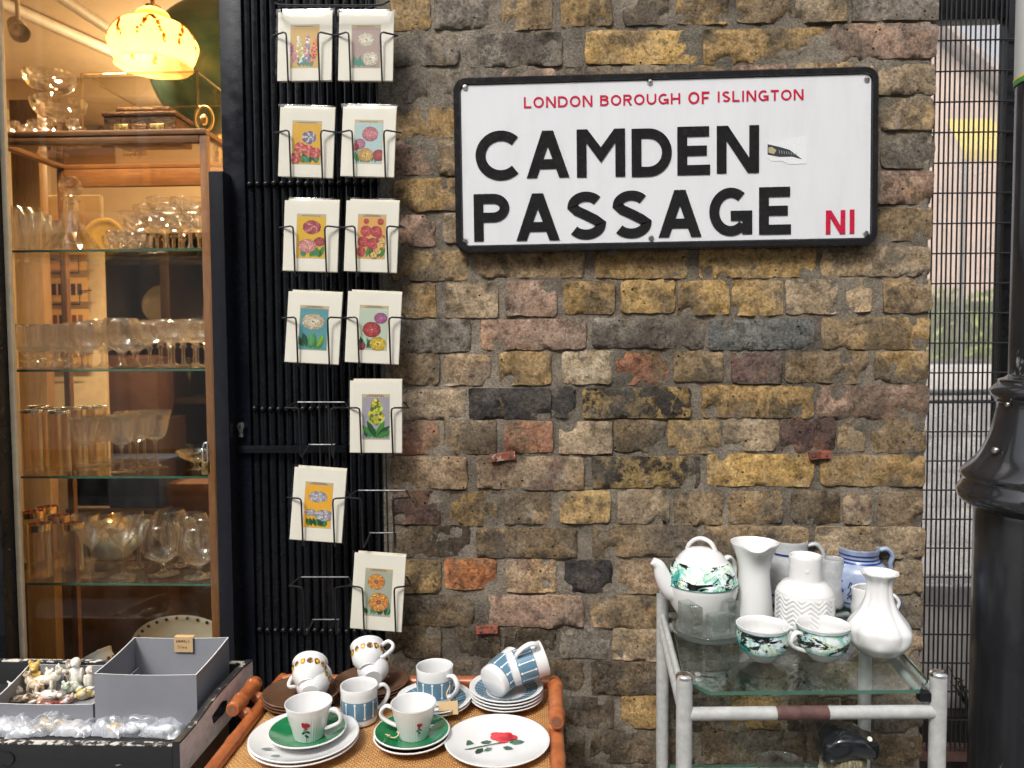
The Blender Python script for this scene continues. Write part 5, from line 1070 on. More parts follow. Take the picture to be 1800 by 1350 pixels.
# tall white jug with flared lip
p = gp(1325, 1086); s_ = mpp(p); h = .152; rb_ = 32 * s_
t = thing('tall_jug', 'tall white porcelain jug with a flared pouring lip', 'jug', p); prof = [(rb_ * .95, 0)] + smoothprof([(rb_, .004), (rb_ * .95, h * .25), (rb_ * .84, h * .55), (rb_ * .86, h * .70), (rb_ * 1.0, h * .84), (rb_ * 1.28, h)], 5)
lipa = R(-100); sh_ = shell(prof, .003)
def lipmod(r_, z, a, i):
    d = abs((a - lipa + PI) % (2 * PI) - PI); k = max(0, (z / h - .6) / .4); return (r_ * (1 + .30 * k * k * math.exp(-(d / .35) ** 2)) * (1 - .06 * k * math.exp(-((d - .75) / .3) ** 2)), z - .006 * k ** 3 * math.exp(-(d / .5) ** 2))
MB().add(lathe(sh_, 72, lipmod)).build('body', WC, t, 60)
m = MB().add(tube(curve3([(rb_ * 1.16, 0, h * .90), (rb_ * 1.22 + .022, 0, h * .92), (rb_ * 1.1 + .03, 0, h * .7), (rb_ * .9, 0, h * .42)], 6), .0042, 10), 0, True, None, Matrix.Rotation(R(98), 4, 'Z')); m.build('handle', WC, t, 70)
# grey stoneware mugs with cobalt decoration
STONE = paint('salt_glaze_grey', (.40, .41, .42), .22, .14, 60, .3, 240, .0006, coat=.3); COB = paint('cobalt', (.020, .040, .22), .18, .3, 60, 0, coat=.3)
p = gp(1386, 1058); s_ = mpp(p); rS = 40 * s_; h = .132
t = thing('stoneware_tankard', 'tall grey stoneware tankard with cobalt bands behind the white jug', 'tankard', p)
prof = [(rS * .86, 0)] + smoothprof([(rS * .95, .004), (rS * .97, h * .3), (rS * .95, h * .6), (rS * .80, h * .80), (rS * .78, h)], 4); MB().add(lathe(shell(prof, .004), 48)).build('body', STONE, t, 60)
for z in (h * .80, h * .15): MB().add(lathe([(rS * (.80 if z > .05 else .965) + .0012, z), (rS * (.795 if z > .05 else .965) + .0016, z + .004)], 48)).build('cobalt_band', COB, t)
add_handle(t, handle_pts(rS * .78, rS * .92, h * .92, h * .40, .030), .0048, R(-10), STONE)
m = MB(); rf = lambda z: rS * .975; a0 = face_ang(p)
for u in (-1, 1): wrap(m, [ell(u * .006, h * .36, .0055, .010, 12, -u * .35)], rf, a0 - .15, lin('2a3f9a'), .0006 + .0002 * (u > 0))
wrap(m, [ell(-.004, h * .36, .003, .005, 8)], rf, a0 - .15, lin('b8bcc8'), .0012); m.build('heart_motif', M['vcol_gloss'], t, 80)
p = gp(1508, 1062); s_ = mpp(p); rJ = 51 * s_; h = .120
t = thing('stoneware_jug', 'round blue and grey stoneware jug with written lettering', 'jug', p)
prof = [(rJ * .70, 0)] + smoothprof([(rJ * .78, .004), (rJ * .97, h * .30), (rJ * 1.0, h * .48), (rJ * .90, h * .66), (rJ * .68, h * .79), (rJ * .64, h * .86), (rJ * .68, h)], 5)
def rfj(z):
    for (r0, z0), (r1, z1) in zip(prof, prof[1:]):
        if z0 <= z <= z1 and z1 > z0: return r0 + (r1 - r0) * (z - z0) / (z1 - z0)
    return rJ * .7
BLST = paint('blue_washed_stoneware', (.27, .33, .46), .2, .25, 30, .25, 200, .0006, coat=.3)
MB().add(lathe(shell(prof, .004), 56)).build('body', BLST, t, 60)
for z in (.775, .83, .90, .10): MB().add(lathe([(rfj(h * z) + .0010, h * z), (rfj(h * z + .003) + .0010, h * z + .003)], 56)).build('cobalt_band', COB, t)
add_handle(t, handle_pts(rJ * .67, rJ * .90, h * .95, h * .58, .026), .005, R(-5), BLST)
m = MB(); a0 = face_ang(p); D = lin('1a2450')
def script(m, pts, rf, a0, c_, w_=.0009):
    P = curve3([(x, 0, z) for x, z in pts], 4)
    for q0, q1 in zip(P, P[1:]): d = (q1 - q0); e = Vector((-d.z, 0, d.x)).normalized() * w_; wrap(m, [[(q0.x - e.x, q0.z - e.z), (q1.x - e.x, q1.z - e.z), (q1.x + e.x, q1.z + e.z), (q0.x + e.x, q0.z + e.z)]], rf, a0, c_, .0012)
for w0, pts in ((-.026, [(0, .050), (.004, .062), (.006, .056), (.003, .042), (-.001, .036), (.006, .034), (.010, .040)]), (-.013, [(0, .036), (.002, .044), (.003, .038), (.005, .037)]), (-.002, [(0, .038), (.003, .054), (.006, .042), (.010, .056), (.012, .040)]), (.013, [(0, .046), (-.002, .042), (.001, .040), (.004, .045), (.001, .047), (.006, .045)]), (-.028, [(0, .026), (.006, .033), (.010, .022), (.016, .031), (.022, .024), (.028, .032)])): script(m, [(w0 + x, z + .004 + .25 * (w0 + x)) for x, z in pts], rfj, a0 + .12, D)
for i, (u, z) in enumerate(((-.040, .075), (-.046, .060), (-.036, .052), (-.044, .040))):
    for k in range(5): wrap(m, [ell(u + .005 * math.cos(k * 1.257), z + .005 * math.sin(k * 1.257), .0042, .0036, 7)], rfj, a0 + .12, lin('24408c') if i % 2 else lin('8f9cc0'), .0008 + k * .00008)
m.build('lettering', M['vcol_gloss'], t, 80)
# small blue handled tankard between vase and jug
p = gp(1462, 1066); rS = .024; h = .100
t = thing('stoneware_tankard', 'small grey stoneware tankard half hidden behind the zigzag vase', 'tankard', p); prof = [(rS * .9, 0)] + smoothprof([(rS, .004), (rS * 1.02, h * .5), (rS * .92, h)], 4); MB().add(lathe(shell(prof, .0035), 40)).build('body', STONE, t, 60); add_handle(t, handle_pts(rS * .93, rS, h * .86, h * .35, .022), .004, R(-15), STONE)
# zigzag relief vase
p = gp(1414, 1122); s_ = mpp(p); rV = 48 * s_; h = .155
t = thing('relief_vase', 'white bottle vase with moulded zigzag relief', 'vase', p)
base_prof = smoothprof([(rV * .90, 0), (rV * .97, .004), (rV * 1.0, h * .12), (rV * 1.0, h * .52), (rV * .96, h * .60), (rV * .80, h * .665), (rV * .62, h * .70), (rV * .575, h * .73), (rV * .565, h * .82), (rV * .57, h * .97), (rV * .555, h)], 9)
def zig(r_, z, a, i):
    if 0.006 < z < h * .565 and i <= len(base_prof):
        per = 11; u = (a * per / (2 * PI)) % 1.0; zg = abs(u - .5) * 2; ph = ((z - zg * .012) / .0085) % 1.0; k = min(1, (z - .006) / .004) * min(1, (h * .565 - z) / .004)
        return (r_ + .0022 * k * (1 - abs(ph - .5) * 2) ** 1.0, z)
    return (r_, z)
fine = []
for (r0, z0), (r1, z1) in zip(base_prof, base_prof[1:]):
    k_ = max(1, int((z1 - z0) / .0013))
    fine += [(r0 + (r1 - r0) * j / k_, z0 + (z1 - z0) * j / k_) for j in range(k_)]
fine.append(base_prof[-1])
inner = [(rV * .50, h), (rV * .49, h * .74), (rV * .6, h * .6)]
m = MB(); m.add(lathe([(0, 0)] + fine + [(rV * .55, h + .001)] + inner, 176, lambda r_, z, a, i: zig(r_, z, a, i) if i <= len(fine) else (r_, z))); m.build('body', paint('satin_white', (.68, .68, .675), .22, .02, 8, 0, coat=.2), t, 70)
m = MB(); rf = lambda z: rV * .57; wrap(m, [ell(0, h * .86, .0036, .0036, 14)], rf, face_ang(p) + .12, (.78, .77, .72), .0008); m.build('price_sticker', M['vcol'], t, 80)
# octagonal bud vase
p = gp(1544, 1146); s_ = mpp(p); rO = 55 * s_; h = .142
t = thing('bud_vase', 'white eight sided bud vase with a flared scalloped rim', 'vase', p)
prof = [(rO * .60, 0)] + smoothprof([(rO * .68, .004), (rO * .92, h * .14), (rO * 1.0, h * .26), (rO * .94, h * .35), (rO * .62, h * .52), (rO * .46, h * .66), (rO * .40, h * .80), (rO * .42, h * .90), (rO * .58, h)], 5)
def octo(r_, z, a, i):
    u = (a * 8 / (2 * PI)) % 1.0; k = 1.0 if h * .22 < z else max(0.0, (z - h * .12) / (h * .10)); return (r_ * (1 - k * .085 * (1 - abs(2 * u - 1)) ** 1.5 * (1.0 if z < h * .96 else .6)), z)
MB().add(lathe(shell(prof, .003), 96, octo)).build('body', WC, t, 60)
# small creamer with blue handle
p = gp(1528, 1098); t = thing('creamer', 'small white creamer with a blue edged handle behind the bud vase', 'creamer', p); rC = .034; h = .072
prof = [(rC * .7, 0)] + smoothprof([(rC * .8, .003), (rC, h * .4), (rC * .86, h * .8), (rC * .80, h)], 4); MB().add(lathe(shell(prof, .003), 40, lambda r_, z, a, i: (r_ * (1 + .45 * max(0, z / h - .6) * math.exp(-(((a - PI + PI) % (2 * PI) - PI) / .35) ** 2)) if False else r_ * (1 + .9 * max(0, z / h - .65) * math.exp(-((a - PI) / .4) ** 2)), z))).build('body', WC, t, 60)
hd = add_handle(t, handle_pts(rC * .85, rC * .95, h * .80, h * .30, .022), .0036, R(-18), WC); MB().add(tube([q + Vector((.003, 0, 0)) for q in handle_pts(rC * .85, rC * .95, h * .80, h * .30, .022)[8:22]], .0022, 6), 0, True, None, Matrix.Rotation(R(-18), 4, 'Z')).build('blue_edge', COB, hd)
# marbled tea cups
for (px, py, rzh, lab) in ((1340, 1158, 14, 'marbled white tea cup whose handle points at the other cup'), (1446, 1157, 197, 'marbled white tea cup beside the eight sided vase')):
    p = gp(px, py); s_ = mpp(p); rC = 45.5 * s_; h = .060; t = thing('tea_cup', lab, 'cup', p, 0, 'marbled tea cups')
    prof = [(rC * .46, 0)] + smoothprof([(rC * .50, .003), (rC * .58, .006), (rC * .88, h * .36), (rC * .96, h * .62), (rC * .95, h * .86), (rC, h)], 5); MB().add(lathe(shell(prof, .0026), 56)).build('body', WC, t, 60)
    MB().add(lathe([(r_ + .0006, z) for r_, z in prof if h * .30 < z < h * .90], 64)).build('marbled_band', MARB, t, 80)
    for zf in (.30, .90): 
        rr_ = min(prof, key=lambda q: abs(q[1] - h * zf))[0]; MB().add(tube([((rr_ + .0006) * math.cos(k * PI / 24), (rr_ + .0006) * math.sin(k * PI / 24), h * zf) for k in range(48)], .0009, 6, True)).build('teal_line', TEAL, t)
    add_handle(t, handle_pts(rC * .93, rC * .72, h * .76, h * .26, .022), .0038, R(rzh), WC)
# thick glass candle holder
p = gp(1246, 1112); s_ = mpp(p); t = thing('glass_candle_holder', 'heavy clear glass candle holder of square blocks on a round dish', 'candle holder', p)
MB().add(lathe(smoothprof([(0, 0), (.060, 0), (.066, .004), (.068, .010), (.060, .013), (0, .012)], 3), 48)).build('dish', M['thick'], t, 50)
for i in range(4):
    a = R(20 + 90 * i); hh = .050 + .010 * (i % 2); pts = [(-.027, -.015), (.027, -.015), (.020, .010), (-.020, .010)]
    m = MB(); v, f = cbox(-.025, .025, -.014, .012, .012, hh, .004, 3); m.add(([(x, y + .0018 * math.sin(z * 160), z - (.016 * max(0, 1 - (x / .011) ** 2) if z > hh * .7 else 0)) for x, y, z in v], f), 0, True, None, Matrix.Rotation(a, 4, 'Z') @ Matrix.Translation((0, -.040, 0))); m.build('block', M['thick'], t, 50)
# lower shelf: engraved bowl and black stoppered straw bottle
ZL = .672
d = ray(1376, 1346); k_ = (-.20 - CAM.y) / d.y; q = CAM + d * k_; s_ = mpp(q); rB = 47 * s_
t = thing('glass_bowl', 'clear engraved glass bowl on the lower trolley shelf', 'bowl', (q.x, -.20, ZL + .001)); hb = q.z - ZL
prof = [(rB * .5, 0)] + smoothprof([(rB * .55, .004), (rB * .82, hb * .35), (rB * .96, hb * .75), (rB, hb)], 5); MB().add(lathe(shell(prof, .004), 56)).build('body', M['crystal'], t, 60)
MB().add(lathe([(0, .0012), (.0040, .0012), (.0045, 0)], 14), 0, True, None, Matrix.Translation((-.010, -rB - .0008, hb - .012)) @ Matrix.Rotation(R(90), 4, 'X')).build('price_sticker', M['paper'], t)
d = ray(1482, 1335); k_ = (-.17 - CAM.y) / d.y; q = CAM + d * k_; s_ = mpp(q); t = thing('straw_bottle', 'straw covered bottle topped by a shiny black folded hat', 'bottle', (q.x, -.17, ZL + .001)); zt = q.z - ZL
STRAW = NT('straw'); vv = STRAW.coords(scale=(1, 1, .3)); nn = STRAW.noise(vv, 90, 6, .75, 2.0); STRAW = STRAW.fin(STRAW.ramp(nn, [(.35, (.10, .07, .04)), (.5, (.42, .35, .22)), (.7, (.70, .63, .48))]), .9, STRAW.bump(nn, 1.0, .006))
MB().add(lathe(smoothprof([(0, 0), (.040, .0), (.046, .02), (.046, zt * .55), (.040, zt * .85), (.036, zt + .018), (0, zt + .02)], 4), 72, lambda r_, z, a, i: (r_ + .002 * math.sin(a * 26 + 9 * fb(z * 30, a, 1)), z))).build('straw_body', STRAW, t, 80)
m = MB(); v, f = ellipsoid((0, 0, 0), (1, 1, 1), 40, 24); vv = []
for x, y, z in v:
    sx = math.copysign(abs(x) ** .55, x); sy = math.copysign(abs(y) ** .6, y); sz = math.copysign(abs(z) ** .55, z); X = sx * .054 + .004; Y = sy * .040; Zv = sz * .027
    Zv += .010 * math.sin((X + .02) * 46) * (1 if sz < 0 else .25) + .004 * fb(X * 30, Y * 30, 2); Zv -= .012 * math.exp(-((X - .042) / .014) ** 2) * (1 if sz > 0 else 0); Zv -= .25 * max(0, -X - .02) * (1 if sz > 0 else .2)
    vv.append((X, Y - .006, Zv + zt + .036))
m.add((vv, f), 0).build('black_hat', paint('black_glaze', (.012, .013, .016), .14, .3, 20, .15, 60, .001, coat=.5), t, 80)
MB().add(lathe([(0, .0012), (.0042, .0012), (.0046, 0)], 14), 0, True, None, Matrix.Translation((.034, -.036, zt + .058)) @ Matrix.Rotation(R(50), 4, 'X')).build('price_sticker', M['paper'], t)

# ================================================================ PAINTED CRATE WITH BOXES
ZC = .895; FC = PZ(319, 1306, ZC); BCn = PZ(437, 1170, ZC)
crx = (FC.x + BCn.x) / 2; yF, yB = FC.y, BCn.y + .014; xR = crx; HC = .062; zf_ = ZC - HC; xLc = xR - .80
cr = thing('painted_crate', 'shallow black painted wooden crate with a worn white end panel', 'crate', (xR, yF, zf_)); rotc = 0.0
CRB = worn('crate_black', (.016, .016, .018), (.50, .47, .43), .27, 30, .55, .85, (.5, 1, 2.2), bump=.6, sharp=.03); CRW = worn('crate_white', (.66, .60, .57), (.10, .08, .07), .22, 16, .75, .85, (1, 1, 1.6), bump=.6, sharp=.05)
CRE = worn('crate_chipped_edge', (.60, .57, .53), (.020, .020, .022), .47, 55, .7, .6, bump=.8, sharp=.04)
D_c = yB - yF
def L_(x0, x1, y0, y1, z0, z1, b=.0015): return cbox(x0 - xR, x1 - xR, y0 - yF, y1 - yF, z0 - zf_, z1 - zf_, b)
fp = MB().add(L_(xLc, xR - .013, yF, yF + .012, zf_, ZC - .006)).build('front_panel', CRB, cr); MB().add(L_(xLc, xR - .013, yF - .0004, yF + .0124, ZC - .0065, ZC - .0045, .0008)).build('worn_edge', CRE, fp)
v, f = tube([(xR - xR - .305 + .022 * math.cos(k * PI / 16), -.001, HC * .52 + .014 * math.sin(k * PI / 16)) for k in range(32)], .0012, 6, True); MB().add((v, f)).build('nail_ring', M['black'], fp)
bp = MB().add(L_(xLc, xR - .013, yB - .012, yB, zf_, ZC + .002)).build('back_panel', CRB, cr); MB().add(L_(xLc, xR - .013, yB - .0124, yB + .0004, ZC + .0018, ZC + .004, .0008)).build('worn_edge', CRE, bp)
MB().add(L_(xLc, xR - .013, yF + .0125, yB - .0125, zf_ + .004, zf_ + .018, .001)).build('bottom_board', CRB, cr)
# end panel: profile raised towards the back, oval hand hole
NP = 40; prof_top = []
for i in range(NP + 1):
    t_ = i / NP; prof_top.append((t_ * D_c, HC + .000 + .012 * (1 / (1 + math.exp(-(t_ - .30) * 14))) - .006 * max(0, t_ - .82) / .18))
hole_c, hole_a, hole_b = (D_c * .50, HC * .62), D_c * .115, .0125
outer = [(0, 0)] + [(D_c * i / NP, 0) for i in range(1, NP + 1)] + prof_top[::-1]; v = []; f = []; K = len(outer)
inn = []
for (a, b) in outer:
    ang_ = math.atan2(b - hole_c[1], (a - hole_c[0]) * .35); w_ = 1 + .10 * math.sin(ang_ * 5 + 1); inn.append((hole_c[0] + hole_a * w_ * math.cos(ang_), hole_c[1] + hole_b * w_ * math.sin(ang_)))
m = MB()
for X, flip in ((0, False), (-.0125, True)):
    v = [(X, a, b) for a, b in outer] + [(X, a, b) for a, b in inn]; fs = [(i, (i + 1) % K, K + (i + 1) % K, K + i) for i in range(K)]; m.add((v, [q[::-1] for q in fs] if flip else fs), 1 if flip else 0, False)
v = [(0, a, b) for a, b in outer] + [(-.0125, a, b) for a, b in outer]; m.add((v, [(i, K + i, K + (i + 1) % K, (i + 1) % K) for i in range(K)]), 1, False)
v = [(0, a, b) for a, b in inn] + [(-.0125, a, b) for a, b in inn]; m.add((v, [((i + 1) % K, K + (i + 1) % K, K + i, i) for i in range(K)]), 1, False)
ep = m.build('end_panel', [CRW, CRB], cr); ep['label'] = 'worn whitewashed end panel with a ragged hand hole'
ed = MB()
for i in range(NP): (a0, b0), (a1, b1) = prof_top[i], prof_top[i + 1]; ed.add(([(-.0129, a0, b0 + .0012), (.0004, a0, b0 + .0012), (.0004, a1, b1 + .0012), (-.0129, a1, b1 + .0012), (.0004, a0, b0 - .002), (.0004, a1, b1 - .002), (-.0129, a0, b0 - .002), (-.0129, a1, b1 - .002)], [(0, 1, 2, 3), (1, 4, 5, 2), (0, 3, 7, 6)]), 0, False)
ed.build('chipped_edge', CRB if False else worn('crate_lip', (.018, .018, .020), (.62, .60, .56), .38, 40, .5, .85, bump=.7, sharp=.03), ep)
MB().add(L_(xLc - .0125, xLc - .0005, yF, yB, zf_, ZC + .004)).build('end_panel', CRB, cr)
# box the crate stands on
st_ = thing('wooden_stand', 'plain brown wooden stand under the painted crate', 'stand', (xR - .42, (yF + yB) / 2, 0)); SWD = wood('stand_wood', (.10, .055, .03), (.20, .12, .065), 'x', 1, .6, 0)
MB().add(cbox(-.36, .395, -.12, .13, zf_ - .025, zf_ - .0005, .002)).build('top', SWD, st_); MB().add(cbox(-.34, .385, -.10, .12, .0, zf_ - .026, .002)).build('body', SWD, st_)
# grey card boxes
GB = paint('grey_card', (.215, .22, .245), .75, .08, 9, .15, 300, .0003); GE = paint('grey_card_edge', (.62, .63, .65), .7, .06, 30, 0); zb0 = zf_ + .0185
def open_box(name, label, c0, c1, c2, c3, z0, z1):
    """corners in plan: front left, front right, back right, back left"""
    cx_ = sum(q[0] for q in (c0, c1, c2, c3)) / 4; cy_ = sum(q[1] for q in (c0, c1, c2, c3)) / 4; t = thing(name, label, 'box', (cx_, cy_, z0)); P = [Vector((q[0] - cx_, q[1] - cy_)) for q in (c0, c1, c2, c3)]; th = .0022; Q = [q * (1 - th / q.length * 1.3) for q in P]; h = z1 - z0
    for i, nm in enumerate(('front_side', 'right_side', 'back_side', 'left_side')):
        j = (i + 1) % 4; m = MB(); a, b, c_, d = P[i], P[j], Q[j], Q[i]
        sag = .0022
        N2 = 8; vo = []; 
        for k in range(N2 + 1):
            u = k / N2; zt_ = h - sag * math.sin(PI * u); o_ = a.lerp(b, u); i_ = d.lerp(c_, u); vo += [(o_.x, o_.y, 0), (o_.x, o_.y, zt_), (i_.x, i_.y, zt_), (i_.x, i_.y, 0)]
        for k in range(N2):
            q = 4 * k; m.add((vo[q:q + 8], [(0, 4, 5, 1), (2, 6, 7, 3)]), 0, False); m.add((vo[q:q + 8], [(1, 5, 6, 2)]), 1, False)
        m.build(nm, [GB, GE], t)
    m = MB(); m.add(([(q.x, q.y, 0) for q in P] + [(q.x, q.y, .002) for q in Q], [(3, 2, 1, 0), (4, 5, 6, 7)]), 0, False); m.build('base', GB, t); return t
zt = .957; c = [PZ(165, 1184, zt), PZ(345, 1186, zt), PZ(402, 1120, zt), PZ(236, 1120, zt)]
bigb = open_box('open_box', 'deep empty grey card box with a handwritten tag', *[(q.x, q.y) for q in c], zb0, zt)
bw = ((c[2] + c[3]) / 2); tgp = PZ(318, 1135, zt - .011)
t = thing('price_tag', 'brown handwritten price tag on the rim of the deep grey box', 'price tag', (tgp.x, bw.y - .006, zt - .029)); wt = 34 * mpp(tgp)
MB().add(cbox(-wt / 2, wt / 2, -.0006, 0, 0, .031, .0002, 1), 0, False).add(cbox(-wt / 2, wt / 2, -.0006, .012, .0312, .0318, .0002, 1), 0, False).build('paper', TAGM, t)
m = MB(); x = -wt * .38
for ch in 'ANIMALS': w_ = .0032 if ch != 'I' else .0012; add_glyph(m, ch, x, .0205, w_, .0052, .16, -.0008, .0001); x += w_ + .0013
x = -wt * .30
for ch in '5/ea': add_glyph(m, ch, x, .008, .0034, .0065, .12, -.0008, .0001); x += .0050
m.build('handwriting', paint('brown_ink', (.10, .035, .015), .7, .1), t)
zt2 = .895; c = [PZ(-62, 1240, zt2), PZ(164, 1238, zt2), PZ(206, 1168, zt2), PZ(50, 1168, zt2)]; c[3].x = c[2].x - (c[1].x - c[0].x); c[0].y = c[1].y; c[3].y = c[2].y
c[0].x = PZ(-24, 1240, zt2).x; c[3].x = PZ(50, 1168, zt2).x; c[1].x = PZ(163, 1238, zt2).x; c[2].x = c[1].x + .0
lowb = open_box('open_box', 'shallow grey card tray full of small animal figurines', *[(q.x, q.y) for q in c], zb0, zt2)
fz = zb0 + .0025
# animal figurines: one continuous remeshed body each
def figurine(name, label, px, py, parts_, colr, colr2, rz=0.0, sc=1.0, lie=0):
    sc *= 1.3
    p = PZ(px, py, fz + .004); p.z = fz; m = MB()
    for c_, r_ in parts_: m.add(ellipsoid([x * sc for x in c_], [x * sc for x in r_], 12, 8))
    t = NT('glaze_' + name + str(px)); v = t.coords(); t.fin(t.ramp(t.noise(v, 110, 3), [(.42, colr), (.58, colr2)]), .18, Coat_Weight=.4)
    o = m.build(name, t.mat, None); tag(o, label, 'figurine', 'animal figurines in the shallow tray'); o.location = p; o.rotation_euler = (R(lie), 0, rz)
    md = o.modifiers.new('skin', 'REMESH'); md.mode = 'VOXEL'; md.voxel_size = .0011; md.use_smooth_shade = True; return o
SIT = [((0, 0, .011), (.010, .009, .012)), ((0, -.001, .026), (.0075, .0075, .0075)), ((-.006, 0, .033), (.0028, .002, .004)), ((.006, 0, .033), (.0028, .002, .004)), ((0, -.007, .024), (.004, .004, .003)), ((-.007, -.007, .004), (.004, .006, .004)), ((.007, -.007, .004), (.004, .006, .004)), ((-.008, -.004, .014), (.003, .004, .006)), ((.008, -.004, .014), (.003, .004, .006))]
BIRD = [((0, 0, .016), (.009, .009, .017)), ((0, -.001, .037), (.0075, .0075, .0080)), ((0, -.009, .036), (.0018, .004, .0018)), ((-.008, .001, .017), (.003, .006, .012)), ((.008, .001, .017), (.003, .006, .012)), ((0, -.003, .002), (.009, .009, .003)), ((0, .010, .006), (.004, .006, .003))]
QUAD = [((0, 0, .018), (.017, .008, .008)), ((.016, 0, .022), (.008, .007, .008)), ((.022, 0, .031), (.006, .006, .006)), ((.029, 0, .029), (.005, .004, .0035)), ((.020, .004, .037), (.002, .0015, .005)), ((.020, -.004, .037), (.002, .0015, .005)), ((.012, .005, .008), (.0032, .0032, .011)), ((.012, -.005, .008), (.0032, .0032, .011)), ((-.012, .005, .008), (.0036, .0034, .011)), ((-.012, -.005, .008), (.0036, .0034, .011)), ((-.019, 0, .022), (.006, .002, .002))]
FROG = [((0, 0, .007), (.012, .013, .008)), ((0, -.010, .012), (.008, .006, .006)), ((-.005, -.010, .018), (.003, .003, .003)), ((.005, -.010, .018), (.003, .003, .003)), ((-.011, .004, .004), (.005, .008, .004)), ((.011, .004, .004), (.005, .008, .004))]
Wt, Iv, Yl, Br, Pk, Gn, Bk = (.74, .72, .66), (.62, .54, .40), (.58, .36, .06), (.14, .06, .03), (.55, .28, .24), (.28, .38, .26), (.05, .04, .04)
for a in (('bear_figurine', 'yellow seated bear figurine at the back of the tray', 62, 1198, SIT, Yl, (.70, .48, .14), .3, 1.05), ('owl_figurine', 'tall white owl figurine standing at the back of the tray', 135, 1203, BIRD, Wt, (.78, .78, .74), .1, 1.05), ('penguin_figurine', 'dark brown and white bird figurine beside the white owl', 124, 1200, BIRD, Br, Wt, .5, .9), ('frog_figurine', 'pale green frog figurine below the white owl', 126, 1212, FROG, Gn, Wt, -.3, 1.0), ('donkey_figurine', 'ivory donkey figurine standing with raised head', 78, 1212, QUAD, Iv, Wt, .25, 1.0), ('goat_figurine', 'cream goat figurine leaning on its neighbours', 62, 1218, QUAD, Iv, (.40, .30, .2), 2.7, .9), ('lamb_figurine', 'white lamb figurine lying across the tray middle', 100, 1222, QUAD, Wt, (.70, .66, .58), -.2, .95, 55), ('cat_figurine', 'grey and white cat figurine at the left heap edge', 36, 1218, SIT, (.35, .30, .28), Wt, -.4, .85, 30), ('dog_figurine', 'brown and white dog figurine low in the heap', 32, 1228, QUAD, Br, Iv, .5, .75, 60), ('pig_figurine', 'pink pig figurine lying on its side', 55, 1231, QUAD, Pk, Iv, 1.9, .75, 80), ('fox_figurine', 'dark red fox figurine near the tray front', 92, 1233, QUAD, (.24, .035, .03), Br, .1, .8, 70), ('hen_figurine', 'yellow hen figurine at the front corner of the tray', 148, 1224, FROG, (.66, .50, .14), Iv, .2, .95), ('swan_figurine', 'white swan figurine touching the tray side', 158, 1206, BIRD, Wt, (.70, .62, .5), .9, .8), ('mouse_figurine', 'small mottled mouse figurine beside the fox', 118, 1232, FROG, Pk, Wt, 1.2, .75), ('rabbit_figurine', 'cream rabbit figurine with upright ears', 88, 1206, SIT, Iv, Wt, -.2, .9)):
    figurine(a[0], a[1], a[2], a[3], a[4], a[5], a[6], a[7], a[8], a[9] if len(a) > 9 else 0)
# plastic bags of odds and ends in the front of the crate
def bag_mat():
    t = NT('thin_plastic_bag'); t.n.remove(t.b); tr_ = t.new('ShaderNodeBsdfTransparent'); tr_.inputs[0].default_value = (.95, .95, .96, 1); gl = t.new('ShaderNodeBsdfGlossy'); gl.inputs['Roughness'].default_value = .22; df = t.new('ShaderNodeBsdfDiffuse'); df.inputs[0].default_value = (.72, .76, .82, 1)
    v = t.coords(); a = t.new('ShaderNodeMixShader'); a.inputs[0].default_value = .22; t.l.new(gl.outputs[0], a.inputs[2]); t.l.new(df.outputs[0], a.inputs[1])
    b = t.new('ShaderNodeMixShader'); t.l.new(t.ramp(t.noise(v, 16, 3, .5, 1.0), [(.40, .18), (.66, .62)]), b.inputs[0]); t.l.new(tr_.outputs[0], b.inputs[1]); t.l.new(a.outputs[0], b.inputs[2]); t.l.new(b.outputs[0], t.out.inputs['Surface']); return t.mat
BAG = bag_mat()
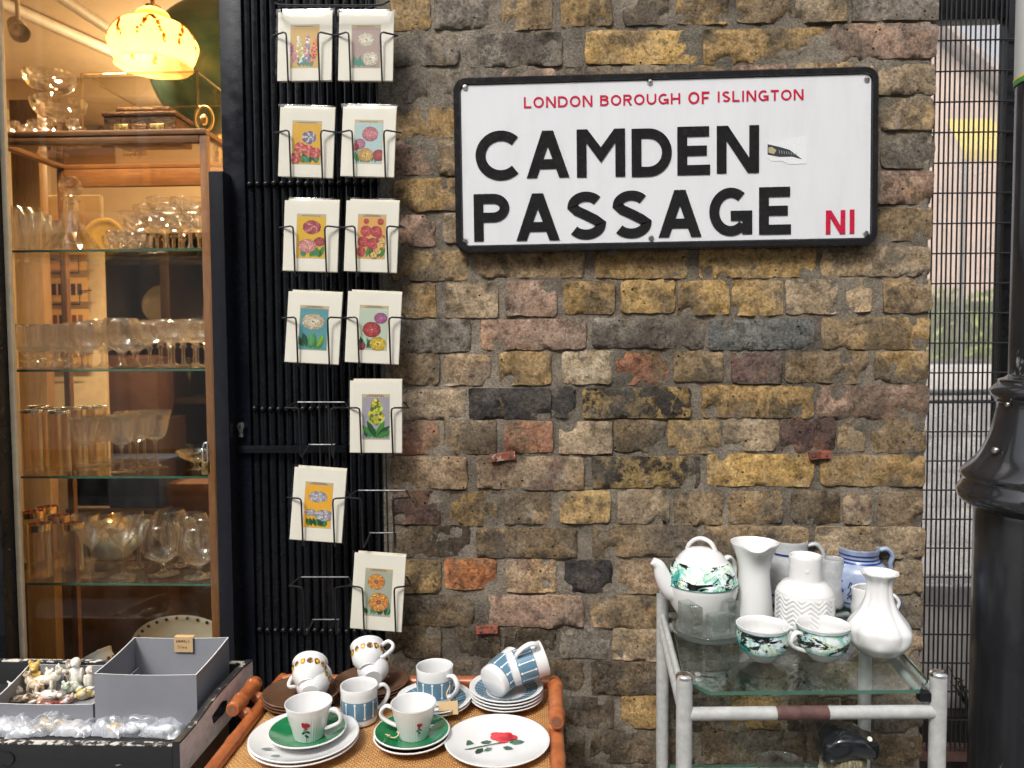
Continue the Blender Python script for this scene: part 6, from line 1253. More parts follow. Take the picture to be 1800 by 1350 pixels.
for i, (px, py, w_, d_, h_, c_, rz, lab) in enumerate(((18, 1281, .075, .045, .020, (.62, .60, .56), .1, 'clear plastic bag of white trinkets at the dark end of the crate'), (36, 1268, .06, .04, .026, (.46, .30, .24), -.3, 'clear plastic bag of brownish pink trinkets below the figurine tray'), (52, 1285, .06, .035, .020, (.68, .68, .66), .4, 'small crumpled bag of pale trinkets between two fuller bags'), (92, 1278, .07, .045, .027, (.48, .38, .22), .1, 'clear plastic bag of tan trinkets below the corner of the tray'), (132, 1283, .062, .035, .018, (.60, .44, .34), -.15, 'flat clear bag of peach trinkets on the crate floor'), (166, 1281, .045, .04, .018, (.40, .41, .43), .5, 'grey folded plastic bag left of the yellow trinkets'), (198, 1281, .06, .045, .026, (.62, .42, .12), -.35, 'clear plastic bag of yellow trinkets in front of the deep box'), (246, 1281, .085, .045, .027, (.74, .75, .76), .1, 'large crinkled bag of white trinkets in front of the deep box'), (292, 1283, .07, .045, .022, (.74, .74, .72), -.2, 'crinkled bag of white trinkets against the worn end panel'))):
    p = PZ(px, py, zb0 + .004); p.z = zb0 + .0006; p.y = max(p.y, yF + .014 + d_ * .55); t = thing('trinket_bag', lab, 'plastic bag', p, rz * .5, 'plastic bags in the front of the crate'); N1, N2 = 22, 16; v = []; f = []
    for sgn in (1,):
        for j in range(N2 + 1):
            for k in range(N1 + 1):
                u, w2 = 2 * k / N1 - 1, 2 * j / N2 - 1; b_ = max(0, (1 - abs(u) ** 2.6) * (1 - abs(w2) ** 2.6)) ** .55; rg = 1 - abs(fb(u * 1.3 + i * 5, w2 * 1.3, i * 3.3, 2)) * 1.5
                v.append((u * w_ * .58 + .004 * fb(w2 * 3, i, 1), w2 * d_ * .58 + .004 * fb(u * 3, i, 4), h_ * b_ * (.55 + .6 * rg) + .0012))
    for j in range(N2):
        for k in range(N1): a = j * (N1 + 1) + k; f.append((a, a + 1, a + N1 + 2, a + N1 + 1))
    MB().add((v, f), 0, True).build('bag', BAG, t, 180); m = MB(); rnd = random.Random(i)
    for k in range(8): m.add(ellipsoid((rnd.uniform(-.32, .32) * w_, rnd.uniform(-.30, .30) * d_, h_ * .28), (rnd.uniform(.008, .014), rnd.uniform(.006, .010), h_ * rnd.uniform(.25, .38)), 10, 6))
    m.build('contents', paint('trinkets' + str(i), c_, .35, .25, 40, 0), t)

# ================================================================ SHOP FRONT AND ROOM
YP2 = .05
xLs = PY(22, 675, 0).x; xRs = PY(403, 675, YP2).x
sf = thing('shop_front', 'black painted shop front with a tall display window', 'shop front', ((xLs + xRs) / 2, 0, 0)); S0 = sf.location.x
MB().add(cbox(xLs - .16 - S0, PY(20.8, 675, .05).x - .0005 - S0, .0, .07, 0, 2.45, .003)).build('window_frame', M['black'], sf)
BEAD = paint('cream_bead', (.62, .52, .36), .5, .15, 20, .3)
MB().add(cbox(PY(21, 675, .05).x - S0, PY(31, 675, .05).x - S0, .040, .0495, .45, 2.45, .002)).build('glazing_bead', BEAD, sf)
bd0, bd1 = PY(377, 700, 0).x, PY(402.5, 700, 0).x; zb = PY(375, 301, 0).z
MB().add(cbox(bd0 - S0, bd1 - S0, -.004, .044, 0, zb, .003)).build('door_board', worn('scuffed_black_board', (.014, .015, .019), (.45, .42, .40), .235, 20, .25, .8, (1, 1, .5), sharp=.012, spec=.25), sf)
MB().add(cbox(xLs - .16 - S0, bd0 - .001 - S0, -.012, .046, 0, .62, .004)).build('stall_riser', M['black'], sf)
MB().add(cbox(xLs - .16 - S0, bd0 - .001 - S0, -.040, .046, .622, .66, .004)).build('sill', M['black'], sf)
MB().add(box(PY(31, 675, .05).x - .003 - S0, xRs - S0, YP2 + .0005, YP2 + .0045, .64, 2.45), 0, False).build('window_pane', M['pane'], sf)
MB().add(cbox(xLs - 1.4 - S0, PY(688, 675, 0).x - S0, -.03, .10, 2.452, 3.3, .004)).build('fascia', M['navy'], sf)
MB().add(cbox(xLs - 1.4 - S0, xLs - .161 - S0, -.02, .07, 0, 2.45, .004)).build('side_door', M['navy'], sf)
# padlock on the cabinet edge
p = PY(377, 815, .02); t = thing('padlock', 'brass padlock with a steel shackle hanging at the window edge', 'padlock', (p.x - .004, -.012, p.z - .018)); s_ = mpp(p)
MB().add(cbox(-.0075, .0075, -.008, .004, 0, .028, .002)).build('lock_body', M['brass'], t); MB().add(tube(curve3([(-.005, -.002, .026), (-.005, -.002, .05), (-.003, -.002, .064), (.001, -.002, .068), (.005, -.002, .062), (.005, -.002, .027)], 5), .0022, 8)).build('shackle', M['steel'], t)

RX0, RX1, RY0, RY1, RZ = -3.1, xRs + .07, .075, 3.2, 2.95
CREAM = paint('warm_plaster', (.55, .43, .29), .85, .08, 3, .3, 40, .002); FLOORM = wood('shop_floor', (.10, .055, .03), (.17, .10, .055), 'x', .6, .5, .1)
struct(MB().add(box(RX0, RX1, RY1, RY1 + .1, 0, RZ), 0, False).build('room_wall_back', CREAM)); struct(MB().add(box(RX0 - .1, RX0 - .001, RY0, RY1 + .1, 0, RZ), 0, False).build('room_wall_left', CREAM))
struct(MB().add(box(RX1 + .001, RX1 + .10, .10, RY1 + .1, 0, RZ), 0, False).build('room_wall_right', CREAM)); struct(MB().add(box(RX0 - .1, RX1 + .1, RY0, RY1 + .1, RZ + .001, RZ + .1), 0, False).build('room_ceiling', CREAM))
struct(MB().add(box(RX0 - .1, RX1 + .1, RY0, RY1 + .1, .005, .02), 0, False).build('room_floor', FLOORM)); struct(MB().add(box(RX0 - .1, xLs - 1.401, RY0 - .1, RY0, 0, RZ), 0, False).build('room_wall_front', CREAM))

# ---------------------------------------------------------------- display cabinet
OAK = wood('cabinet_oak', (.17, .068, .022), (.30, .135, .048), 'z', 1, .4, .3); OAKX = wood('cabinet_oak_rail', (.17, .068, .022), (.30, .135, .048), 'x', 1, .4, .3)
Y0c, Y1c = .13, .46
cx1 = PY(376, 760, Y0c).x; cx0 = PY(-30, 760, Y0c).x; ztop = PY(200, 229, Y0c).z; zs_ = [PY(200, q, Y0c).z for q in (436, 649, 839, 1029)]; zbot = PY(200, 1240, Y0c).z - .03
cab = thing('display_cabinet', 'glazed oak display cabinet full of glassware behind the window', 'cabinet', ((cx0 + cx1) / 2, (Y0c + Y1c) / 2, 0)); K0 = cab.location
def CB(x0, x1, y0, y1, z0, z1, b=.002): return cbox(x0 - K0.x, x1 - K0.x, y0 - K0.y, y1 - K0.y, z0, z1, b)
for y in (Y0c - .004, Y1c - .016): MB().add(CB(cx0, cx1, y, y + .022, ztop - .012, ztop)).build('top_rail', OAKX, cab)
for x in (cx0, cx1 - .022): MB().add(CB(x, x + .022, Y0c + .0185, Y1c - .0165, ztop - .0115, ztop - .0005)).build('top_rail', OAKX, cab)
MB().add(box(cx0 + .018 - K0.x, cx1 - .018 - K0.x, Y0c + .014 - K0.y, Y1c - .012 - K0.y, ztop - .008, ztop - .003), 0, False).build('top_glass', M['acrylic'], cab)
MB().add(CB(cx0 + .018, cx1 - .018, Y0c, Y0c + .016, ztop - .030, ztop - .013)).build('front_rail', OAKX, cab)
for x in (cx0, cx1 - .017):
    for y in (Y0c, Y1c - .018): MB().add(CB(x, x + .017, y, y + .018, .02, ztop - .0125)).build('stile', OAK, cab)
MB().add(CB(cx0 + .018, cx1 - .018, Y1c - .016, Y1c - .001, ztop - .06, ztop - .013)).build('back_rail', OAKX, cab)
MB().add(CB(cx0 + .018, cx1 - .018, Y0c + .001, Y1c - .019, zbot - .03, zbot)).build('bottom', OAKX, cab)
for zq in zs_:
    g = MB().add(([(x, y, z) for z in (zq, zq - .006) for x, y in ((cx0 + .002 - K0.x, Y0c + .019 - K0.y), (cx1 - .002 - K0.x, Y0c + .019 - K0.y), (cx1 - .002 - K0.x, Y1c - .02 - K0.y), (cx0 + .002 - K0.x, Y1c - .02 - K0.y))], [(0, 1, 2, 3), (7, 6, 5, 4)]), 0, False).build('glass_shelf', M['shelf_glass'], cab)
    MB().add(box(cx0 + .002 - K0.x, cx1 - .002 - K0.x, Y0c + .0165 - K0.y, Y0c + .0188 - K0.y, zq - .0055, zq - .0005), 0, False).build('glass_edge', M['shelf_edge'], g)
MB().add(box(cx1 - .010 - K0.x, cx1 - .007 - K0.x, Y0c + .02 - K0.y, Y1c - .02 - K0.y, zbot, ztop - .014), 0, False).build('side_glass', M['acrylic'], cab)
pl = PY(238, 268, Y1c - .02); pq = MB().add(CB(pl.x - .034, pl.x + .034, Y1c - .021, Y1c - .0165, pl.z - .009, pl.z + .009, .001)).build('brass_plate', M['brass'], cab)
m = MB(); rnd = random.Random(4)
for r_ in range(2):
    x = -.024
    while x < .022: w_ = rnd.uniform(.002, .006); m.add(box(pl.x + x - K0.x, pl.x + x + w_ - K0.x, Y1c - .0216 - K0.y, Y1c - .0212 - K0.y, pl.z + .002 - .007 * r_, pl.z + .0045 - .007 * r_), 0, False); x += w_ + .0015
m.build('engraving', M['navy'], pq)

# ---------------------------------------------------------------- glassware
def stem_glass(foot, hs, bowl, rs=.0034, knob=None):
    """foot radius, stem height, bowl profile [(r, z above stem)]"""
    st_ = [(0, 0), (foot, 0), (foot, .0016), (foot * .5, .0035), (rs * 1.6, .008), (rs, .016)]
    if knob: st_ += [(rs, hs * knob - .006), (rs * 2.4, hs * knob), (rs, hs * knob + .006)]
    st_ += [(rs, hs - .006), (rs * 1.8, hs - .001)]
    out = [(r_, hs + z) for r_, z in smoothprof(bowl, 2)]; th = .0016; inn_ = [(max(0, r_ - th), z + th * .8) for r_, z in out[::-1] if r_ - th > .002]
    return st_ + out + inn_ + [(0, hs + .004)]
def tumbler(r_, h, th=.0022, base=.010, taper=.9): return [(0, 0), (r_ * taper, 0), (r_ * taper, .002)] + [(r_ * (taper + (1 - taper) * q), h * q) for q in (.12, .24, .36, .48, .6)] + [(r_, h), (r_ - th, h), (r_ * (taper + .02) - th, h * .3), (r_ * taper - th, base), (0, base)]
KIND = {
 'tumbler': (tumbler(.024, .108), 'crystal', 24), 'highball': (tumbler(.025, .150, .002, .008, .96), 'amber_clear', 28), 'goldrim': (tumbler(.031, .150, .0025, .012, 1.0), 'amber_clear', 32),
 'liqueur': (stem_glass(.015, .022, [(.006, 0), (.012, .008), (.014, .026)], .0045), 'crystal', 18),
 'champagne': (stem_glass(.026, .070, [(.008, 0), (.030, .014), (.040, .034), (.041, .042)], .0038, .8), 'crystal', 28),
 'coupe': (stem_glass(.032, .062, [(.010, 0), (.034, .012), (.043, .032), (.043, .055)], .0042, .85), 'crystal', 28),
 'brandy': (stem_glass(.036, .044, [(.010, 0), (.040, .020), (.051, .048), (.047, .078), (.042, .092)], .008), 'crystal', 32),
 'ball': (stem_glass(.024, .040, [(.010, 0), (.026, .012), (.029, .040), (.030, .066)], .006, .5), 'crystal', 24),
 'wine': (stem_glass(.027, .062, [(.006, 0), (.022, .010), (.029, .034), (.037, .068)], .0034), 'crystal', 28),
 'martini': (stem_glass(.027, .066, [(.004, 0), (.020, .018), (.034, .046), (.037, .054)], .0034), 'crystal', 28),
 'snifter': (stem_glass(.034, .026, [(.010, 0), (.042, .022), (.047, .048), (.042, .078), (.036, .094)], .0045), 'clear', 32),
 'flute': (stem_glass(.022, .070, [(.005, 0), (.016, .02), (.020, .06), (.019, .095)], .003), 'clear', 18),
 'footed': (stem_glass(.030, .024, [(.012, 0), (.046, .016), (.062, .034), (.064, .040)], .006), 'clear', 28),
}
GM = {}
for k, (pf, mt, n_) in KIND.items():
    if mt == 'crystal':
        me = MB().add(cutlathe(pf, 14 if k == 'liqueur' else 24), 0, False).mesh('glass_' + k, M[mt], 180); ht_ = max(z for _, z in pf)
        for p_ in me.polygons: p_.use_smooth = p_.center.z > ht_ * (.78 if k != 'tumbler' else .6)
        GM[k] = me; continue
    if k in ('goldrim', 'highball', 'snifter', 'footed', 'flute'): mod = None
    elif k == 'tumbler': mod = lambda r_, z, a, i: (r_ * (1 + .02 * math.cos(a * 12)), z)
    else: mod = lambda r_, z, a, i: (r_ * (1 + (.035 * math.cos(a * 8) if r_ > .008 and z > .03 else 0)), z)
    GM[k] = MB().add(lathe(pf, n_ * 2 if mod else n_, mod)).mesh('glass_' + k, M[mt], 50)
NAMES = {'tumbler': 'crystal_tumbler', 'highball': 'highball_glass', 'goldrim': 'gold_rimmed_glass', 'liqueur': 'liqueur_glass', 'champagne': 'champagne_glass', 'coupe': 'crystal_coupe', 'brandy': 'crystal_goblet', 'ball': 'knopped_goblet', 'wine': 'wine_glass', 'martini': 'cocktail_glass', 'snifter': 'brandy_glass', 'flute': 'flute_glass', 'footed': 'footed_dish'}
RIMG = MB().add(lathe([(.0312, .132), (.0313, .148), (.0311, .1512), (.0300, .1515), (.0286, .1510), (.0284, .134)], 32)).mesh('gold_rim', M['gold']); RIMS = MB().add(lathe([(.0252, .144), (.0253, .1505), (.0245, .151), (.0232, .150)], 28)).mesh('silver_rim', M['steel'])
def put(kind, z, items, label, cat, group):
    rows = {0: [], 1: [], 2: []}; rw = lambda Y: 0 if Y < .245 else (1 if Y < .33 else 2)
    for px, Y, s_ in items: rows[rw(Y)].append(px)
    for i, (px, Y, s_) in enumerate(items):
        x = PY(px, 700, Y).x if False else (CAM + ray(px, 640) * ((Y - CAM.y) / ray(px, 640).y)).x
        # pixel column measured at the height of the shelf
        lo, hi = -1e9, 1e9; py = 640
        for _ in range(6):
            q = PY(px, py, Y); py += (q.z - (z + .05)) / mpp(q)
        x = PY(px, py, Y).x
        o = link(NAMES[kind], GM[kind], None, (x, Y, z + .0006), (0, 0, i * 1.3)); o.scale = (s_, s_, s_); r_ = sorted(rows[rw(Y)], reverse=True); tag(o, label if len(items) == 1 else '%s, %s row, %s from the padlock side' % (label, ['front', 'middle', 'back'][rw(Y)], ORD[r_.index(px)]), cat, group)
        if kind == 'goldrim': link('gold_rim', RIMG, o)
        if kind == 'highball': link('silver_rim', RIMS, o)
z1, z2, z3, z4 = zs_
put('tumbler', z1, [(36, .20, 1), (56, .22, 1), (46, .30, 1), (74, .27, .95), (90, .33, .9), (66, .36, .95), (40, .40, .95), (100, .40, .9)], 'cut crystal tumbler beside the decanter', 'tumbler', 'crystal tumblers on the top shelf')
put('liqueur', z1, [(196, .20, 1), (212, .20, 1), (229, .20, 1), (246, .21, 1), (204, .27, 1), (188, .28, 1), (213, .35, 1.1), (231, .36, 1.1), (222, .28, 1), (240, .27, 1), (258, .28, 1)], 'tiny liqueur glass beside the decanter', 'glass', 'tiny liqueur glasses')
put('champagne', z1, [(266, .24, 1.0), (293, .20, 1.08), (316, .28, 1.08), (334, .20, 1.08), (276, .34, 1.05), (305, .36, 1.05), (350, .34, 1.05), (238, .36, 1.05), (322, .42, 1.05), (290, .42, 1.05)], 'crystal champagne glass on the top shelf', 'champagne glass', 'champagne glasses')
put('ball', z2, [(46, .20, 1), (70, .20, 1), (96, .20, 1), (58, .30, 1), (84, .30, 1), (110, .31, 1), (122, .22, 1), (72, .40, 1), (98, .40, 1)], 'knobbed stem goblet on the second shelf', 'goblet', 'knopped goblets')
put('brandy', z2, [(150, .20, .82), (214, .21, .88), (182, .32, .88), (238, .34, .88), (140, .38, .85)], 'large bowled goblet on the second shelf', 'goblet', 'large crystal goblets')
put('coupe', z2, [(263, .22, .92), (298, .20, .98), (346, .20, .98), (322, .30, .98), (282, .34, .98), (362, .34, .95), (304, .40, .98), (342, .41, .98)], 'wide crystal coupe on the second shelf', 'coupe glass', 'crystal coupes')
put('highball', z3, [(58, .22, 1), (84, .30, 1), (106, .20, 1), (70, .36, 1), (128, .31, 1), (150, .34, 1), (172, .36, 1)], 'tall silver rimmed tumbler, third shelf', 'tumbler', 'silver rimmed tumblers')
put('wine', z3, [(150, .22, 1), (181, .30, .95), (214, .20, 1.05), (241, .26, 1.05), (273, .28, 1.1), (196, .38, .95), (168, .38, .95), (228, .40, 1.0), (254, .40, 1.0)], 'cut wine glass on the third shelf', 'wine glass', 'crystal wine glasses')
put('footed', z3, [(345, .24, .75)], 'low footed glass dish beside the wine glasses', 'dish', 'footed glass dish')
put('goldrim', z4, [(72, .20, .86), (104, .29, .86), (60, .34, .86), (130, .26, .78), (84, .40, .86)], 'tall gold rimmed glass, lowest shelf', 'glass', 'gold rimmed glasses')
put('martini', z4, [(162, .20, 1.05), (216, .20, 1.05), (188, .28, 1.05), (244, .28, 1.05), (150, .34, 1.0), (228, .36, 1.0)], 'crystal cocktail glass on the lowest shelf', 'cocktail glass', 'crystal cocktail glasses')
put('snifter', z4, [(286, .22, 1.05), (350, .20, 1.05), (317, .30, 1.0), (338, .36, 1.0), (362, .33, 1.0), (300, .40, 1.0)], 'round brandy glass on the lowest shelf', 'brandy glass', 'brandy glasses')
# decanter with ball stopper
def cabx(px, Y, z):
    py = 640
    for _ in range(6): q = PY(px, py, Y); py += (q.z - z) / mpp(q)
    return PY(px, py, Y).x
t = thing('crystal_decanter', 'ship decanter of cut crystal with a round ball stopper', 'decanter', (cabx(127, .22, z1 + .05), .22, z1 + .0006))
MB().add(cutlathe([(0, 0), (.066, 0), (.068, .003), (.060, .016), (.040, .045), (.024, .075), (.0175, .100), (.016, .122), (.021, .128), (.021, .131), (.013, .131), (.013, .100), (.020, .075), (.036, .045), (.056, .016), (0, .010)], 24), 0, False).build('body', M['crystal'], t, 50)
MB().add(cutlathe([(0, .118), (.010, .118), (.011, .134), (.008, .138)] + [(.0255 * math.sin(k * PI / 14), .160 - .0255 * math.cos(k * PI / 14)) for k in range(2, 15)], 18), 0, False).build('stopper', M['crystal'], t, 60)
# amber plate leaning at the back of the top shelf
t = thing('amber_plate', 'round amber glass plate standing behind the decanter', 'plate', (cabx(184, .41, z1 + .05), .41, z1 + .0006)); AMB = pane('amber_glass', (.85, .62, .25), 1.2)
t.rotation_euler = (R(-6), 0, 0); m = MB(); m.add(lathe(plate_prof(.058, .012, .6), 48), 0, True, None, Matrix.Translation((0, 0, .058)) @ Matrix.Rotation(R(90), 4, 'X')); m.build('dish', [paint('amber_lustre', (.50, .30, .08), .15, .25, 30, 0, coat=.5)], t, 60)
# gold trimmed teapot on lowest shelf
t = thing('gilt_teapot', 'cream teapot with gilt lid and trim behind the cocktail glasses', 'teapot', (cabx(200, .37, z4 + .04), .37, z4 + .0006)); CC = M['cream_ceramic']
MB().add(lathe(smoothprof([(0, 0), (.036, 0), (.05, .02), (.056, .045), (.045, .072), (.034, .085), (0, .088)], 4), 40)).build('body', CC, t, 60); ld = MB().add(lathe(smoothprof([(.046, .074), (.044, .086), (.03, .10), (.010, .107), (0, .108)], 4), 40)).build('lid', M['gold'], t, 60); MB().add(ellipsoid((0, 0, .113), (.007, .007, .007))).build('knob', M['gold'], ld)
sp_ = curve3([(.048, 0, .03), (.072, 0, .05), (.082, 0, .08), (.096, 0, .10)], 5); MB().add(tube(sp_, [.014 - .009 * i / (len(sp_) - 1) for i in range(len(sp_))], 12)).build('spout', CC, t, 70); add_handle(t, [(-p_.x, p_.y, p_.z) for p_ in handle_pts(.045, .05, .085, .03, .03)], .0045, 0, CC)
# pottery on the cabinet floor
z5 = zbot
t = thing('oval_platter', 'large cream oval platter with small brown flowers leaning in the cabinet', 'platter', (cabx(318, .40, z5 + .1), .40, z5 + .001)); t.rotation_euler = (R(-10), 0, 0)
m = MB(); v, f = lathe(plate_prof(.105, .014, .62), 56); m.add(([(x * 1.3, y * .70, z) for x, y, z in v], f), 0, True, None, Matrix.Translation((0, 0, .0735)) @ Matrix.Rotation(R(90), 4, 'X')); d_ = m.build('dish', CC, t, 60); m = MB()
for k in range(26):
    a = 2 * PI * k / 26
    for q in range(4): m.add(([((.094 * 1.3) * math.cos(a) + .0028 * math.cos(q * 1.57 + u) * 1.2 + .0025 * math.cos(q * 1.57), -.0155, .0735 + .094 * .70 * math.sin(a) + .0022 * math.sin(q * 1.57 + u) + .0025 * math.sin(q * 1.57)) for u in (0, 1.05, 2.1, 3.14, 4.2, 5.2)], [(0, 1, 2, 3, 4, 5)]), 0, False, lin('4a3a30'))
m.build('flower_motifs', M['vcol'], d_)
for (px, rz, ax, lab) in ((146, 150, (.75, .1, .55), 'cream mug with small brown flowers lying on its side'), (60, 20, (.1, .1, 1), 'cream bowl beside the lying mug on the cabinet floor'), (186, -20, (-.5, .2, .8), 'cream cup tipped against the platter')):
    t = cupC('cabinet_cup', lab, (0, 0, 0), .044, .075, R(rz)); tilt(t, ax, (cabx(px, .24, z5 + .03), .24, z5 + .036 if ax[2] < .9 else z5 + .001))
# crystal stands and salts on top of the cabinet
zc = ztop + .0010
for k, (px, Y, sc, lab) in enumerate(((92, .34, 1.0, 'tall cut crystal compote on a slender stem on the cabinet'), (104, .26, .92, 'cut crystal compote standing in front of the taller one'))):
    t = thing('crystal_compote', lab, 'compote', (cabx(px, Y, zc + .05), Y, zc), 0, 'crystal compotes')
    hh = .155 if k == 0 else .062; MB().add(cutlathe(stem_glass(.036, hh, [(.010, 0), (.028, .004), (.044, .010), (.054, .020), (.060, .030), (.064, .046)], .0055, .4), 28), 0, False).build('bowl', M['crystal'], t, 40)
for k, (px, Y) in enumerate(((22, .20), (44, .24), (62, .20), (80, .19), (34, .32), (128, .19), (140, .27))):
    o = link('crystal_salt', GM['liqueur'], None, (cabx(px, Y, zc + .01), Y, zc), (0, 0, k)); o.scale = (1.15, 1.15, .9); tag(o, 'crystal salt on top of the cabinet, %s from the acrylic case' % ORD[[6, 4, 3, 2, 5, 1, 0][k]], 'salt dish', 'crystal salts on the cabinet')
# acrylic case with antique casket
xa_, xb_ = cabx(150, .16, zc + .05), cabx(352, .16, zc + .05); yA, yB2 = .150, .40; hA = PY(250, 128, .15).z - zc
ac = thing('acrylic_case', 'clear acrylic case with bright edges on top of the cabinet', 'display case', ((xa_ + xb_) / 2, (yA + yB2) / 2, zc)); A0 = ac.location; hx, hy_ = (xb_ - xa_) / 2, (yB2 - yA) / 2
for nm, q in (('front_pane', ([(-hx, -hy_, 0), (hx, -hy_, 0), (hx, -hy_, hA), (-hx, -hy_, hA)])), ('side_pane', [(hx, -hy_, 0), (hx, hy_, 0), (hx, hy_, hA), (hx, -hy_, hA)]), ('side_pane', [(-hx, hy_, 0), (-hx, -hy_, 0), (-hx, -hy_, hA), (-hx, hy_, hA)]), ('back_pane', [(hx, hy_, 0), (-hx, hy_, 0), (-hx, hy_, hA), (hx, hy_, hA)]), ('top_pane', [(-hx, -hy_, hA), (hx, -hy_, hA), (hx, hy_, hA), (-hx, hy_, hA)])):
    MB().add((q, [(0, 1, 2, 3)]), 0, False).build(nm, M['acrylic'], ac)
m = MB(); C8 = [(sx * hx, sy * hy_, z) for sx in (-1, 1) for sy in (-1, 1) for z in (0, hA)]
for a in range(8):
    for b in range(a + 1, 8):
        if sum(abs(C8[a][k] - C8[b][k]) > 1e-6 for k in range(3)) == 1 and not (C8[a][2] == 0 and C8[b][2] == 0): m.add(tube([C8[a], C8[b]], .0024, 6))
m.build('bright_edges', M['acrylic_edge'], ac)
t = thing('antique_casket', 'dark antique embossed metal casket inside the acrylic case', 'casket', (cabx(262, .27, zc + .03), .27, zc)); cw = .088; CAS = paint('dark_bronze', (.13, .065, .028), .38, .4, 40, .8, 90, .004, metal=.6)
MB().add(cbox(-cw, cw, -.045, .045, 0, .058, .003)).build('body', CAS, t); ld = MB().add(cbox(-cw - .004, cw + .004, -.049, .049, .0585, .070, .004)).build('lid', CAS, t); MB().add(cbox(-cw + .02, cw - .02, -.03, .03, .0702, .088, .008)).build('lid_top', CAS, ld)
for x in (-cw * .5, 0, cw * .5): MB().add(cbox(x - .018, x + .018, -.048, -.0452, .012, .040, .002)).build('panel', M['brass'] if x else CAS, t)
t = thing('gilt_ornament', 'small gilt ring shaped ornament at the corner of the case', 'ornament', (cabx(359, .22, zc + .03), .22, zc)); MB().add(tube([(.022 * math.cos(k * PI / 14), 0, .048 + .030 * math.sin(k * PI / 14)) for k in range(28)], .0034, 8, True)).build('ring', M['gold'], t, 70); MB().add(lathe([(0, 0), (.02, 0), (.02, .008), (.006, .014), (.005, .02), (0, .021)], 20)).build('foot', M['brass'], t); MB().add(ellipsoid((0, 0, .046), (.009, .006, .014))).build('figure', M['gold'], t)

# ---------------------------------------------------------------- hanging lamp (lit)
LY = .80; lc = PY(270, 74, LY); ls = mpp(lc); LR = 71 * ls
lamp = thing('pendant_lamp', 'glowing yellow glass hanging lamp painted with orange flowers', 'pendant lamp', lc)
def shade_mat():
    t = NT('lit_shade_glass'); t.n.remove(t.b); tl = t.new('ShaderNodeBsdfTranslucent'); df = t.new('ShaderNodeBsdfDiffuse'); v = t.coords(False); a = t.new('ShaderNodeAttribute', attribute_name='Col')
    n = t.noise(v, 26, 4, .6, 1.0); c = a.outputs['Color']; t.l.new(c, tl.inputs[0]); t.l.new(c, df.inputs[0]); mx = t.new('ShaderNodeMixShader'); mx.inputs[0].default_value = .18; t.l.new(tl.outputs[0], mx.inputs[1]); t.l.new(df.outputs[0], mx.inputs[2]); t.l.new(mx.outputs[0], t.out.inputs['Surface']); return t.mat
SM = shade_mat(); hL = 47 * ls
prof = smoothprof([(LR * .36, hL * .82), (LR * .50, hL * .74), (LR * .80, hL * .50), (LR * .99, hL * .05), (LR * 1.0, -hL * .20), (LR * .93, -hL * .55), (LR * .86, -hL * .78), (LR * .88, -hL * .92)], 5); SHC = (.92, .60, .22)
lob = lambda r_, z, a, i: (r_ * (1 + .035 * abs(math.sin(a * 4)) * (1 if r_ > LR * .55 else .3)), z)
MB().add(lathe(prof, 96, lob), 0, True, SHC).build('shade', SM, lamp, 80)
m = MB(); a0 = face_ang(lc); rnd = random.Random(5)
def rfl(z):
    for (r0, z0), (r1, z1) in zip(prof, prof[1:]):
        if z1 <= z <= z0 and z0 > z1: return r1 + (r0 - r1) * (z - z1) / (z0 - z1) + .003
    return LR
for da in (-1.0, -.05, .85, 1.9, 2.9, 3.9):
    for k in range(36): u = rnd.uniform(-.038, .038); z = hL * (.52 - 1.0 * (abs(u) / .038) ** 1.3 * rnd.uniform(.6, 1)); wrap(m, [ell(u, z, rnd.uniform(.004, .009), rnd.uniform(.003, .007), 7, rnd.uniform(0, 3))], rfl, a0 + da, rnd.choice([(.52, .14, .03), (.40, .20, .06), (.60, .28, .07), (.36, .26, .08)]), LR * .035)
m.build('painted_flowers', SM, lamp, 80)
MB().add(lathe(smoothprof([(LR * .44, hL * .80), (LR * .36, hL * 1.06), (LR * .20, hL * 1.20), (LR * .17, hL * 1.24)], 4), 40), 0, True, (.80, .50, .22)).build('upper_cup', SM, lamp, 80)
MB().add(lathe([(LR * .18, hL * 1.22), (LR * .19, hL * 1.30), (LR * .06, hL * 1.36), (.006, hL * 1.5), (.006, RZ - lc.z)], 24)).build('gallery_and_rod', M['brass'], lamp)
bl = bpy.data.lights.new('pendant_bulb', 'POINT'); bl.energy = 3.0; bl.color = (1.0, .74, .42); bl.shadow_soft_size = .035; bo = bpy.data.objects.new('bulb_light', bl); col.objects.link(bo); bo.parent = lamp; bo.location = (0, 0, -hL * .30)
# ceiling track with its small spotlight, then added unseen lamps
TRK = paint('white_track', (.60, .56, .50), .5)
for k, (pa, pb) in enumerate((((-30, -10), (330, 150)), ((70, -30), (250, 90)))):
    d0, d1 = ray(*pa), ray(*pb); zt_ = RZ - .05 - .06 * k; q0 = CAM + d0 * ((zt_ - CAM.z) / d0.z) if d0.z > 0 else None; q1 = CAM + d1 * ((zt_ - CAM.z) / d1.z)
    q1.y = min(q1.y, RY1 - .02); o = MB().add(tube([(0, 0, 0), q1 - q0], .022, 10)).build('ceiling_track', TRK, None); o.location = q0; tag(o, ['white ceiling track carrying the small spotlight', 'pale pipe running along the shop ceiling'][k], 'track')
SPOTS = [(PY(32, 52, 1.25), PY(200, 420, .25), 150, 'small white ceiling spotlight aimed at the back of the cabinet'), (PY(-150, 0, 2.3), Vector((-1.6, 2.4, 1.0)), 50, 'added unseen fill lamp towards the far side of the shop'), (PY(420, -60, 2.2), Vector((-1.2, 2.6, 1.0)), 50, 'added unseen fill lamp towards the back of the shop')]  # last two are unseen fill lamps added to lift the room light
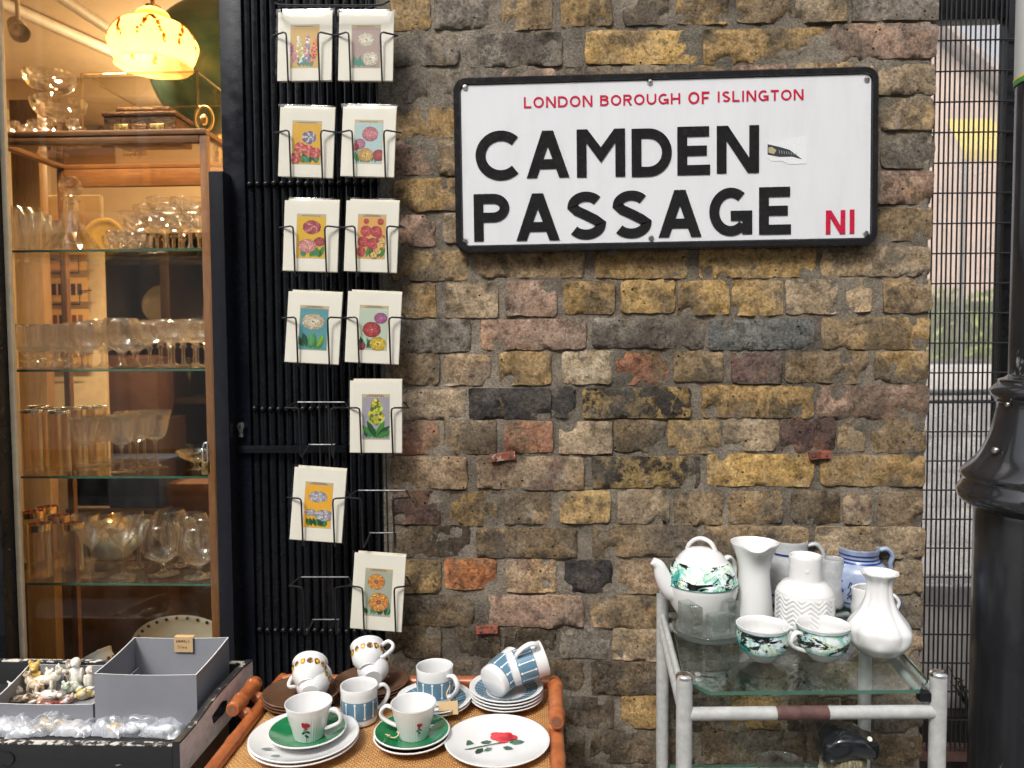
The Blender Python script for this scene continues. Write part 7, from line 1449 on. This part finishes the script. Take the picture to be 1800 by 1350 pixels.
for k in range(4): SPOTS.append((Vector((-1.30 + .19 * k, .115 + .02 * (k % 2), 2.70)), Vector((-1.15 + .13 * k, .30, 1.2)), 26, 'added unseen spotlight above the cabinet front, %s from the left stile' % ORD[k]))  # unseen lamps added to put highlights on the cabinet glass
for k, (q, tgt, e, lab) in enumerate(SPOTS):
    q = Vector(q); q.z = min(q.z, RZ - .12); q.x = min(q.x, RX1 - .06); t = thing('spotlight', lab, 'spotlight', q, 0, 'ceiling spotlights'); dr = (tgt - q).normalized(); Mq = dr.to_track_quat('Z', 'Y').to_matrix().to_4x4()
    MB().add(lathe([(0, -.06), (.03, -.06), (.036, .04), (.034, .04), (.028, -.02), (0, -.02)], 24), 0, True, None, Mq).build('head', TRK, t, 50); MB().add(tube([(0, 0, .0), (0, 0, RZ - q.z)], .008, 8)).build('stalk', TRK, t)
    sl_ = bpy.data.lights.new('spot_bulb', 'POINT' if k in (1, 2) else 'SPOT'); sl_.energy = e; sl_.color = (1.0, .70, .38); sl_.shadow_soft_size = .025; so = bpy.data.objects.new('spot_light', sl_); col.objects.link(so); so.parent = t
    if k not in (1, 2): sl_.spot_size = R(95); sl_.spot_blend = .6; so.rotation_euler = (-dr).to_track_quat('Z', 'Y').to_euler(); so.location = dr * .05
    else: so.location = (0, 0, -.12)
# green globe
gc = PY(386, 122, 1.35); o = MB().add(ellipsoid((0, 0, 0), (.255, .255, .255), 48, 32)); t = thing('green_globe', 'big dark green globe standing behind the hanging lamp', 'globe', (gc.x, 1.35, gc.z)); GLM = NT('green_map'); vv = GLM.coords(False); nn = GLM.noise(vv, 9, 6, .6, 1.0)
GLM = GLM.fin(GLM.ramp(nn, [(.40, (.040, .110, .075)), (.50, (.055, .150, .100)), (.62, (.09, .17, .09))]), .4); o.build('ball', GLM, t, 80); MB().add(lathe([(0, -gc.z + .02), (.16, -gc.z + .02), (.16, -gc.z + .05), (.03, -gc.z + .08), (.03, -.25), (0, -.25)], 24)).build('stand', M['brass'], t)
# room furniture: door panel with cards, dark dresser with plates and flutes, far shelves
DK = wood('dark_shelf_wood', (.035, .018, .010), (.075, .040, .022), 'z', .8, .5, .2); PINE = wood('pale_pine', (.34, .20, .09), (.46, .30, .15), 'z', .8, .5, .2)
o = MB().add(cbox(-.045, .045, -.02, .02, 0, 2.3, .004)).build('pine_post', PINE, None); tag(o, 'upright pale pine post behind the cabinet', 'post'); o.location = (PY(64, 640, .75).x, .75, .02)
q = PY(120, 500, .95); t = thing('display_board', 'cream board with a wire rack of postcards inside the shop', 'board', (q.x, .95, .02)); MB().add(cbox(-.12, .12, 0, .02, 0, 2.05, .004)).build('board', paint('cream_board', (.60, .50, .34), .7), t)
rnd = random.Random(8)
for r_ in range(5):
    zc_ = q.z + .17 - .105 * r_
    m = MB(); m.add(box(-.075, .085, -.030, -.028, zc_ - .04, zc_ + .04), 0, False, lin('d9b276'))
    for k in range(6): m.add(box(-.06 + .022 * k, -.045 + .022 * k, -.0315, -.0305, zc_ - .018, zc_ + .02), 0, False, rnd.choice([lin('7a3a2a'), lin('4a4a5a'), lin('8a6a4a'), lin('3a2a2a')]))
    cd_ = m.build('postcard', M['vcol'], t); MB().add(tube([(-.10, -.034, zc_ - .004), (-.06, -.036, zc_ - .004), (-.06, -.036, zc_ - .05), (.06, -.036, zc_ - .05), (.06, -.036, zc_ - .004), (.10, -.034, zc_ - .004)], .002, 5)).build('wire', M['wire'], cd_)
dx0, dx1 = PY(165, 600, 1.5).x, PY(420, 600, 1.5).x
t = thing('dark_dresser', 'dark wooden dresser with open shelves at the back of the shop', 'dresser', ((dx0 + dx1) / 2, 1.5, .02)); hwd = (dx1 - dx0) / 2
for x in (-hwd, 0, hwd): MB().add(cbox(x - .02, x + .02, 0, .35, 0, 2.0, .003)).build('upright', DK, t)
MB().add(box(-hwd, hwd, .352, .37, 0, 2.0), 0, False).build('back_panel', DK, t); shz = [.25, .62, .98, 1.30, 1.62, 1.98]
for z in shz: MB().add(cbox(-hwd + .021, -.021, .002, .35, z, z + .025, .003)).add(cbox(.021, hwd - .021, .002, .35, z, z + .025, .003)).build('shelf', DK, t)
for k in range(10):
    o = link('flute_glass', GM['flute'], None, (t.location.x - hwd + .09 + .065 * k + (.05 if k > 5 else 0), 1.5 + .10 + .05 * (k % 2), .02 + 1.30 + .0256)); tag(o, 'flute glass on the dark dresser, %s from the postcard board side' % ORD[k], 'flute glass', 'flutes on the dresser')
for k in range(9):
    o = link('wine_glass', GM['coupe'], None, (t.location.x - hwd + .10 + .095 * k * .8 + (.06 if k > 5 else 0), 1.5 + .12, .02 + .98 + .0256)); tag(o, 'wide coupe on the dark dresser, %s from the postcard board side' % ORD[k], 'coupe glass', 'coupes on the dresser')
for k in range(5):
    pt = thing('dinner_plate', 'upright cream plate on the dark dresser, %s from the postcard board side' % ORD[k], 'plate', (t.location.x - hwd + .13 + .2 * k, 1.5 + .31, .02 + 1.62 + .0256), 0, 'plates on the dresser'); pt.rotation_euler = (R(-8), 0, 0); MB().add(lathe(plate_prof(.085, .012), 40), 0, True, None, Matrix.Translation((0, 0, .085)) @ Matrix.Rotation(R(90), 4, 'X')).build('dish', CC, pt, 60)
for k, (px, py, Y, w_, h_, d_, c_, lab) in enumerate(((205, 862, .95, .30, .16, .2, (.03, .05, .12), 'dark blue storage box behind the cabinet'), (285, 905, 1.1, .09, .34, .1, (.55, .47, .36), 'tall cream box file behind the cabinet'), (330, 885, 1.0, .16, .10, .15, (.12, .06, .04), 'red brown box behind the cabinet'), (120, 1090, .9, .7, .35, .3, (.07, .035, .02), 'low dark wooden chest behind the cabinet'), (215, 690, 1.2, .28, .24, .15, (.10, .05, .04), 'patterned red brown cushion on the shop counter'))):
    q = PY(px, py, Y); t = thing('storage_box' if k < 3 else ('wooden_chest' if k == 3 else 'cushion'), lab, 'box' if k < 3 else ('chest' if k == 3 else 'cushion'), (q.x, Y, .02)); ht = q.z + h_ / 2; MB().add(cbox(-w_ / 2, w_ / 2, 0, d_, ht - h_, ht, .006 if k < 4 else .05)).build('body', paint('box_colour' + str(k), c_, .6, .3, 14, .3), t)
    MB().add(cbox(-w_ / 2 - .02, w_ / 2 + .02, -.02, d_ + .02, 0, ht - h_ - .001, .004)).build('stand', DK, t)
# wall door and picture on the far left of the room
q = PY(28, 150, 2.6); t = thing('wall_mirror', 'dark framed oval mirror on the far shop wall', 'mirror', (q.x, RY1 - .03, q.z - .3)); MB().add(cbox(-.22, .22, 0, .028, 0, .75, .01)).build('frame', DK, t); MB().add(lathe([(0, .002), (.17, .002), (.17, 0)], 32), 0, True, None, Matrix.Translation((0, -.002, .40)) @ Matrix.Diagonal((1, 1, 1.6, 1)) @ Matrix.Rotation(R(90), 4, 'X')).build('glass', M['steel'], t)
o = MB().add(cbox(RX0, RX1, -.06, .06, -.10, .0, .005)).build('ceiling_beam', CREAM, None); o.location = (0, 2.4, RZ); tag(o, 'pale beam across the shop ceiling', 'beam')
